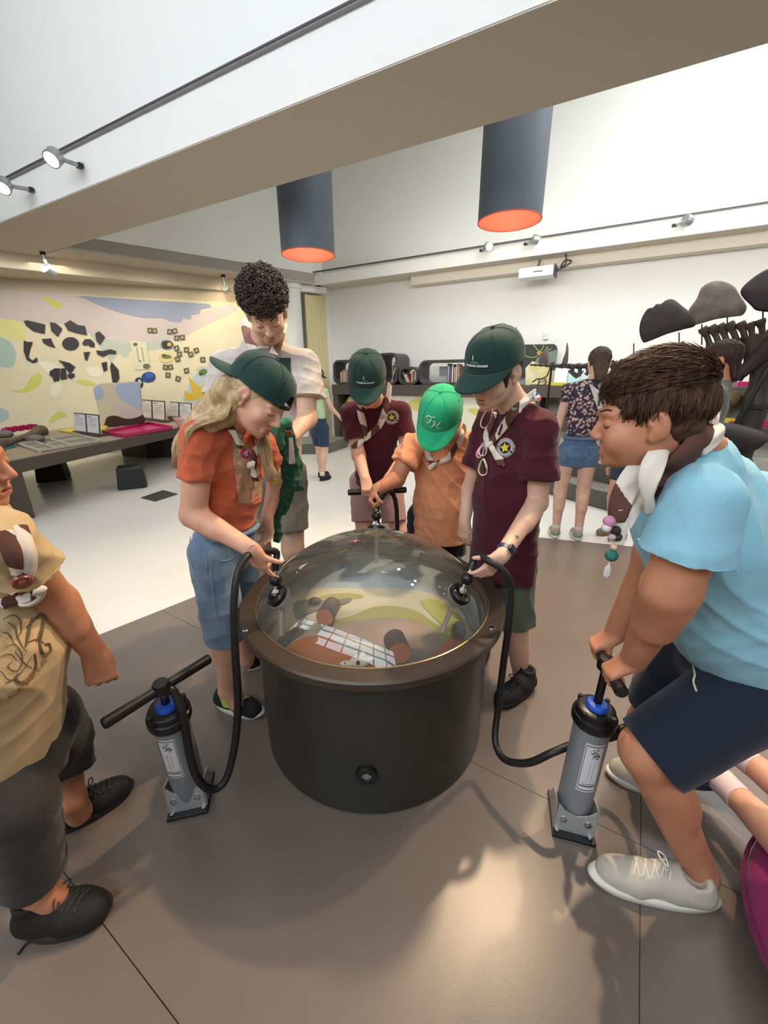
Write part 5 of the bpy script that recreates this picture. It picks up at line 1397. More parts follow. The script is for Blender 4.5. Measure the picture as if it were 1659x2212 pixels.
def short_hair(H, m, root, rx=(.082, .101, .088), c=(0, -.022, .050), face=((0, .125, -.035), (.080, .062, .085)), low=-.045, seed=1, nl=260, ll=.045, flow=lambda p: Vector((0, .3, -1)), vox=.0045, lift=.006, front=.0, th_=1.0):
    P = [ell(c, rx, .01), ell((0, -.050, -.01), (.070, .062, .060), .02)]
    P += [ell(face[0], face[1], .012, sub=True), ell((.088, .012, -.035), (.03, .032, .045), .006, sub=True), ell((-.088, .012, -.035), (.03, .032, .045), .006, sub=True), cap((0, -.1, low - .09), (0, .1, low - .09), .085, .085, .01, sub=True)]
    V, Q = isomesh(P, vox); V = H.W(V)
    N_ = normals(V, Q)
    h = np.array([noise.noise(Vector(v) * 70) * .5 + noise.noise(Vector((v[0] * 160, v[1] * 160, v[2] * 40))) * .4 for v in V])
    V = V + N_ * (h * .005)[:, None]
    base = mk('hair', V, Q, m, root, True)
    rnd = random.Random(seed); paths = []
    for _ in range(nl):
        u = rnd.uniform(-1, 1); t = rnd.uniform(0, 2 * PI); z = rnd.uniform(-.25, .98); s = math.sqrt(max(0, 1 - z * z))
        p = Vector((rx[0] * s * math.cos(t), rx[1] * s * math.sin(t), rx[2] * z)) + Vector(c)
        if p.y > .055 + front and p.z < .085: continue
        if p.z < .02 and abs(p.x) > .05 and p.y > -.02: continue
        nn = Vector((p.x / rx[0] ** 2, (p.y - c[1]) / rx[1] ** 2, (p.z - c[2]) / rx[2] ** 2)).normalized()
        f = flow(p); f = (f - nn * f.dot(nn)).normalized() * ll * rnd.uniform(.6, 1.2)
        k = nn * lift * rnd.uniform(.2, 1.4); sd = nn.cross(f) * rnd.uniform(-.25, .25)
        P_ = [p - nn * .004, p + f * .35 + k, p + f * .75 + k * 1.0 + sd * .5 - nn * .002, p + f + sd - nn * .006]
        paths.append(([H.w(q) for q in P_], [.0022 * th_, .0030 * th_, .0022 * th_, .0004]))
    o = locks(paths, m, base, 'hair_strands', 4); o['kind'] = 'stuff'
    return base


def shoe(heel, toe, up=(0, 0, 1), m=None, ms=None, ml=None, root=None, w=.040, high=False, vox=.0042, lace=True, h=1.0, ankle=None, sock=None):
    """one shoe: upper, sole, laces. heel and toe are points on the ground line"""
    heel, toe = Vector(heel), Vector(toe); X = (toe - heel); L = X.length; X.normalize(); Z = Vector(up); Z = (Z - X * Z.dot(X)).normalized(); Y = Z.cross(X)
    def T(x, y, z): return heel + X * x * L + Y * y * w + Z * z * .1 * h
    def l2(V): return V
    up_ = [cap(T(.15, 0, .42), T(.34, 0, .46), .036 * w / .040, .037 * w / .040, .02, w=Y, s=.98), cap(T(.36, 0, .42), T(.78, 0, .32), .037 * w / .04, .034 * w / .04, .02), cap(T(.66, .25, .30), T(.87, -.05, .27), .032 * w / .04, .026 * w / .04, .02), cap(T(.6, -.3, .3), T(.84, -.1, .27), .030 * w / .04, .026 * w / .04, .02)]
    tz = 1.0 if not high else 1.35
    up_ += [cap(T(.20, 0, .5), T(.20, 0, tz * .86), .033 * w / .04, .031 * w / .04, .02, fb=True), cap(T(.28, 0, .55), T(.44, 0, .66), .026 * w / .04, .022 * w / .04, .03), ell(T(.22, 0, tz * .92), (.024 * w / .04,) * 2 + (.03,), .004, sub=True)]
    up_ += [cap(T(.5, 0, -1.02), T(.5, 0, -1.0), .2, .2, .002, w=Z, s=.5, sub=True)] if False else []
    V, Q = isomesh(up_, vox)
    # flatten below the sole line
    Vl = (V - np.array(heel)) @ np.array([tuple(X), tuple(Y), tuple(Z)]).T; zc = Vl[:, 2]; Vl[:, 2] = np.maximum(zc, .008); V = Vl @ np.array([tuple(X), tuple(Y), tuple(Z)]) + np.array(heel)
    u = mk('shoe', V, Q, m, root, True)
    out = []
    n = 40
    ol = []
    for j in range(n):
        a = 2 * PI * j / n; cx, sy = math.cos(a), math.sin(a)
        wd = 1.0 + .12 * cx - .10 * (cx < -.2) * (-cx - .2)
        ol.append((.5 + .53 * (abs(cx) ** .8) * (1 if cx > 0 else -1), sy * wd * 1.02 + .10 * max(0, cx)))
    V = []
    for z, k in ((0, .93), (.03, 1.0), (.20, 1.02), (.26, .97)):
        for x, y in ol:
            z2 = z + (.08 * max(0, x - .85) / .15 if z < .05 else 0) ; V.append(T(.5 + (x - .5) * k, y * k, z2))
    F = [(i * n + j, i * n + (j + 1) % n, (i + 1) * n + (j + 1) % n, (i + 1) * n + j) for i in range(3) for j in range(n)] + [tuple(range(n))[::-1], tuple(range(3 * n, 4 * n))]
    mk('sole', V, F, ms, u, True)
    if lace:
        S_ = Surf([u])
        def onS(x, y):
            o = T(x, y, 3); hh = S_.t.ray_cast(o, -Z); return (hh[0] + Z * .0022) if hh[0] is not None else T(x, y, .7)
        for k in range(4):
            x = (.42 if not high else .50) + k * .070
            MB().tube([onS(x + .02 * (k % 2), -.55), onS(x + .02, -.2), onS(x + .03, .2), onS(x + .02, .55)], .0026, 6).build('lace', ml, u, True)
            MB().tube([onS(x, -.5), onS(x + .04, 0), onS(x + .075, .5)], .0024, 6).build('lace', ml, u, True)
        for s in (-1, 1):
            b = onS(.42 if not high else .50, 0)
            MB().tube(spline([tuple(b), tuple(b + Y * .018 * s + Z * .014 + X * .005), tuple(b + Y * .036 * s + Z * .004 + X * .014), tuple(b + Y * .02 * s + Z * .0 + X * .014), tuple(b)], 4), .0022, 5).build('lace_loop', ml, u, True)
    return u
# ------------------------------------------------------------------ people: builders
V3 = Vector
UP = Vector((0, 0, 1))
M_sock = mat('sock_pale', '#d8d5cf', .9); M_white = mat('trainer_white', '#dcdad2', .55); M_blacksh = mat('shoe_black', '#141414', .75, bump=.3, bscale=200); M_denim_s = None


def cloth(name, c, var=.06, bump=.25, bs=350, rough=.85, col2=None, scale=25, sheen=.15): return mat(name, c, rough, var=0 if col2 else var, col2=col2, scale=scale, bump=bump, bscale=bs, sheen=sheen, spec=.2)


def tee(root, m, neck, shR, shL, front, hem, rc, rh, slR, slL, sq=.66, sr=(.050, .060), fold=(.008, 22), seed=1, vox=.0065, dirs=None, belly=None, name='shirt', nh=.058, sh_r=.050, mid=None, extra=()):
    neck, shR, shL, hem = V3(neck), V3(shR), V3(shL), V3(hem); fr = unit(front)
    ch = (shR + shL) / 2 + (hem - neck) * .16
    mid = V3(mid) if mid is not None else ch.lerp(hem, .5)
    P = [cap(neck.lerp(ch, .45), ch, rc * .60, rc, .05, w=fr, s=sq), cap(shR, neck - UP * .012, sh_r, .052, .04), cap(shL, neck - UP * .012, sh_r, .052, .04), cap(ch, mid, rc, (rc + rh) / 2, .04, w=fr, s=sq), cap(mid, hem, (rc + rh) / 2, rh, .04, w=fr, s=sq, fb=True), cap(shR, shL, sh_r, sh_r, .05, w=fr, s=.95), cap(shR.lerp(neck, .9), shL.lerp(neck, .9), .05, .05, .05)]
    if belly: P.append(ell(belly[0], belly[1], .05))
    P += list(extra)
    for s_, e_ in ((shR, slR), (shL, slL)):
        if e_ is not None: P.append(cap(s_, e_, sr[0], sr[1], .022, fb=True))
    P.append(ell(neck + UP * .040 + fr * .012, (nh, nh, .048), .01, sub=True))
    V, Q = isomesh(P, vox)
    V = folds(V, Q, fold[0], fold[1], dirs, seed)
    o = mk(name, V, Q, m, root, True)
    # ribbed collar
    up = unit(neck - hem) ; a = unit(fr - up * fr.dot(up)); b = up.cross(a); cc = neck + fr * .012 + up * .004
    S_ = Surf([o]); pts = []
    for j in range(24):
        t = 2 * PI * j / 24; e = a * math.cos(t) + b * math.sin(t); p = cc + e * (nh + .003)
        h = S_.t.ray_cast(p + up * .12, -up, .3); pts.append((h[0] + up * .001) if h[0] is not None else p - up * .012)
    pts = smooth_pts(pts + pts[:3], 2)
    MB().tube(pts, .0045, 6).build('collar', m, o, True)
    return o


def shorts(root, m, waist, front, hipR, hemR, hipL, hemL, kR=None, kL=None, rw=.135, rl=(.088, .092), sq=.78, fold=(.006, 20), seed=2, vox=.007, name='shorts', dirs=None, crotch=.10, wf=True):
    waist, hipR, hipL = V3(waist), V3(hipR), V3(hipL); fr = unit(front); mid = (hipR + hipL) / 2
    P = [cap(waist, mid - UP * .02, rw, rw * 1.04, .03, w=fr, s=sq, fa=wf)]
    for h_, e_, kn_ in ((hipR, hemR, kR), (hipL, hemL, kL)):
        if e_ is None: continue
        if kn_ is not None: P += [cap(h_, kn_, rl[0], rl[1] * 1.05, .02), cap(kn_, e_, rl[1] * 1.05, rl[1], .02, fb=True)]
        else: P.append(cap(h_, e_, rl[0], rl[1], .02, fb=True))
    V, Q = isomesh(P, vox); V = folds(V, Q, fold[0], fold[1], dirs, seed)
    o = mk(name, V, Q, m, root, True)
    MBt = MB()
    return o


def kerchief(root, S_, paths, w=.013, th=.007, pitch=.10, knot=None, tails=(), off=.006, name='neckerchief', knot_m=None, loc=None):
    """paths: pixel polylines laid on the clothes; first one becomes the parent"""
    par = None
    for i, pth in enumerate(paths):
        pts = spline([(x, y) for x, y in pth], 5); P, Nn = S_.path(pts, off)
        P = smooth_pts(P, 3); Nn = [sum((Nn[j] for j in range(max(0, q - 2), min(len(Nn), q + 3))), V3()).normalized() for q in range(len(Nn))]
        W_ = [w * (.75 + .25 * math.sin(PI * q / (len(P) - 1))) for q in range(len(P))]
        o = ribbon(P, Nn, W_, th, KER, pitch, name if par is None else 'scarf_strand', par or root, start=i * .4)
        if par is None: par = o
    if knot:
        a, n_ = S_.at(knot[0], knot[1], off + .006)
        MB().ball(a, .012, 12, 8, rad=(.014, .012, .012)).ball(a + V3((.007, 0, .006)), .009, 10, 8).ball(a - V3((.007, 0, .005)), .009, 10, 8).build('scarf_knot', knot_m or M_ker_w, par, True)
        for tl in tails:
            P, Nn = S_.path(spline([(knot[0], knot[1])] + list(tl), 4), off + .004)
            P = smooth_pts(P, 2); W_ = [w * (.5 + .7 * q / len(P)) if q < len(P) * .7 else w * (1.0 * (len(P) - q) / (len(P) * .3)) * .9 + .001 for q in range(len(P))]
            ribbon(P, Nn, W_, th * .6, KER, pitch, 'scarf_tail', par, start=.5)
    return par


def badge(par, S_, x, y, r, m, mark=None, name='badge', ring=None, off=.010):
    p, n_ = S_.at(x, y, off)
    o = MB().lathe(p, [(.001, .004), (r * .8, .0035), (r, .0015), (r, -.002), (.001, -.002)], 24, axis=n_).build(name, m, par, True)
    rt = n_.cross(UP).normalized() * -1; up = rt.cross(n_) * -1
    if up.z < 0: up = -up
    return o, p + n_ * .0042, rt, up, n_


def star_print(par, S_, x, y, r):
    """round emblem: ring with lettering and checks, yellow star in the middle"""
    p, n_ = S_.at(x, y, 0); rt = UP.cross(n_).normalized(); up = n_.cross(rt)
    W_ = mat('print_white', '#dcdad4', .7); Yl = mat('print_yellow', '#d8c63c', .7); D_ = mat('print_maroon_dark', '#1d0c14', .8)
    for (a, b, mm, nm, of) in ((r * .96, r, W_, 'emblem_ring', .0016), (r * .66, r * .95, D_, 'emblem_band', .0014), (r * .62, r * .66, W_, 'emblem_ring', .0016)):
        v, f = ring2(a, b, 48); decal(v, f, p, rt, up, mm, par, nm, S_, of)
    v, f = disc2(r * .62, 32, 4); decal(v, f, p, rt, up, D_, par, 'emblem_disc', S_, .0014)
    v, f = star2(r * .56, r * .27, 5, PI / 2 + .25); decal(v, f, p, rt, up, Yl, par, 'emblem_star', S_, .0030)
    L = []
    for k in range(26):
        a = PI * .02 + k * PI * .96 / 26
        for q in (0, 1):
            if (k + q) % 2: continue
            rr = r * (.70 + .12 * q); c, s = math.cos(a), math.sin(a); h = r * .055
            L.append(([(c * rr - s * h, s * rr + c * h), (c * rr + s * h, s * rr - c * h), (c * (rr + h * 2) + s * h, s * (rr + h * 2) - c * h), (c * (rr + h * 2) - s * h, s * (rr + h * 2) + c * h)], [(0, 1, 2, 3)]))
    v, f = merge2(L); decal(v, f, p, rt, up, W_, par, 'emblem_checks', S_, .0024)
    txt = 'HAUTERIVE WOODS'; L = []
    for i, ch in enumerate('OUDERGEM WOODS 23'):
        if ch == ' ': continue
        a = PI * 1.04 + PI * .92 * i / 16; V_, F_ = text_mesh(ch, r * .26, 0, .0004); t = a + PI / 2
        L.append(([(math.cos(a) * r * .79 + v.x * math.cos(t) - v.y * math.sin(t), math.sin(a) * r * .79 + v.x * math.sin(t) + v.y * math.cos(t)) for v in V_], F_))
    v, f = merge2(L); decal(v, f, p, rt, up, W_, par, 'emblem_letters', S_, .0024)


def cap_logo(T, cap_o, txt='OUDERGEM WOODS'):
    """small white line of lettering over a pale peak shape, front of the cap"""
    S_ = Surf([cap_o]); W_ = mat('print_white', '#dcdad4', .7); G_ = mat('print_sage', '#4f7c70', .7)
    c = T((0, .108, .062)); up = T((0, .085, .12)) - T((0, .100, .05)); rt = T((-1, 0, 0)) - T((0, 0, 0))
    rt = -rt
    n_ = unit(rt).cross(unit(up))
    if n_.dot(T((0, 1, .3)) - T((0, 0, 0))) < 0: rt = -rt
    V_, F_ = text_mesh(txt, .0086, 0, .0007); decal([(v.x, v.y) for v in V_], F_, c, rt, up, W_, cap_o, 'cap_lettering', S_, .0048)
    v = [(-.020, .006), (.020, .006), (.017, .010), (.009, .015), (0, .0165), (-.009, .015), (-.017, .010)]
    decal(v, [tuple(range(7))], c, rt, up, G_, cap_o, 'cap_emblem', S_, .0052)
    v = [(-.0085, .034), (-.006, .033), (-.0045, .026), (-.0055, .018), (-.0075, .018), (-.0082, .026)]
    decal(v, [tuple(range(6))], c, rt, up, W_, cap_o, 'cap_figure', S_, .0052)


def skinbody(root, m, headp=None, limbs=(), hands=(), vh=.0034, vl=.0065, va=.0045, H=None):
    parts = []
    if headp is not None:
        V, Q = isomesh(headp, vh / H.k); parts.append((H.W(V), Q))
    for P, v in limbs:
        parts.append(isomesh(P, v))
    return joinmesh(parts, 'body', m, root)


def grip_hand(R0, D, N_, S_, k, thumbside=1):
    D = unit(D); N_ = V3(N_); N_ = (N_ - D * N_.dot(D)).normalized()
    W_ = V3(R0) - D * .072 * k - N_ * .026 * k
    return W_, hand_prims(W_, D, N_, S_, k, (62, 80, 55), tcurl=(25, 35, 35), thumb=(.75, .55, .35), spread=.03)
hx, mxx = None, None
M_capg = cloth('cap_dark_green', '#1c3a34', .05, .3, 500)
M_maroon = cloth('tee_maroon', '#4a1624', .07); M_orange = cloth('tee_orange', '#d99068', .05); M_rust = cloth('tee_rust', '#c0603f', .08, .5, 120)
M_denim = cloth('denim_blue', '#58708c', 0, .4, 500, col2='#8296a8', scale=9)


# ------------------------------------------------------------------ 1: blonde girl with the backward cap
J = atY
root = thing('person', (-.66, 1.42, 0), 'blonde girl in a rust-orange tee, jeans shorts and backward dark green cap', 'person')
k = .90
H = Head(J(560, 860, 1.32), (.80, -.30, -.60), (.45, .05, .92), .95)
neck = J(492, 930, 1.40); shR, shL = J(432, 950, 1.27), J(560, 962, 1.53)
elR, wrR = J(418, 1112, 1.26), J(546, 1188, gA.y - .075)
ballA = gA - axA * .068; tipd = J(579, 1262, ballA.y - .012)
pelv = J(490, 1165, 1.45)
hipR, hipL = pelv + V3((-.03, -.075, -.02)), pelv + V3((.0, .085, -.02))
knR, knL = J(487, 1345, 1.37), J(526, 1330, 1.64)
anR, anL = J(492, 1490, 1.39), J(536, 1425, 1.68)
D1 = (tipd - wrR)
hR = hand_prims(wrR, D1, (.35, .85, -.1), (.9, -.2, .3), k, curls=[(6, 14, 10), (45, 60, 40), (55, 60, 40), (60, 60, 40)], thumb=(.62, .75, .15), tcurl=(5, 12, 10), spread=.06)
wrL = J(577, 1118, 1.60)
hL_ = hand_prims(wrL, (.02, 0, -1), (-.5, -.8, 0), (-.6, .6, 0), k * .95, (25, 30, 20))
armR = limb(shR, elR, wrR, (.047, .041, .026), .02, ((0, -1, 0), .80)) + hR
elL = J(598, 1040, 1.66)
armL = limb(shL, elL, wrL, (.044, .038, .025), .02) + hL_
legR = limb(hipR, knR, anR, (.080, .056, .036), .02, ((-1, .3, 0), .85)) + [cap(anR, anR + V3((.03, -.01, -.06)), .036, .034, .02)]
legL = limb(hipL, knL, anL, (.080, .056, .036), .02, ((-.5, .5, 0), .85)) + [cap(anL, anL + V3((.0, .03, -.06)), .036, .034, .02)]
tor = [cap(((shR + shL) / 2).lerp(pelv, .22), pelv, .10 * .72, .118 * .85, .03, w=(.85, -.4, 0), s=.66)]
body = skinbody(root, SK_fair, head_prims(H, neck, .050), [(armR, .0042), (armL, .0045), (legR, .0065), (legL, .0065), (tor, .010)], H=H)
face_details(H, body, brow=mat('brow_blond', '#8a6a48', .7))
sl = shR.lerp(elR, .50)
sh = tee(root, M_rust, neck, shR, shL, (.85, -.45, 0), J(495, 1128, 1.44), .118, .122, sl, shL.lerp(elL, .5), .68, (.054, .064), (.008, 24), 3, dirs=[(1, 0, .6), (.4, .3, 1)])
M_jeanp = cloth('denim_pale', '#8f9a97', 0, .4, 500, col2='#66798a', scale=8)
st = shorts(root, M_denim, J(492, 1138, 1.45), (.85, -.4, 0), hipR, J(487, 1382, 1.37), hipL, J(533, 1300, 1.63), rw=.122, rl=(.088, .078), sq=.80, fold=(.006, 20), seed=5)
S1 = Surf([st])
# waistband, belt loops, pocket seams of the jeans
wb = []
for i in range(28):
    t = 2 * PI * i / 28; c = J(492, 1143, 1.45); a = V3((.9, -.42, 0)); b = V3((.42, .9, 0)); wb.append(c + a * math.cos(t) * .100 + b * math.sin(t) * .126)
MB().tube(wb + wb[:1], .010, 8, caps=False, flat=1.0).build('waistband', M_denim, st, True)
M_stitch = mat('stitch_pale', '#7d90a3', .8)
for pth in ([(418, 1165), (425, 1175), (445, 1190), (447, 1240)], [(456, 1160), (457, 1230), (462, 1300), (480, 1385)], [(463, 1205), (485, 1212), (510, 1200), (525, 1180)], [(412, 1160), (410, 1190), (418, 1230), (436, 1236)]):
    P = [S1.at(x, y, .002)[0] for x, y in spline(pth, 5)]
    MB().tube(smooth_pts(P, 2), .0018, 5).build('seam', M_stitch, st, True)
for k_ in range(-5, 6):
    pass
# floral print and pendants on the chest
S2 = Surf([sh])
Mfl = mat('print_floral', '#8f8a5e', .8, col2='#d68a78', scale=38)
V_ = []; F_ = []; nx_, ny_ = 10, 18
c0, nn0 = S2.at(527, 1020, .0); r_, u_ = V3((.45, .9, 0)), V3((.05, 0, 1))
pg = [(502, 955), (520, 950), (545, 985), (556, 1010), (560, 1040), (562, 1075), (540, 1085), (515, 1085), (510, 1040), (506, 1000)]
gx = [[S2.at(x0 + (x1 - x0) * i / 24, y, .0030)[0] for i in range(25)] for y, x0, x1 in spline([(950, 500, 522), (970, 502, 536), (990, 504, 548), (1010, 506, 556), (1030, 508, 560), (1050, 511, 562), (1070, 512, 562), (1087, 514, 540)], 4)]
V_ = [p for row in gx for p in row]; F_ = [(i * 25 + j, i * 25 + j + 1, (i + 1) * 25 + j + 1, (i + 1) * 25 + j) for i in range(len(gx) - 1) for j in range(24)]
mk('shirt_print', V_, F_, Mfl, sh, True)
kc = kerchief(root, S2, [[(476, 912), (492, 925), (505, 945), (517, 965)], [(572, 930), (560, 950), (548, 975), (540, 1000)]], knot=(535, 1003), tails=([(545, 1020), (548, 1035)],), off=.011)
b1 = badge(kc, S2, 526, 981, .0155, mat('badge_magenta', '#b3265c', .35))
MB().tube([b1[1] + b1[2] * .007 * math.cos(t) + b1[3] * .007 * math.sin(t) + b1[4] * .0005 for t in [.4 + i * .45 for i in range(12)]], .0012, 5).tube([b1[1] + b1[2] * .002 + b1[3] * -.004, b1[1] + b1[2] * .006 + b1[3] * .010], .0012, 5).build('badge_mark', mat('print_white', '#dcdad4', .7), b1[0])
badge(kc, S2, 545, 1000, .0125, mat('badge_dark', '#241c22', .3)); badge(kc, S2, 513, 943, .010, mat('badge_pale_green', '#8fa59a', .3)); badge(kc, S2, 551, 972, .010, mat('badge_brown', '#5a4038', .3))
pd_ = J(592, 1040, 1.40)
md_ = MB().lathe(pd_, [(.001, .0015), (.011, .0015), (.0125, 0), (.011, -.0015), (.001, -.0015)], 20, axis=(.4, -1, 0)).build('medal', mat('medal_gold', '#c9b13c', .3, .5), kc, True)
MB().tube(spline([tuple(J(572, 965, 1.44)), tuple(J(585, 1000, 1.41)), tuple(J(590, 1025, 1.40)), tuple(pd_ + UP * .012)], 5), .0022, 6).build('lanyard', mat('lanyard_dark', '#2a2a28', .7), kc, True)
MB().box(J(588, 1022, 1.395), V3((.004, -.001, 0)), V3((0, .002, 0)), V3((.002, 0, .012))).build('lanyard_tag', mat('tag_yellow', '#d8cf3c', .5), kc)
# hair: long wavy locks
M_blond = mat('hair_blond', '#a08560', .5, col2='#cdb48a', scale=60, bump=.15, bscale=300, stretch=(1, 1, .3), spec=.35)
rnd = random.Random(5); paths = []
# underlying mass of the long hair: back sheet over the shoulder, front fall by the cheek
r0 = H.w((.045, -.085, -.03)); hm = [r0, J(470, 868, 1.35), J(440, 905, 1.31), J(415, 945, 1.30), J(396, 985, 1.31)]
HM = [cap(a, b, ra, rb, .03, w=(.35, 1, .3), s=1.35) for a, b, ra, rb in zip(hm[:-1], hm[1:], (.040, .036, .030, .020), (.036, .030, .020, .006))]
HM += [cap(H.w((.070, -.02, -.02)), J(490, 900, 1.31), .022, .026, .02), cap(J(490, 900, 1.31), J(452, 918, 1.26), .026, .028, .03)]
fm = [H.w((-.055, .03, -.03)), J(566, 935, 1.40), J(573, 975, 1.40), J(585, 1015, 1.39)]
HM += [cap(a, b, ra, rb, .02) for a, b, ra, rb in zip(fm[:-1], fm[1:], (.020, .022, .018), (.022, .018, .006))]
V, Q = isomesh(HM, .005); N_ = normals(V, Q)
V = V + N_ * (np.array([noise.noise(V3((v[0] * 130, v[1] * 130, v[2] * 30))) for v in V]) * .0012)[:, None]
hair = mk('hair', V, Q, M_blond, root, True)
EB = [(480, 828, 1.37), (440, 862, 1.36), (405, 910, 1.34), (379, 962, 1.33), (375, 996, 1.33)]
EF = [(508, 862, 1.27), (484, 902, 1.255), (442, 914, 1.215), (408, 936, 1.215), (398, 1004, 1.235)]
for i in range(420):
    big = i < 150; a = (i % 150) / 149 if big else rnd.random(); a = min(1, max(0, a + rnd.uniform(-.04, .04))); q0_ = rnd.uniform(-.035, .0) * (0 if big else 1)
    st_ = H.w((.060 + .022 * a, -.105 + .085 * a, .012 - .02 * rnd.random()))
    pts_ = [tuple(st_)]
    wv_ = rnd.uniform(0, 6.28)
    for q, (e0_, e1_) in enumerate(zip(EB, EF)):
        j_ = (3 + 2.2 * q) * math.sin(wv_ + q * 1.7)
        pts_.append(tuple(J(e0_[0] + (e1_[0] - e0_[0]) * a + j_ * .6, e0_[1] + (e1_[1] - e0_[1]) * a + (rnd.uniform(-14, 16) if q == 4 else j_ * .3), e0_[2] + (e1_[2] - e0_[2]) * a + q0_ * .3 + rnd.uniform(-.008, .008))))
    P = [V3(p) for p in spline(pts_, 4)]; w_ = rnd.uniform(.0065, .0095) if big else rnd.uniform(.0012, .0026)
    paths.append((P, [w_ * (.55 + .45 * min(1, q / 4)) * (1 - .88 * max(0, q / (len(P) - 1) - .45) / .55) for q in range(len(P))]))
for i in range(170):
    a = rnd.random(); Yf = 1.395 + rnd.uniform(-.03, .02)
    P = spline([tuple(H.w((-.060, .02, -.02))), tuple(J(552 + 18 * a, 925, Yf)), tuple(J(556 + 28 * a, 960, Yf)), tuple(J(566 + 22 * a, 1000, Yf)), tuple(J(574 + 24 * a, 1018 + rnd.uniform(0, 25), Yf - .01))], 3)
    P = [V3(p) + V3((math.sin(q * .8 + i) * .003, 0, 0)) for q, p in enumerate(P)]
    w_ = rnd.uniform(.0014, .003); paths.append((P, [w_ * (1 - .7 * q / (len(P) - 1)) for q in range(len(P))]))
o = locks(paths, M_blond, hair, 'hair_strands', 6, .6); o['kind'] = 'stuff'
base = [ell((0, -.026, .020), (.079, .096, .070), .01), ell((0, -.075, -.03), (.055, .045, .05), .02), ell((0, .13, -.03), (.09, .078, .09), .01, sub=True), ell((.092, .010, -.03), (.03, .03, .045), .005, sub=True)]
V, Q = isomesh(base, .005); mk('hair_root', H.W(V), Q, M_blond, hair, True)
cp, T = ball_cap(H, M_capg, root, back=True, sc=1.10)
MB().tube(smooth_pts([Surf([body]).at(x, y, .001)[0] for x, y in spline([(536, 1188), (543, 1180), (551, 1178)], 3)], 1), .0008, 5).build('bracelet', mat('bracelet_red', '#a8463c', .5), body)
M_lace = mat('lace_grey', '#bdb9ae', .8)
shoe(atZ(468, 1518, 0), atZ(566, 1548, 0), m=M_blacksh, ms=M_white, ml=M_lace, root=root, w=.042)
shoe(atZ(548, 1448, 0) + V3((-.03, .0, 0)), atZ(548, 1448, 0) + V3((.10, .12, 0)), m=M_blacksh, ms=M_white, ml=M_lace, root=root, w=.042)
MB().tube([anR + V3((0, 0, .0)), anR + V3((.01, 0, -.06))], .040, 14).build('sock', mat('sock_lime', '#b8d860', .9), root, True)

# ------------------------------------------------------------------ 2: curly-haired teenager in the white tee
root = thing('person', (-.55, 2.06, 0), 'tall teenager with dark curly hair and white tee looking down behind the blonde girl', 'person')
k = .98
H = Head(J(575, 672, 1.80), (.20, -.72, -.70), (.05, -.66, .72), k)
neck = J(568, 742, 1.93); shR, shL = J(483, 788, 1.99), J(660, 785, 1.96)
elL, wrL = J(663, 905, 1.90), J(628, 945, 1.72)
elR, wrR = J(470, 900, 1.95), J(585, 955, 1.70)
pelv = J(585, 1010, 2.08)
hipR, hipL = pelv + V3((-.09, 0, -.03)), pelv + V3((.09, 0, -.03))
knR, knL = V3((hipR.x, 2.03, .50)), V3((hipL.x + .0, 2.04, .50)); anR, anL = V3((knR.x, 2.10, .09)), V3((knL.x, 2.10, .09))
armL = limb(shL, elL, wrL, (.050, .044, .029), .02) + hand_prims(wrL, (-.8, -.45, -.25), (-.2, .5, -.8), (-.1, -.6, .7), k, (40, 50, 30))
armR = limb(shR, elR, wrR, (.050, .044, .029), .02) + hand_prims(wrR, (.8, -.3, -.15), (.1, .6, -.7), (0, -.6, .7), k, (35, 45, 30))
limbs = [(armL, .005), (armR, .006)]
for h_, kn, an in ((hipR, knR, anR), (hipL, knL, anL)): limbs.append((limb(h_, kn, an, (.085, .060, .040), .02, ((0, 1, 0), .85)) + [cap(an, an + V3((0, -.05, -.05)), .04, .035, .02)], .007))
limbs.append(([cap(((shR + shL) / 2).lerp(pelv, .22), pelv, .12 * .72, .13 * .85, .03, w=(.2, -1, 0), s=.62)], .012))
body = skinbody(root, SK_pale, head_prims(H, neck, .056, nose=1.0), limbs, H=H, vh=.0036)
face_details(H, body)
M_teew = cloth('tee_offwhite', '#c9bfb6', .03)
sh = tee(root, M_teew, neck, shR, shL, (.15, -1, 0), J(590, 995, 2.03), .150, .152, shR.lerp(elR, .62), shL.lerp(elL, .62), .60, (.064, .086), (.010, 17), 7, dirs=[(1, 0, .4), (.2, 0, 1)], nh=.066)
S2 = Surf([sh, body])
g = [[S2.at(511 + 117 * i / 8, 773 + 75 * j / 6, .006)[0] for i in range(9)] for j in range(7)]
mk('shirt_print', [p for r_ in g for p in r_], [(i * 9 + j, i * 9 + j + 1, (i + 1) * 9 + j + 1, (i + 1) * 9 + j) for i in range(6) for j in range(8)], mat('print_teal_dark', '#1f3f3f', .8), sh, True)
M_kb2 = mat('neckerchief_rose_brown', '#8a6257', .85); KK = KER; KER = [M_ker_w, M_kb2]
Nk = V3((.1, -1, .15)).normalized(); kp = None
for pth in ([(529, 690, 1.99), (531, 706, 1.94), (536, 728, 1.885), (545, 748, 1.865), (553, 764, 1.86)], [(612, 700, 1.99), (607, 716, 1.93), (602, 736, 1.88), (592, 766, 1.86)]):
    P = [V3(p) for p in spline([tuple(J(*q)) for q in pth], 6)]
    o = ribbon(P, [Nk] * len(P), [.020] * len(P), .008, [M_kb2, M_ker_w], .20, 'neckerchief' if kp is None else 'scarf_strand', kp or root, start=.1); kp = kp or o
KER = KK
shorts(root, cloth('shorts_stone', '#8b8273', .05), pelv + UP * .05, (.2, -1, 0), hipR, J(565, 1140, 2.05), hipL, J(628, 1142, 2.05), rw=.142, rl=(.098, .098), sq=.76, fold=(.006, 16), seed=4)
M_curl = mat('hair_curly_dark', '#2b221e', .42, col2='#47382e', scale=60, bump=.3, bscale=200)
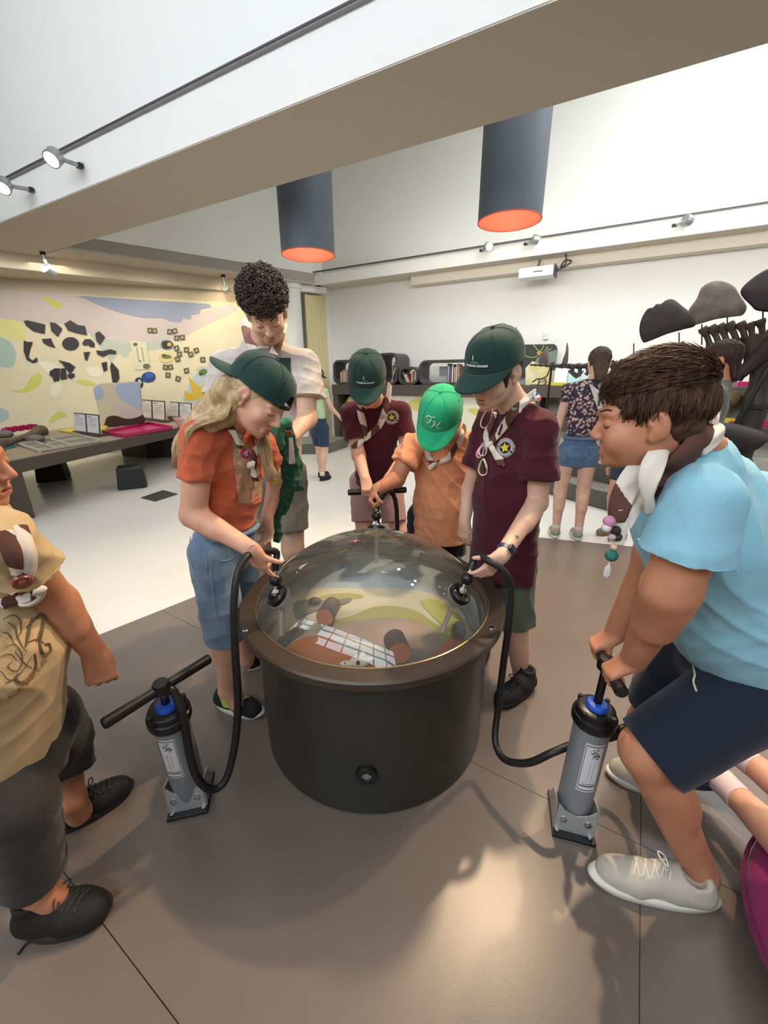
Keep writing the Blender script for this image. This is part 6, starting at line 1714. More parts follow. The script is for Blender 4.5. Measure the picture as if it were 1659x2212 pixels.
V, Q = isomesh([ell((0, -.022, .062), (.088, .104, .088), .01), ell((0, .050, .070), (.070, .055, .050), .02), ell((0, .125, -.025), (.08, .055, .075), .01, sub=True), ell((.09, .01, -.02), (.03, .03, .045), .01, sub=True), ell((-.09, .01, -.02), (.03, .03, .045), .01, sub=True), cap((0, -.1, -.15), (0, .1, -.15), .09, .09, .01, sub=True)], .0055)
hb = mk('hair', H.W(V), Q, M_curl, root, True)
rnd = random.Random(11); paths = []
for i in range(1150):
    t = rnd.uniform(0, 2 * PI); z = rnd.uniform(-.12, 1); s = math.sqrt(1 - z * z) if z < 1 else 0
    R_ = V3((.092, .112, .098)); p = V3((R_.x * s * math.cos(t), R_.y * s * math.sin(t) + .0, R_.z * z)) + V3((0, -.012, .062))
    if p.y > .075 and p.z < .036: continue
    if p.z < .02 and p.y > -.02: continue
    nn = V3((p.x / R_.x ** 2, (p.y + .012) / R_.y ** 2, (p.z - .06) / R_.z ** 2)).normalized()
    ax = (nn + V3((rnd.uniform(-1, 1), rnd.uniform(-1, 1), rnd.uniform(-1, 1))) * .9).normalized(); e = ax.orthogonal().normalized(); f_ = ax.cross(e); r = rnd.uniform(.007, .0125); m_ = 11; turns = rnd.uniform(1.0, 1.6); ln = rnd.uniform(.012, .03)
    P = [H.w(p + (e * math.cos(2 * PI * turns * q / m_) + f_ * math.sin(2 * PI * turns * q / m_)) * r + ax * (ln * (q / m_ - .45))) for q in range(m_ + 1)]
    paths.append((P, [.0008] + [.0020] * (m_ - 1) + [.0005]))
o = locks(paths, M_curl, hb, 'hair_curls', 5, .8); o['kind'] = 'stuff'
for an in (anR, anL): shoe(V3((an.x, an.y + .04, 0)), V3((an.x + .03, an.y - .22, 0)), m=M_white, ms=M_white, ml=M_white, root=root, w=.045, vox=.007, lace=False)
# the dark green jacket bundled in his hands
M_jk = cloth('jacket_green', '#1c4a38', .06, .2, 200, .7); M_jk2 = cloth('jacket_green_light', '#3c7a5e', .05, .2, 200)
jp = [cap(J(608, 925, 1.66), J(612, 1000, 1.66), .052, .075, .03, w=(.2, -1, 0), s=.6), cap(J(615, 1010, 1.66), J(605, 1090, 1.66), .075, .05, .03, w=(.2, -1, 0), s=.6), cap(J(588, 1010, 1.68), J(600, 1160, 1.68), .035, .028, .03), cap(J(640, 1040, 1.64), J(612, 1075, 1.62), .025, .02, .02), cap(J(592, 945, 1.64), J(585, 1020, 1.66), .03, .04, .02), cap(J(628, 1000, 1.66), J(650, 1055, 1.66), .03, .018, .02)]
jk = thing('jacket', J(610, 1000, 1.66), 'dark green jacket bundled and hanging from the teenager\'s hands', 'jacket')
blob_part('jacket_cloth', jp, .006, M_jk, jk, (.011, 26), 9)
blob_part('jacket_lining', [cap(J(590, 918, 1.655), J(622, 912, 1.65), .020, .022, .02), cap(J(600, 925, 1.625), J(607, 965, 1.625), .032, .018, .02, w=(.2, -1, 0), s=.5)], .005, M_jk2, jk, (.006, 30), 3)
MB().prism([J(624, 946, 1.60), J(632, 946, 1.60), V3(J(637, 1001, 1.60)), V3(J(624, 1003, 1.60))], V3((0, .003, 0))).build('jacket_tag', mat('tag_grey_white', '#c6c6c4', .7), jk)
"""beads round the wrist"""
bd_ = MB()
for q in range(9): bd_.ball(J(618 + q * 1.6, 932 + (q % 3) * 3, 1.595), .005, 8, 6)
bd_.build('bead_cord', mat('beads_orange_brown', '#7a4524', .5), jk, True)

# ------------------------------------------------------------------ 3: boy in maroon bending behind the dome
def maroon_kerchief(): pass
root = thing('person', (-.02, 2.5, 0), 'boy in maroon tee and striped shorts bending over behind the dome', 'person')
k = .88
H = Head(J(793, 822, 2.10), (-.04, -.80, -.58), (0, -.58, .80), 1.04)
neck = J(808, 868, 2.32); shR, shL = J(757, 893, 2.33), J(866, 890, 2.36)
elR, elL = J(775, 985, 2.28), J(880, 975, 2.33); wrR, wrL = J(790, 1040, 2.14), J(862, 1035, 2.12)
pelv = J(812, 1030, 2.55)
hC = J(815, 1062, 2.03); hdC = V3((1, .15, 0)).normalized()
R1 = hC - hdC * .055; R2 = hC + hdC * .055
WR_, hr = grip_hand(R1, (.15, -.75, -.65), (0, .2, -1), (1, 0, 0), k); WL_, hl = grip_hand(R2, (-.1, -.75, -.65), (0, .2, -1), (-1, 0, 0), k)
hipR, hipL = pelv + V3((-.085, 0, -.03)), pelv + V3((.085, 0, -.03)); knR, knL = V3((-.13, 2.45, .44)), V3((.10, 2.45, .44)); anR, anL = V3((-.14, 2.5, .08)), V3((.11, 2.5, .08))
limbs = [(limb(shR, elR, WR_, (.044, .038, .026), .02) + hr, .0048), (limb(shL, elL, WL_, (.044, .038, .026), .02) + hl, .0048)]
for h_, kn, an in ((hipR, knR, anR), (hipL, knL, anL)): limbs.append((limb(h_, kn, an, (.078, .055, .036), .02) + [cap(an, an + V3((0, -.04, -.04)), .036, .03, .02)], .008))
limbs.append(([cap(((shR + shL) / 2).lerp(pelv, .22), pelv, .10 * .72, .11 * .85, .03, w=(0, -1, 0), s=.62)], .012))
body = skinbody(root, SK_fair, head_prims(H, neck, .050), limbs, H=H, vh=.004)
face_details(H, body)
sh = tee(root, M_maroon, neck, shR, shL, (0, -1, .1), J(812, 1045, 2.48), .130, .132, shR.lerp(elR, .60), shL.lerp(elL, .60), .62, (.058, .072), (.009, 20), 21, vox=.007)
M_str = mat('shorts_stripe', '#8a5a54', .85)
nt = M_str.node_tree; b = nt.nodes['Principled BSDF']; tc = nt.nodes.new('ShaderNodeTexCoord'); wv = nt.nodes.new('ShaderNodeTexWave'); wv.inputs['Scale'].default_value = 36; wv.bands_direction = 'X'; rp_ = nt.nodes.new('ShaderNodeValToRGB'); rp_.color_ramp.elements[0].color = lin('#8a5a54'); rp_.color_ramp.elements[1].color = lin('#c9aca4'); rp_.color_ramp.elements[0].position = .55; rp_.color_ramp.elements[1].position = .7
nt.links.new(tc.outputs['Object'], wv.inputs['Vector']); nt.links.new(wv.outputs['Fac'], rp_.inputs[0]); nt.links.new(rp_.outputs[0], b.inputs['Base Color'])
shorts(root, M_str, pelv + UP * .04, (0, -1, 0), hipR, J(786, 1128, 2.46), hipL, J(852, 1128, 2.46), rw=.128, rl=(.088, .084), sq=.78, fold=(.006, 20), seed=6)
S2 = Surf([sh, body])
kc = kerchief(root, S2, [[(776, 864), (779, 892), (785, 919), (790, 942)], [(842, 826), (840, 852), (831, 886), (820, 919), (794, 943)]], w=.019, pitch=.15, knot=(792, 945), tails=([(778, 955), (762, 966)],))
badge(kc, S2, 825, 898, .016, mat('badge_blue_white', '#a6b0c4', .3)); badge(kc, S2, 820, 916, .015, mat('badge_salmon', '#b88478', .3))
star_print(sh, S2, 846, 901, .040)
cp, T = ball_cap(H, M_capg, root, sc=1.08); cap_logo(T, cp)
V, Q = isomesh([ell((0, -.03, .0), (.077, .088, .060), .01), ell((0, .13, -.03), (.09, .085, .09), .01, sub=True)], .006); mk('hair', H.W(V), Q, hairm('hair_brown_dark', '#2a1d18', '#4a352a'), root, True)
for an in (anR, anL): shoe(V3((an.x, an.y + .04, 0)), V3((an.x, an.y - .19, 0)), m=M_blacksh, ms=M_blacksh, ml=M_lace, root=root, w=.042, vox=.008, lace=False)
pb = V3((hC.x, hC.y + .01, 0))
sgn_ = pump(pb, .475, (0, 0, 0), hC.z - .475, hdC, 'hand pump behind the dome, only its black handle showing between the boys')

# ------------------------------------------------------------------ 4: boy in orange tee and bright green cap
root = thing('person', (.30, 2.22, 0), 'boy in an orange tee and bright green cap leaning over the back of the dome', 'person')
k = .88
H = Head(J(950, 906, 1.86), (-.28, -.72, -.62), (-.12, -.64, .72), 1.08)
neck = J(975, 935, 2.06); shR, shL = J(893, 962, 2.06), J(1030, 955, 2.12)
elR = J(856, 1035, 1.98); elL = V3((.58, 2.1, .80)); wrL = V3((.55, 1.98, .62))
RG = gC + axC * -.03 + V3((-.005, 0, .02))
WR_, hr = grip_hand(RG, (-.45, -.55, -.75), (.75, -.3, -.35), (.3, -.5, .8), k)
pelv = V3((.31, 2.22, .66))
hipR, hipL = pelv + V3((-.09, 0, -.03)), pelv + V3((.09, 0, -.03)); limbs = [(limb(shR, elR, WR_, (.048, .042, .028), .02) + hr, .0046), (limb(shL, elL, wrL, (.048, .042, .028), .02) + hand_prims(wrL, (-.1, -.3, -1), (-1, 0, 0), (0, -1, 0), k), .0055)]
for h_ in (hipR, hipL): limbs.append((limb(h_, V3((h_.x, 2.18, .38)), V3((h_.x, 2.22, .08)), (.075, .055, .036), .02), .009))
limbs.append(([cap(((shR + shL) / 2).lerp(pelv, .22), pelv, .11 * .72, .115 * .85, .03, w=(-.2, -1, 0), s=.66)], .012))
body = skinbody(root, SK_tan, head_prims(H, neck, .052), limbs, H=H, vh=.004)
face_details(H, body)
sh = tee(root, M_orange, neck, shR, shL, (-.25, -1, .05), J(948, 1168, 2.10), .142, .148, shR.lerp(elR, .58), shL.lerp(elL, .6), .70, (.060, .074), (.010, 19), 31, vox=.007, dirs=[(1, 0, .5), (.3, .2, 1)])
shorts(root, cloth('jeans_dark', '#1c222c', .05), pelv + UP * .03, (0, -1, 0), hipR, V3((hipR.x, 2.2, .40)), hipL, V3((hipL.x, 2.2, .40)), rw=.135, rl=(.09, .088), sq=.8, name='trousers')
S2 = Surf([sh, body])
kc = kerchief(root, S2, [[(1002, 918), (1000, 930), (995, 945), (985, 965), (968, 990), (945, 1000)], [(921, 965), (926, 985), (936, 1002)]], w=.016, pitch=.13, knot=(938, 1004), tails=([(932, 1008), (928, 1014)],))
M_capb = cloth('cap_bright_green', '#1f9a6a', 0, .3, 500, col2='#2aa874', scale=9)
cp, T = ball_cap(H, M_capb, root, sc=1.08)
Sc = Surf([cp]); c = T((.002, .104, .074)); up = T((0, .085, .12)) - T((0, .100, .05)); rt = T((1, 0, 0)) - T((0, 0, 0)); nn = unit(rt).cross(unit(up))
if nn.dot(T((0, 1, .3)) - T((0, 0, 0))) < 0: rt = -rt
mw = mat('embroidery_white', '#e6f0e8', .6)
L = [stroke2([(-.022, .012), (-.026, .017), (-.020, .023), (-.006, .022), (.004, .024)], .0022), stroke2([(-.008, .022), (-.012, .012), (-.016, .002), (-.022, .000), (-.024, .005)], .0022), stroke2([(-.018, .011), (-.010, .012), (-.004, .014)], .0016),
     stroke2([(-.004, .008), (.002, .012), (.002, .004), (-.003, -.008), (-.009, -.015), (-.012, -.011)], .0022), stroke2([(.022, .012), (.016, .006), (.011, -.006), (.010, -.014), (.016, -.014), (.022, -.008)], .0022), stroke2([(-.006, -.004), (.006, -.002), (.014, .001), (.020, .006)], .0016)]
L = [([(x * 1.35, y * 1.35) for x, y in v], f) for v, f in L]
v, f = merge2(L); decal(v, f, c, rt, up, mw, cp, 'cap_lettering', Sc, .0050)
V, Q = isomesh([ell((0, -.03, .0), (.077, .088, .060), .01), ell((0, .13, -.03), (.09, .085, .09), .01, sub=True)], .006); mk('hair', H.W(V), Q, hairm('hair_brown_mid', '#4a3022', '#6d4a34'), root, True)
for h_ in (hipR, hipL): shoe(V3((h_.x, 2.27, 0)), V3((h_.x, 2.04, 0)), m=M_blacksh, ms=M_blacksh, ml=M_lace, root=root, w=.042, vox=.009, lace=False)

# ------------------------------------------------------------------ 5: boy in maroon with the wristwatch
root = thing('person', (.60, 1.60, 0), 'boy in maroon tee and grey-green shorts wearing a wristwatch, dark green cap forward', 'person')
k = .90
H = Head(J(1066, 800, 1.50), (-.66, -.62, -.42), (-.12, -.25, .95), 1.05)
neck = J(1118, 888, 1.58); shR, shL = J(1055, 915, 1.74), J(1168, 925, 1.49)
elL, wrL = J(1160, 1085, 1.50), J(1083, 1202, gB.y - .005)
elR, wrR = J(1015, 1060, 1.80), J(1003, 1128, 1.74)
fr5 = V3((-.72, -.62, 0))
pelv = J(1092, 1120, 1.64)
sd5 = V3((-.62, .72, 0)).normalized()
hipR, hipL = pelv + sd5 * .08 - UP * .03, pelv - sd5 * .075 - UP * .03
knL, anL = J(1112, 1350, 1.57), J(1128, 1470, 1.60); knR = V3((.50, 1.72, .38)); anR = V3((.52, 1.80, .09))
ballB = gB - axB * .068; kn5 = J(1030, 1256, ballB.y - .012)
hl = hand_prims(wrL, kn5 - wrL, (-.35, .85, .1), (-.5, .2, .8), k, curls=[(14, 26, 16), (18, 30, 20), (26, 40, 26), (36, 48, 30)], thumb=(.75, .75, .25), tcurl=(-4, 6, 8), spread=.05)
armL = limb(shL, elL, wrL, (.046, .040, .026), .02, ((.5, -1, 0), .80)) + hl
armR = limb(shR, elR, wrR, (.044, .038, .026), .02) + hand_prims(wrR, (0, -.1, -1), (.6, .6, 0), (-.5, -.7, 0), k, (20, 30, 20))
legL = limb(hipL, knL, anL, (.064, .056, .038), .02, ((.6, .4, 0), .88)) + [cap(anL, anL + V3((-.02, -.03, -.04)), .038, .036, .02)]
legR = limb(hipR, knR, anR, (.064, .056, .038), .02)
body = skinbody(root, SK_pale, head_prims(H, neck, .052), [(armL, .0042), (armR, .005), (legL, .0065), (legR, .008), ([cap(((shR + shL) / 2).lerp(pelv, .22), pelv, .10 * .72, .115 * .85, .03, w=fr5, s=.64)], .012)], H=H)
face_details(H, body)
sh = tee(root, M_maroon, neck, shR, shL, fr5, J(1082, 1243, 1.60), .134, .160, shR.lerp(elR, .6), shL.lerp(elL, .66), .66, (.058, .076), (.010, 16), 41, dirs=[(.3, -.3, 1), (.5, -.4, .6), (0, 0, 1)], nh=.060, mid=J(1092, 1080, 1.62))
shorts(root, cloth('shorts_grey_green', '#5d6659', .05), pelv - UP * .02, fr5, hipR, V3((.49, 1.72, .44)), hipL, J(1108, 1345, 1.57), rw=.108, rl=(.078, .092), sq=.8, fold=(.007, 16), seed=8)
S2 = Surf([sh, body])
kc = kerchief(root, S2, [[(1073, 892), (1070, 904), (1062, 920), (1052, 940), (1056, 960)], [(1160, 846), (1140, 862), (1115, 885), (1096, 912), (1080, 935), (1062, 957)]], w=.018, pitch=.15, knot=(1060, 962), tails=([(1072, 978), (1082, 995), (1092, 1006)],))
bt = badge(kc, S2, 1143, 866, .0185, mat('badge_white', '#dcdce0', .3), off=.034)
for s_, cc in ((1, '#2c4a9c'), (-1, '#b3303c')):
    V_ = [(0 + s_ * 0, 0)]; pts = [(.0175 * math.cos(a), .0175 * math.sin(a)) for a in [(.15 * PI if s_ > 0 else 1.15 * PI) + PI * .80 * i / 12 for i in range(13)]]
    c_ = bt[1]; mk('badge_stripe', [c_ + bt[2] * (x * .97) + bt[3] * (y * .97) + bt[4] * .0006 for x, y in pts], [tuple(range(13))], mat('flag_' + cc[1:], cc, .4), bt[0])
badge(kc, S2, 1111, 884, .013, mat('badge_green_glass', '#6f9a86', .2)); badge(kc, S2, 1060, 925, .008, mat('badge_red_white', '#b85a48', .4))
def hoop(x, y, rx, ry, m, r=.0028):
    p, n_ = S2.at(x, y, .012); rt = UP.cross(n_).normalized(); up = n_.cross(rt)
    MB().tube([p + rt * rx * math.cos(2 * PI * i / 24) + up * ry * math.sin(2 * PI * i / 24) + n_ * .006 * math.sin(4 * PI * i / 24) for i in range(25)], r, 8, caps=False, flat=1.6).build('wristband', m, kc, True)
hoop(1048, 1008, .020, .034, mat('band_cream', '#d8d0a8', .5)); hoop(1045, 972, .013, .036, mat('band_pink', '#c98a98', .5)); hoop(1050, 970, .022, .030, mat('band_white', '#d0ccc8', .5)); hoop(1056, 902, .020, .050, mat('cord_white', '#d0ccc0', .6), .0016)
star_print(sh, S2, 1091, 967, .036)
cp, T = ball_cap(H, M_capg, root, sc=1.08); cap_logo(T, cp)
V, Q = isomesh([ell((0, -.03, .006), (.078, .092, .066), .01), cap((.062, .030, .01), (.060, .032, -.035), .016, .008, .01), cap((-.062, .030, .01), (-.060, .032, -.035), .016, .008, .01), ell((0, .13, -.05), (.052, .085, .09), .01, sub=True), ell((.088, -.008, -.025), (.03, .028, .035), .005, sub=True), ell((-.088, -.008, -.025), (.03, .028, .035), .005, sub=True), cap((0, -.1, -.14), (0, .1, -.14), .09, .09, .01, sub=True)], .0045)
mk('hair', H.W(V), Q, hairm('hair_brown_dark', '#2a1d18', '#4a352a'), root, True)
# watch
wd = (wrL - elL).normalized(); wc = wrL - wd * .028; e1 = wd.orthogonal().normalized(); e2 = wd.cross(e1)
M_wt = mat('watch_navy', '#20304c', .4)
sf = unit(V3((.55, -.62, .55)) - wd * V3((.55, -.62, .55)).dot(wd)); sg = wd.cross(sf)
wt = MB().lathe(wc, [(.0285, -.008), (.0315, -.009), (.0315, .009), (.0285, .008)], 32, axis=wd, close=True).build('watch_strap', M_wt, root, True)
MB().box(wc + sf * .034, sf * .005, sg * .015, wd * .015).build('watch_case', M_wt, wt, bevel=.004)
MB().box(wc + sf * .0395, sf * .0008, sg * .010, wd * .010).build('watch_face', mat('watch_face', '#10141c', .1), wt)
pt, n_ = Surf([body]).at(1117, 1160, .0006); rt = UP.cross(n_).normalized(); u2 = n_.cross(rt)
V_ = []; L = [disc2(.003, 8, 1)]
for q in range(5): v, f = disc2(.0022, 8, 1); L.append(([(x + .006 * math.cos(q * 1.26), y + .006 * math.sin(q * 1.26)) for x, y in v], f))
v, f = merge2(L); decal(v, f, pt, rt, u2, mat('tattoo_ink', '#3a241c', .6), body, 'arm_mark', Surf([body]), .0005)
shoe(atZ(1150, 1478, 0), atZ(1072, 1528, 0), m=M_blacksh, ms=M_blacksh, ml=mat('lace_black', '#1c1c1c', .8), root=root, w=.045, high=True)
shoe(V3((.55, 1.85, 0)), V3((.44, 1.66, 0)), m=M_blacksh, ms=M_blacksh, ml=mat('lace_black', '#1c1c1c', .8), root=root, w=.045, high=True, lace=False)
# ------------------------------------------------------------------ 6: boy in light blue pumping at the right
root = thing('person', (.85, .85, 0), 'smiling boy in a light blue tee and navy shorts leaning on the raised pump handle', 'person')
k = .90
H = Head(J(1394, 902, .83), (-.93, .36, -.08), (-.10, 0, 1), k)
neck = J(1482, 985, .86); shL, shR = J(1520, 1085, .72), J(1440, 1040, 1.02)
elL = J(1448, 1275, .72); elR = J(1412, 1195, .99)
GN = HR + (atY(1365, 1475, .80) - atY(1318, 1400, 1.0)).normalized() * .085; GF = HR - (atY(1365, 1475, .80) - atY(1318, 1400, 1.0)).normalized() * .10
hd6 = (GN - GF).normalized()
WLn, hl = grip_hand(GN + UP * .004, (-.75, .1, -.62), (-.2, 0, -1), -hd6, k); WRf, hr = grip_hand(GF + UP * .004, (-.75, .1, -.62), (-.2, 0, -1), hd6, k)
fr6 = V3((-.85, .05, -.35)).normalized()
pelv = J(1600, 1395, .90)
hipL, hipR = pelv + V3((-.01, -.095, -.03)), pelv + V3((-.01, .10, -.03))
knL, anL = J(1398, 1625, .79), J(1512, 1885, .765); knR, anR = J(1400, 1560, 1.10), J(1452, 1660, 1.15)
armL = limb(shL, elL, WLn, (.056, .049, .031), .025, ((0, -1, .3), .84)) + hl
armR = limb(shR, elR, WRf, (.052, .045, .030), .025) + hr
legL = limb(hipL, knL, anL, (.085, .064, .042), .02, ((.8, 0, .3), .95)) + [cap(anL, anL + V3((-.03, 0, -.05)), .042, .04, .02)]
legR = limb(hipR, knR, anR, (.085, .062, .042), .02) + [cap(anR, anR + V3((-.03, 0, -.04)), .042, .04, .02)]
HP = head_prims(H, neck, .062, mouth=.007, lid=False, nose=.3) + [ell((.036, .050, -.050), (.028, .028, .028), .02), ell((-.036, .050, -.050), (.028, .028, .028), .02)]
body = skinbody(root, SK_tan, HP, [(armL, .0042), (armR, .0045), (legL, .0065), (legR, .0075), ([cap(((shR + shL) / 2).lerp(pelv, .25), pelv, .09, .12, .03, w=fr6, s=.72)], .012)], H=H, vh=.003)
face_details(H, body, smile=.006)
M_ltblue = cloth('tee_light_blue', '#8cc0d2', .04)
sh = tee(root, M_ltblue, neck, shR, shL, fr6, J(1622, 1452, .90), .165, .195, shR.lerp(elR, .62), shL.lerp(elL, .60), .74, (.068, .088), (.012, 15), 51, dirs=[(.4, 0, 1), (1, 0, .4), (.8, 0, .8)], vox=.0065, nh=.066, belly=(J(1535, 1330, .88), (.10, .13, .12)), extra=[cap(neck + V3((.045, 0, -.035)), J(1660, 1180, .88), .070, .13, .05)])
M_navy = cloth('shorts_navy', '#1d2533', .05)
st = shorts(root, M_navy, pelv + V3((.0, 0, .04)), V3((-.9, 0, -.3)), hipR, hipR.lerp(knR, .80), hipL, J(1404, 1632, .79), rw=.138, rl=(.110, .100), sq=.85, fold=(.007, 14), seed=9)
P = [Surf([st]).at(x, y, .004)[0] for x, y in ((1500, 1440), (1503, 1460), (1500, 1475), (1506, 1495))]
MB().tube(spline([tuple(p) for p in P], 4), .0025, 6).build('drawstring', mat('string_pale', '#c9c6b8', .7), st, True)
M_hb6 = hairm('hair_chestnut', '#37261c', '#5e4330', (1, 1, .35), 90)
short_hair(H, M_hb6, root, rx=(.083, .104, .088), c=(0, -.022, .054), seed=4, nl=3600, ll=.055, flow=lambda p: V3((-.1 + .3 * noise.noise(p * 30), 1.0 if p.z > .07 else .15, -.95 if p.z < .07 else -.12)), vox=.0036, lift=.0016, th_=.62)
# neckerchief: collar roll, shoulder strand, and the free-hanging end with its charms
S2 = Surf([sh, body])
KK = KER; KER = [M_ker_b, M_ker_b]
kc = kerchief(root, S2, [[(1526, 912), (1504, 940), (1478, 970), (1452, 1002), (1428, 1035), (1408, 1068)]], w=.031, th=.010, pitch=.22, off=.012)
KER = [M_ker_w, M_ker_w]
P = [V3(p) for p in spline([tuple(J(*q)) for q in ((1442, 950, .80), (1420, 985, .765), (1404, 1025, .745), (1399, 1065, .745), (1405, 1105, .76))], 6)]
ribbon(P, [V3((-.5, -.85, .1)).normalized()] * len(P), [.010 + .010 * math.sin(PI * min(i / len(P) * 1.3, 1)) for i in range(len(P))], .007, [M_ker_w, M_ker_w], .3, 'scarf_band', kc)
kerchief(root, S2, [[(1538, 900), (1541, 925), (1534, 948), (1514, 962), (1498, 972)]], w=.014, th=.010, off=.012, name='scarf_collar')
KER = KK
cw = [J(1540, 888, .90), J(1530, 925, .86), J(1505, 945, .82), J(1480, 975, .80)]
MB().tube(spline([tuple(p) for p in cw], 5), [.014] * 4 + [.018] * 5 + [.016] * 4 + [.012] * 3, 10, flat=.5).build('scarf_collar', M_ker_w, kc, True)
h0 = [J(1400, 985, .82), J(1372, 1020, .80), J(1350, 1060, .79), J(1338, 1095, .785), J(1334, 1125, .785)]
P = [V3(p) for p in spline([tuple(p) for p in h0], 6)]; Nn = [V3((-.5, -.85, .1)).normalized()] * len(P)
ribbon(P, Nn, [.016 + .006 * math.sin(PI * i / len(P)) for i in range(len(P))], .008, KER, .14, 'scarf_hanging_end', kc, start=.3)
h1 = [J(1398, 1040, .80), J(1378, 1080, .79), J(1358, 1110, .785), J(1345, 1135, .785)]
P = [V3(p) for p in spline([tuple(p) for p in h1], 6)]
ribbon(P, Nn[:1] * len(P), [.017] * len(P), .008, [M_ker_b, M_ker_w], .30, 'scarf_hanging_end', kc, start=.1)
h2 = [J(1342, 1100, .78), J(1343, 1125, .78), J(1338, 1155, .78), J(1332, 1175, .78)]
P = [V3(p) for p in spline([tuple(p) for p in h2], 5)]
ribbon(P, Nn[:1] * len(P), [.010 + .004 * (i / len(P)) for i in range(len(P))], .004, [M_ker_w, M_ker_w], .3, 'scarf_tip', kc)
def charm(x, y, r, c_, nm, Y=.775, rad=None): MB().ball(J(x, y, Y), r, 12, 8, rad=rad).build(nm, mat('charm_' + c_[1:], c_, .7, bump=.8, bscale=120), kc, True)
charm(1316, 1126, .012, '#c98aac', 'pink_pompon'); charm(1310, 1140, .010, '#d8d4d0', 'white_pompon'); charm(1330, 1146, .010, '#2a2020', 'black_bead'); charm(1334, 1160, .009, '#3a2a28', 'black_bead'); charm(1322, 1160, .008, '#b8a8b0', 'grey_bead')
charm(1326, 1182, .007, '#d0b898', 'wooden_bead'); charm(1321, 1200, .013, '#1f6a58', 'green_pompon'); charm(1312, 1236, .008, '#cfcac4', 'white_tassel', rad=(.008, .006, .018))
MB().tube([J(1331, 1160, .78), J(1326, 1182, .778), J(1320, 1205, .776), J(1314, 1225, .776)], .002, 5).build('charm_cord', M_ker_w, kc)
M_grt = mat('trainer_cream', '#b9b3a4', .6, bump=.4, bscale=60)
s6 = shoe(atZ(1545, 1952, 0), atZ(1276, 1888, 0), m=M_grt, ms=M_white, ml=M_white, root=root, w=.048)
shoe(atZ(1485, 1722, 0), atZ(1312, 1668, 0), m=M_grt, ms=M_white, ml=M_white, root=root, w=.046, vox=.006)

# ------------------------------------------------------------------ 7: child at the left edge in the beige tee
root = thing('person', (-.92, .82, 0), 'child in a beige printed tee and dark knee shorts walking in at the left edge', 'person')
k = .90
H = Head(J(-100, 994, .80), (.97, .22, -.05), (.02, 0, 1), k)
neck = J(-80, 1122, .80); shR, shL = J(8, 1172, .76), J(-85, 1150, .98)
elR, wrR = J(126, 1302, .86), J(205, 1412, .90)
D7 = V3((.05, -.10, -1)); hr = hand_prims(wrR, D7, (-.5, .75, -.2), (.8, .5, 0), 1.0, (48, 62, 40), tcurl=(35, 35, 30), thumb=(.8, .4, .3))
fr7 = V3((.92, .25, 0)).normalized()
pelv = J(20, 1590, .80)
hipR, hipL = pelv + V3((.0, -.075, -.03)), pelv + V3((.01, .09, -.03))
knR, anR = J(45, 1745, .69), J(78, 1915, .69); knL, anL = J(135, 1600, .99), J(155, 1730, .92)
armR = limb(shR, elR, wrR, (.046, .040, .027), .022, ((.4, -.8, 0), .84)) + hr
elL = J(-60, 1300, 1.05); armL = limb(shL, elL, J(-30, 1400, 1.1), (.048, .042, .028), .02) + hand_prims(J(-30, 1400, 1.1), (.1, .05, -1), (.1, -1, 0), (1, .1, 0), .9, (25, 30, 20))
legR = limb(hipR, knR, anR, (.078, .054, .038), .02) + [cap(anR, anR + V3((.03, 0, -.05)), .038, .036, .02)]
legL = limb(hipL, knL, anL, (.076, .050, .036), .02, ((-.6, 0, 0), .85)) + [cap(anL, anL + V3((.0, .01, -.07)), .038, .036, .02)]
body = skinbody(root, SK_tan, head_prims(H, neck, .054, mouth=.006), [(armR, .0042), (armL, .008), (legR, .0065), (legL, .0065), ([cap(((shR + shL) / 2).lerp(pelv, .25), pelv, .09, .11, .03, w=fr7, s=.68)], .012)], H=H, vh=.003)
face_details(H, body)
short_hair(H, hairm('hair_brown_mid', '#4a3022', '#6d4a34'), root, nl=300)
M_beiget = cloth('tee_beige', '#c0a67e', .05)
sh = tee(root, M_beiget, neck, shR, shL, fr7, J(20, 1648, .80), .150, .168, shR.lerp(elR, .42), shL.lerp(elL, .5), .72, (.056, .072), (.011, 17), 61, dirs=[(.4, 0, 1), (1, 0, .4)], nh=.062, mid=J(10, 1400, .80))
M_dk = cloth('shorts_charcoal', '#302e2d', .05)
shorts(root, M_dk, pelv + UP * .03, fr7, hipR, J(72, 1893, .69), hipL, J(150, 1672, .95), kR=knR, kL=knL, rw=.135, rl=(.094, .076), sq=.8, fold=(.008, 16), seed=12)
S2 = Surf([sh, body])
kc = kerchief(root, S2, [[(8, 1150), (18, 1180), (30, 1208), (40, 1232)], [(40, 1140), (50, 1180), (58, 1210), (56, 1240)]], w=.016, pitch=.18, off=.008)
p, n_ = S2.at(44, 1246, .014); MB().lathe(p, [(.008, -.006), (.016, -.007), (.019, 0), (.016, .007), (.008, .006)], 20, axis=n_, close=True).ball(p, .010).build('woggle', mat('woggle_red_brown', '#8a4a3c', .3), kc, True)
for pth, mm in (([(-5, 1312), (20, 1300), (45, 1290), (70, 1278), (84, 1268)], [M_ker_w, M_ker_b]), ([(84, 1266), (78, 1285), (60, 1296), (40, 1300)], [M_ker_w, M_ker_w])):
    P = []; Nn = []
    for x, y in spline(pth, 5): a, b_ = S2.at(x, y, .012); P.append(a); Nn.append(b_)
    ribbon(smooth_pts(P, 2), Nn, .012, .007, mm, .10, 'scarf_strand', kc)
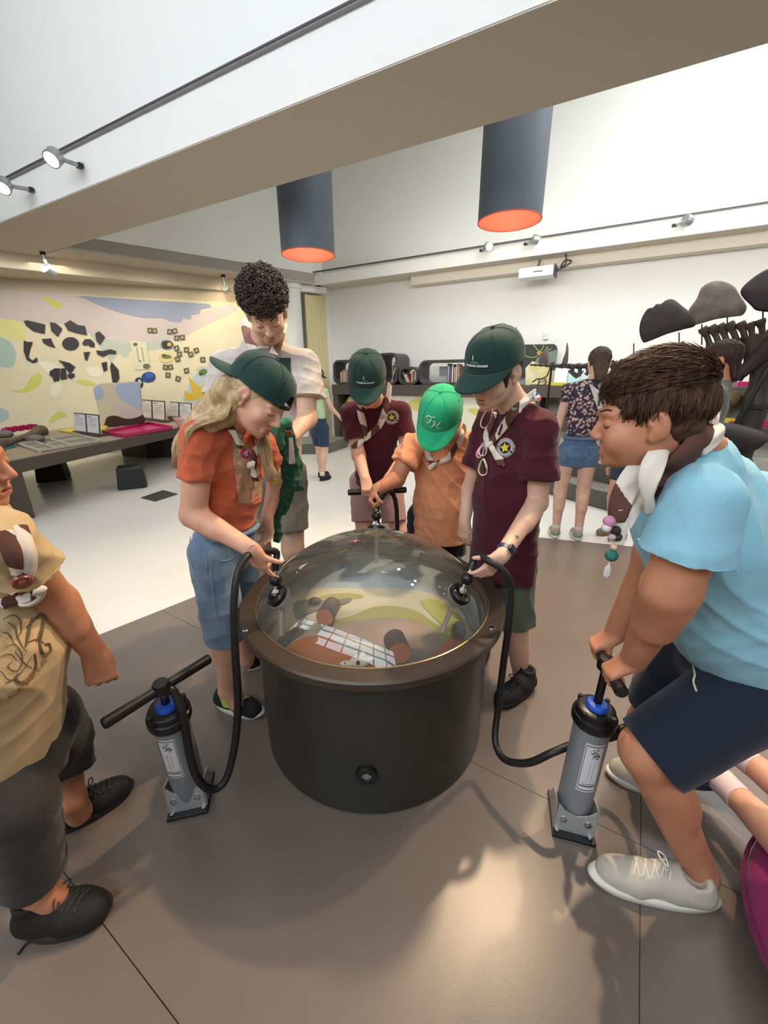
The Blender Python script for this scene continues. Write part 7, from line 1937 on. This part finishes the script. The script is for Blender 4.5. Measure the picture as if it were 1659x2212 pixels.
# brown line drawing on the tee
Mp = mat('print_brown', '#5d4a34', .8)
def draw(pths, w, nm, m=Mp):
    for pth in pths:
        P = [S2.at(x, y, .0022)[0] for x, y in spline([(a / 1.923, 950 + b / 1.923) for a, b in pth], 6)]
        P = smooth_pts(P, 1); V_ = []
        for i, p in enumerate(P):
            t = (P[min(i + 1, len(P) - 1)] - P[max(i - 1, 0)]).normalized(); d = t.cross((p - EYE).normalized()).normalized() * w * (.4 + .6 * math.sin(PI * min(max(i / (len(P) - 1), .08), .92)))
            V_ += [p - d, p + d]
        mk(nm, V_, [(2 * i, 2 * i + 1, 2 * i + 3, 2 * i + 2) for i in range(len(P) - 1)], m, sh)
draw([[(110, 780), (150, 740), (180, 720), (170, 780), (150, 840)], [(130, 740), (115, 800), (105, 860)], [(190, 720), (170, 800), (160, 850), (175, 890), (205, 880), (200, 850), (185, 850)], [(140, 890), (145, 940), (120, 990), (80, 1010), (60, 990), (75, 970)]], .0035, 'print_stroke')
draw([[(10, 750), (50, 730), (80, 750), (85, 800), (60, 830)], [(30, 760), (60, 780), (70, 820), (90, 860), (110, 880)], [(20, 860), (60, 850), (90, 900), (80, 950), (50, 960), (30, 940), (50, 920)], [(0, 900), (40, 890), (70, 920)], [(60, 880), (100, 930), (130, 950)], [(100, 850), (150, 830), (195, 860)], [(0, 960), (40, 1000), (90, 960), (130, 900)], [(20, 1010), (70, 985)], [(5, 800), (35, 810), (60, 860)]], .0013, 'print_line')
a_ = atY(62, 1470, .8)
vv, ff = text_mesh('PLACE DE LA', .022, 0, .0003)
p, n_ = S2.at(50, 1482, 0); rt = UP.cross(n_).normalized(); u2 = n_.cross(rt); rt2 = rt * .93 + u2 * .36
decal([(v.x, v.y) for v in vv], ff, p, rt2, u2, mat('print_ochre', '#9a7a44', .8), sh, 'print_lettering', S2, .0022)
shoe(atZ(52, 2002, 0), atZ(236, 1972, 0), m=M_blacksh, ms=mat('sole_charcoal', '#2b2b2b', .6), ml=mat('lace_charcoal', '#333333', .8), root=root, w=.050, high=True)
MB().tube([atZ(105, 2010, .03), atZ(80, 2022, .008), atZ(55, 2040, .004), atZ(38, 2062, .004)], .0028, 6).build('loose_lace', mat('lace_black', '#1c1c1c', .8), root)
shoe(atZ(118, 1800, 0), atZ(286, 1700, 0), m=M_blacksh, ms=mat('sole_charcoal', '#2b2b2b', .6), ml=mat('lace_charcoal', '#333333', .8), root=root, w=.047, high=True)

# ------------------------------------------------------------------ people in the background
def standing(x, y_, Hh, lab, face, skinm, topm, botm, hairmm, hairlen, headpx=None, skirt=False, capm=None, shoem=M_blacksh, solem=None, stride=(0, 0), hem=.42, armR=None, armL=None, wid=.16, top_hem=.53, cropped=0, head=None, neck=None, extra=None):
    f = unit(face); s = V3((f.y, -f.x, 0)); b = V3((x, y_, 0)); root = thing('person', b, lab, 'person')
    k = Hh / 1.72
    def P_(a, fw, z): return b + s * a * k + f * fw * k + UP * z * Hh
    hd = P_(*(head or (0, .02, .93))); nk = P_(*(neck or (0, -.02, .835)))
    Hd = Head(hd, f + V3((0, 0, -.3 if head else -.1)), UP + f * (.5 if head else 0), k * (1.0 if Hh > 1.6 else 1.05))
    shr, shl = P_(wid, -.01, .805), P_(-wid, -.01, .805)
    er, wr = [P_(*q) for q in (armR or ((wid + .05, -.02, .63), (wid + .04, .03, .49)))]; el, wl_ = [P_(*q) for q in (armL or ((-wid - .05, -.02, .63), (-wid - .04, .03, .49)))]
    pv = P_(0, 0, .52); hr_, hl_ = P_(.09, 0, .49), P_(-.09, 0, .49)
    kr, kl = P_(.10, .02 + stride[0] * .5, .27), P_(-.10, .02 + stride[1] * .5, .27); ar, al = P_(.10, -.03 + stride[0], .05), P_(-.10, -.03 + stride[1], .05)
    L = []
    for a, e, w_, hs in ((shr, er, wr, -1), (shl, el, wl_, 1)):
        L.append((limb(a, e, w_, (.042 * k, .036 * k, .025 * k), .02) + hand_prims(w_, (w_ - e), f * .3 + s * hs, f, k, (25, 30, 20)), .0065))
    for h_, kn, an in ((hr_, kr, ar), (hl_, kl, al)): L.append((limb(h_, kn, an, (.085 * k, .058 * k, .036 * k), .02, (-f, .92)) + [cap(an, an + f * .05 - UP * .03, .036 * k, .03 * k, .02)], .0085))
    L.append(([cap(nk.lerp(pv, .28), pv, .09 * k, .10 * k, .03, w=f, s=.62)], .014))
    bd_ = skinbody(root, skinm, head_prims(Hd, nk, .050), L, H=Hd, vh=.0055)
    tee(root, topm, nk, shr, shl, f, P_(0, 0, top_hem), .135 * k, .13 * k, shr.lerp(er, .35), shl.lerp(el, .35), .66, (.052 * k, .060 * k), (.008, 20), 71, vox=.009, nh=.055)
    st = shorts(root, botm, pv + UP * .055 * Hh, f, hr_, hr_.lerp(kr, hem), hl_, hl_.lerp(kl, hem), rw=.136 * k, rl=(.098 * k, .088 * k), sq=.82, fold=(.005, 20), seed=13, vox=.009)
    HV = [ell((0, -.02, .045), (.084, .104, .086), .01), ell((0, .13, -.03), (.085, .075, .09), .01, sub=True)]
    if hairlen > 0: HV.append(cap((0, -.07, .02), (0, -.09, -hairlen), .070, .045, .03, w=(0, 1, 0), s=.6))
    V, Q = isomesh(HV, .006); V = Hd.W(V); N_ = normals(V, Q); V = V + N_ * (np.array([noise.noise(V3((v[0] * 120, v[1] * 120, v[2] * 25))) for v in V]) * .006)[:, None]
    mk('hair', V, Q, hairmm, root, True)
    if capm: cpo, T = ball_cap(Hd, capm, root, sc=1.08)
    for an in (ar, al):
        shoe(V3((an.x, an.y, 0)) - f * .05 * k, V3((an.x, an.y, 0)) + f * .19 * k, m=shoem, ms=solem or shoem, ml=M_white, root=root, w=.042 * k, vox=.008, lace=False)
        MB().cyl(an + UP * .045, an - UP * .04, .039 * k, 12).build('sock', M_sock, root, True)
    return root, Hd, st, P_, s, f
M_mint = cloth('tee_mint', '#b9cfa4', .03); M_dj = cloth('denim_dark', '#2b3a50', .06)
fg = unit((.75, .65, 0))
rt_, *_x = standing(-.90, 5.72, 1.50, 'long-haired girl in mint tee, dark denim shorts and dark green cap in the background', (.60, .80, 0), SK_pale, M_mint, M_dj, hairm('hair_dark_long', '#241a18', '#3c2a24'), .26, capm=M_capg, hem=.80, stride=(-.06, .10), armR=((.22, .08, .66), (.26, .22, .58)))
M_flor = mat('blouse_floral', '#2b2a3c', .8); nt = M_flor.node_tree; b_ = nt.nodes['Principled BSDF']; tc = nt.nodes.new('ShaderNodeTexCoord'); vr = nt.nodes.new('ShaderNodeTexVoronoi'); vr.inputs['Scale'].default_value = 40; rp_ = nt.nodes.new('ShaderNodeValToRGB'); rp_.color_ramp.elements[0].color = lin('#c9a294'); rp_.color_ramp.elements[1].color = lin('#2e2b3e'); rp_.color_ramp.elements[0].position = .38; rp_.color_ramp.elements[1].position = .46
nz = nt.nodes.new('ShaderNodeTexNoise'); nz.inputs['Scale'].default_value = 45; va_ = nt.nodes.new('ShaderNodeVectorMath'); va_.operation = 'MULTIPLY_ADD'; va_.inputs[1].default_value = (.03, .03, .03); nt.links.new(tc.outputs['Object'], nz.inputs['Vector']); nt.links.new(nz.outputs['Color'], va_.inputs[0]); nt.links.new(tc.outputs['Object'], va_.inputs[2]); nt.links.new(va_.outputs[0], vr.inputs['Vector']); nt.links.new(vr.outputs['Distance'], rp_.inputs[0]); nt.links.new(rp_.outputs[0], b_.inputs['Base Color'])
M_dj2 = cloth('denim_mid', '#4a6280', 0, .4, 400, col2='#5f7894', scale=10)
rt_, Hd, st, P_, s_, f_ = standing(1.66, 3.42, 1.60, 'woman in a dark flowered blouse and denim shorts seen from behind', (.22, .97, 0), SK_pale, M_flor, M_dj2, hairm('hair_brown_bob', '#3a2c22', '#5d4a3a'), .13, hem=.33, head=(.07, .05, .93), neck=(.03, -.01, .835), shoem=mat('trainer_sage', '#8a9a86', .6), solem=M_white, stride=(0, .02), top_hem=.575, wid=.155)
w0 = [P_(.137 * math.cos(t), -.112 * math.sin(t) * .98, .565) for t in [2 * PI * i / 24 for i in range(25)]]
MB().tube(w0, .013, 8, caps=False).build('waistband', M_dj2, st, True)
for sg_ in (-1, 1):
    c = P_(.07 * sg_, -.128, .50); MB().tube([c + s_ * .035 * q[0] + UP * .045 * q[1] + f_ * q[2] * .01 for q in ((-1, 1, 0), (1, 1, 1), (1, -.4, 0), (0, -1, -.6), (-1, -.4, 0), (-1, 1, 0))], .002, 5).build('pocket_seam', M_stitch, st)
# scarf point over the woman's shoulder
MB().prism([P_(-.02, -.10, .84), P_(.05, -.13, .80), P_(.12, -.12, .70), P_(.16, -.10, .62), P_(.08, -.10, .80)], f_ * -.008).build('neckerchief', M_ker_w, rt_)
for an in (P_(.10, -.03, .0), P_(-.10, -.01, .0)):
    for q in range(3): MB().box(an + f_ * (.01 + q * .022) + s_ * .043 + UP * .035, f_ * .005, s_ * .002, UP * .018).box(an + f_ * (.01 + q * .022) - s_ * .043 + UP * .035, f_ * .005, s_ * .002, UP * .018).build('shoe_stripe', M_white, rt_)
rt_, Hd, st, P_, s_, f_ = standing(2.20, 2.78, 1.60, 'dark-curled person in olive grey standing behind the light blue boy, mostly hidden', (-.75, .65, 0), SK_tan, cloth('top_olive_grey', '#6f7268', .04), M_dj, hairm('hair_brown_dark', '#2a1d18', '#4a352a'), .10, hem=.45, shoem=mat('trainer_olive', '#6d7660', .6), solem=mat('gum_sole', '#8a5a3c', .6))
rt_, Hd, st, P_, s_, f_ = standing(2.10, 3.42, 1.30, 'child behind the light blue boy, only one bare shin and an olive trainer showing', (-.9, -.2, 0), SK_fair, M_mint, M_dj, hairm('hair_brown_bob', '#3a2c22', '#5d4a3a'), .05, hem=.4, shoem=mat('trainer_olive', '#6d7660', .6), solem=mat('gum_sole', '#8a5a3c', .6))
# child bending over the shelf behind the dinosaur leg
pc_ = J(1575, 862, 4.55)
root = thing('person', (pc_.x - .25, pc_.y + .1, .0), 'sandy-haired child bending head down over the shelves behind the dinosaur leg', 'person')
Hd = Head(J(1572, 862, 4.5), (-.65, -.35, -.55), (.75, -.1, .45), .88)
nk = J(1553, 855, 4.6); sR_, sL_ = J(1535, 868, 4.5), J(1538, 850, 4.8); pv = J(1490, 880, 4.7)
L = [(limb(sR_, J(1540, 895, 4.4), J(1545, 925, 4.4), (.045, .04, .028), .02) + hand_prims(J(1545, 925, 4.4), (.2, 0, -1), (-1, 0, 0), (0, -1, 0), .88), .007), ([cap(nk.lerp(pv, .3), pv, .08, .10, .03)], .014)]
for d_ in (-.08, .08): L.append((limb(pv + V3((0, d_, 0)), V3((pv.x, pv.y + d_, .72)), V3((pv.x + .02, pv.y + d_, .50)), (.08, .055, .036), .02), .012))
bd_ = skinbody(root, SK_fair, head_prims(Hd, nk, .05), L, H=Hd, vh=.006)
face_details(Hd, bd_)
tee(root, M_blacksh, nk, sR_, sL_, (-.2, -.2, -1), pv, .12, .13, sR_.lerp(J(1540, 895, 4.4), .3), None, .7, (.05, .055), (.006, 20), 81, vox=.010)
shorts(root, M_dj, pv + UP * .02, (-1, 0, 0), pv + V3((0, -.08, 0)), V3((pv.x, pv.y - .08, .76)), pv + V3((0, .08, 0)), V3((pv.x, pv.y + .08, .76)), rw=.13, rl=(.09, .09), sq=.8, vox=.011)
V, Q = isomesh([ell((0, -.02, .045), (.084, .104, .086), .01), ell((0, .13, -.03), (.085, .075, .09), .01, sub=True)], .006); mk('hair', Hd.W(V), Q, hairm('hair_sandy', '#5a432f', '#8a6a4a'), root, True)
for d_ in (-.08, .08): shoe(V3((pv.x - .04, pv.y + d_, .425)), V3((pv.x + .18, pv.y + d_, .425)), m=M_blacksh, ms=M_white, ml=M_white, root=root, w=.04, vox=.009, lace=False)

# ------------------------------------------------------------------ magenta cushion and the child lying on it
cc = V3((1.32, .42, 0))
cu = thing('floor_cushion', cc, 'big round magenta floor cushion at the right edge', 'cushion')
V, Q = isomesh([ell(cc + UP * .11, (.46, .46, .12), .03), cap(cc + V3((0, 0, -.1)), cc + V3((0, 0, -.1)) + V3((.001, 0, 0)), .12, .12, .01)], .010)
V[:, 2] = np.maximum(V[:, 2], .002); V = folds(V, Q, .006, 9, None, 3); V[:, 2] = np.maximum(V[:, 2], .002)
mk('cushion_cover', V, Q, cloth('cushion_magenta', '#8a2458', .08, .3, 200), cu, True)
MB().tube([cc + V3((.461 * math.cos(t), .461 * math.sin(t), .11)) for t in [2 * PI * i / 60 for i in range(61)]], .006, 6, caps=False).build('piping', cloth('cushion_piping', '#6d1a46', .05), cu, True)
root = thing('person', (1.75, .8, .25), 'child lying on the magenta cushion, bare calves and navy trainers showing', 'person')
a1 = [V3((1.75, .50, .36)), J(1740, 1868, .685), J(1572, 1700, .93)]
a2 = [V3((1.85, .68, .38)), J(1750, 1745, .84), J(1594, 1628, 1.03)]
L = []
for a, kn, an in (a1, a2): L.append(([cap(a, kn, .075, .056, .02), cap(kn, an, .056, .034, .02)] + [cap(an, an + (an - kn).normalized() * .05, .034, .03, .02)], .0065))
V1 = V3((1.95, .58, .38)); L.append(([cap(V1, V1 + V3((.45, .1, .04)), .13, .14, .03), ell(V1 + V3((.68, .12, .08)), (.10, .08, .09), .03), cap(V1 + V3((.45, .1, .06)), V1 + V3((.62, .12, .08)), .05, .05, .03)], .014))
body = joinmesh([isomesh(P, v) for P, v in L], 'body', SK_fair, root)
blob_part('shorts', [cap(V1 + V3((.1, 0, 0)), V1 + V3((.0, 0, 0)), .15, .14, .03), cap(V1, a1[0].lerp(a1[1], .35), .10, .085, .02, fb=True), cap(V1, a2[0].lerp(a2[1], .35), .10, .085, .02, fb=True)], .012, M_dj, root)
blob_part('shirt', [cap(V1 + V3((.1, 0, .0)), V1 + V3((.48, .1, .04)), .155, .165, .03)], .012, M_teew, root)
blob_part('hair', [ell(V1 + V3((.74, .12, .09)), (.09, .10, .10), .02)], .012, hairm('hair_sandy', '#5a432f', '#8a6a4a'), root)
for a, kn, an in (a1, a2):
    d = (an - kn).normalized(); dn = V3((-.55, .35, -.45))
    MB().tube([an - d * .050, an - d * .01, an + d * .03], [.041, .040, .042], 14).build('sock', mat('sock_pink_white', '#d8c4c8', .9), root, True)
    hl = an + d * .045 + V3((.02, 0, -.045)); tt = hl + unit(V3((-.9, .30, -.05))) * .215
    hl.z = max(hl.z, .0); tt.z = max(tt.z - .0, .0)
    shoe(hl, tt, up=(0, 0, 1), m=cloth('trainer_navy', '#1b2134', .1), ms=cloth('trainer_navy', '#1b2134', .1), ml=mat('lace_black', '#1c1c1c', .8), root=root, w=.040, vox=.006)
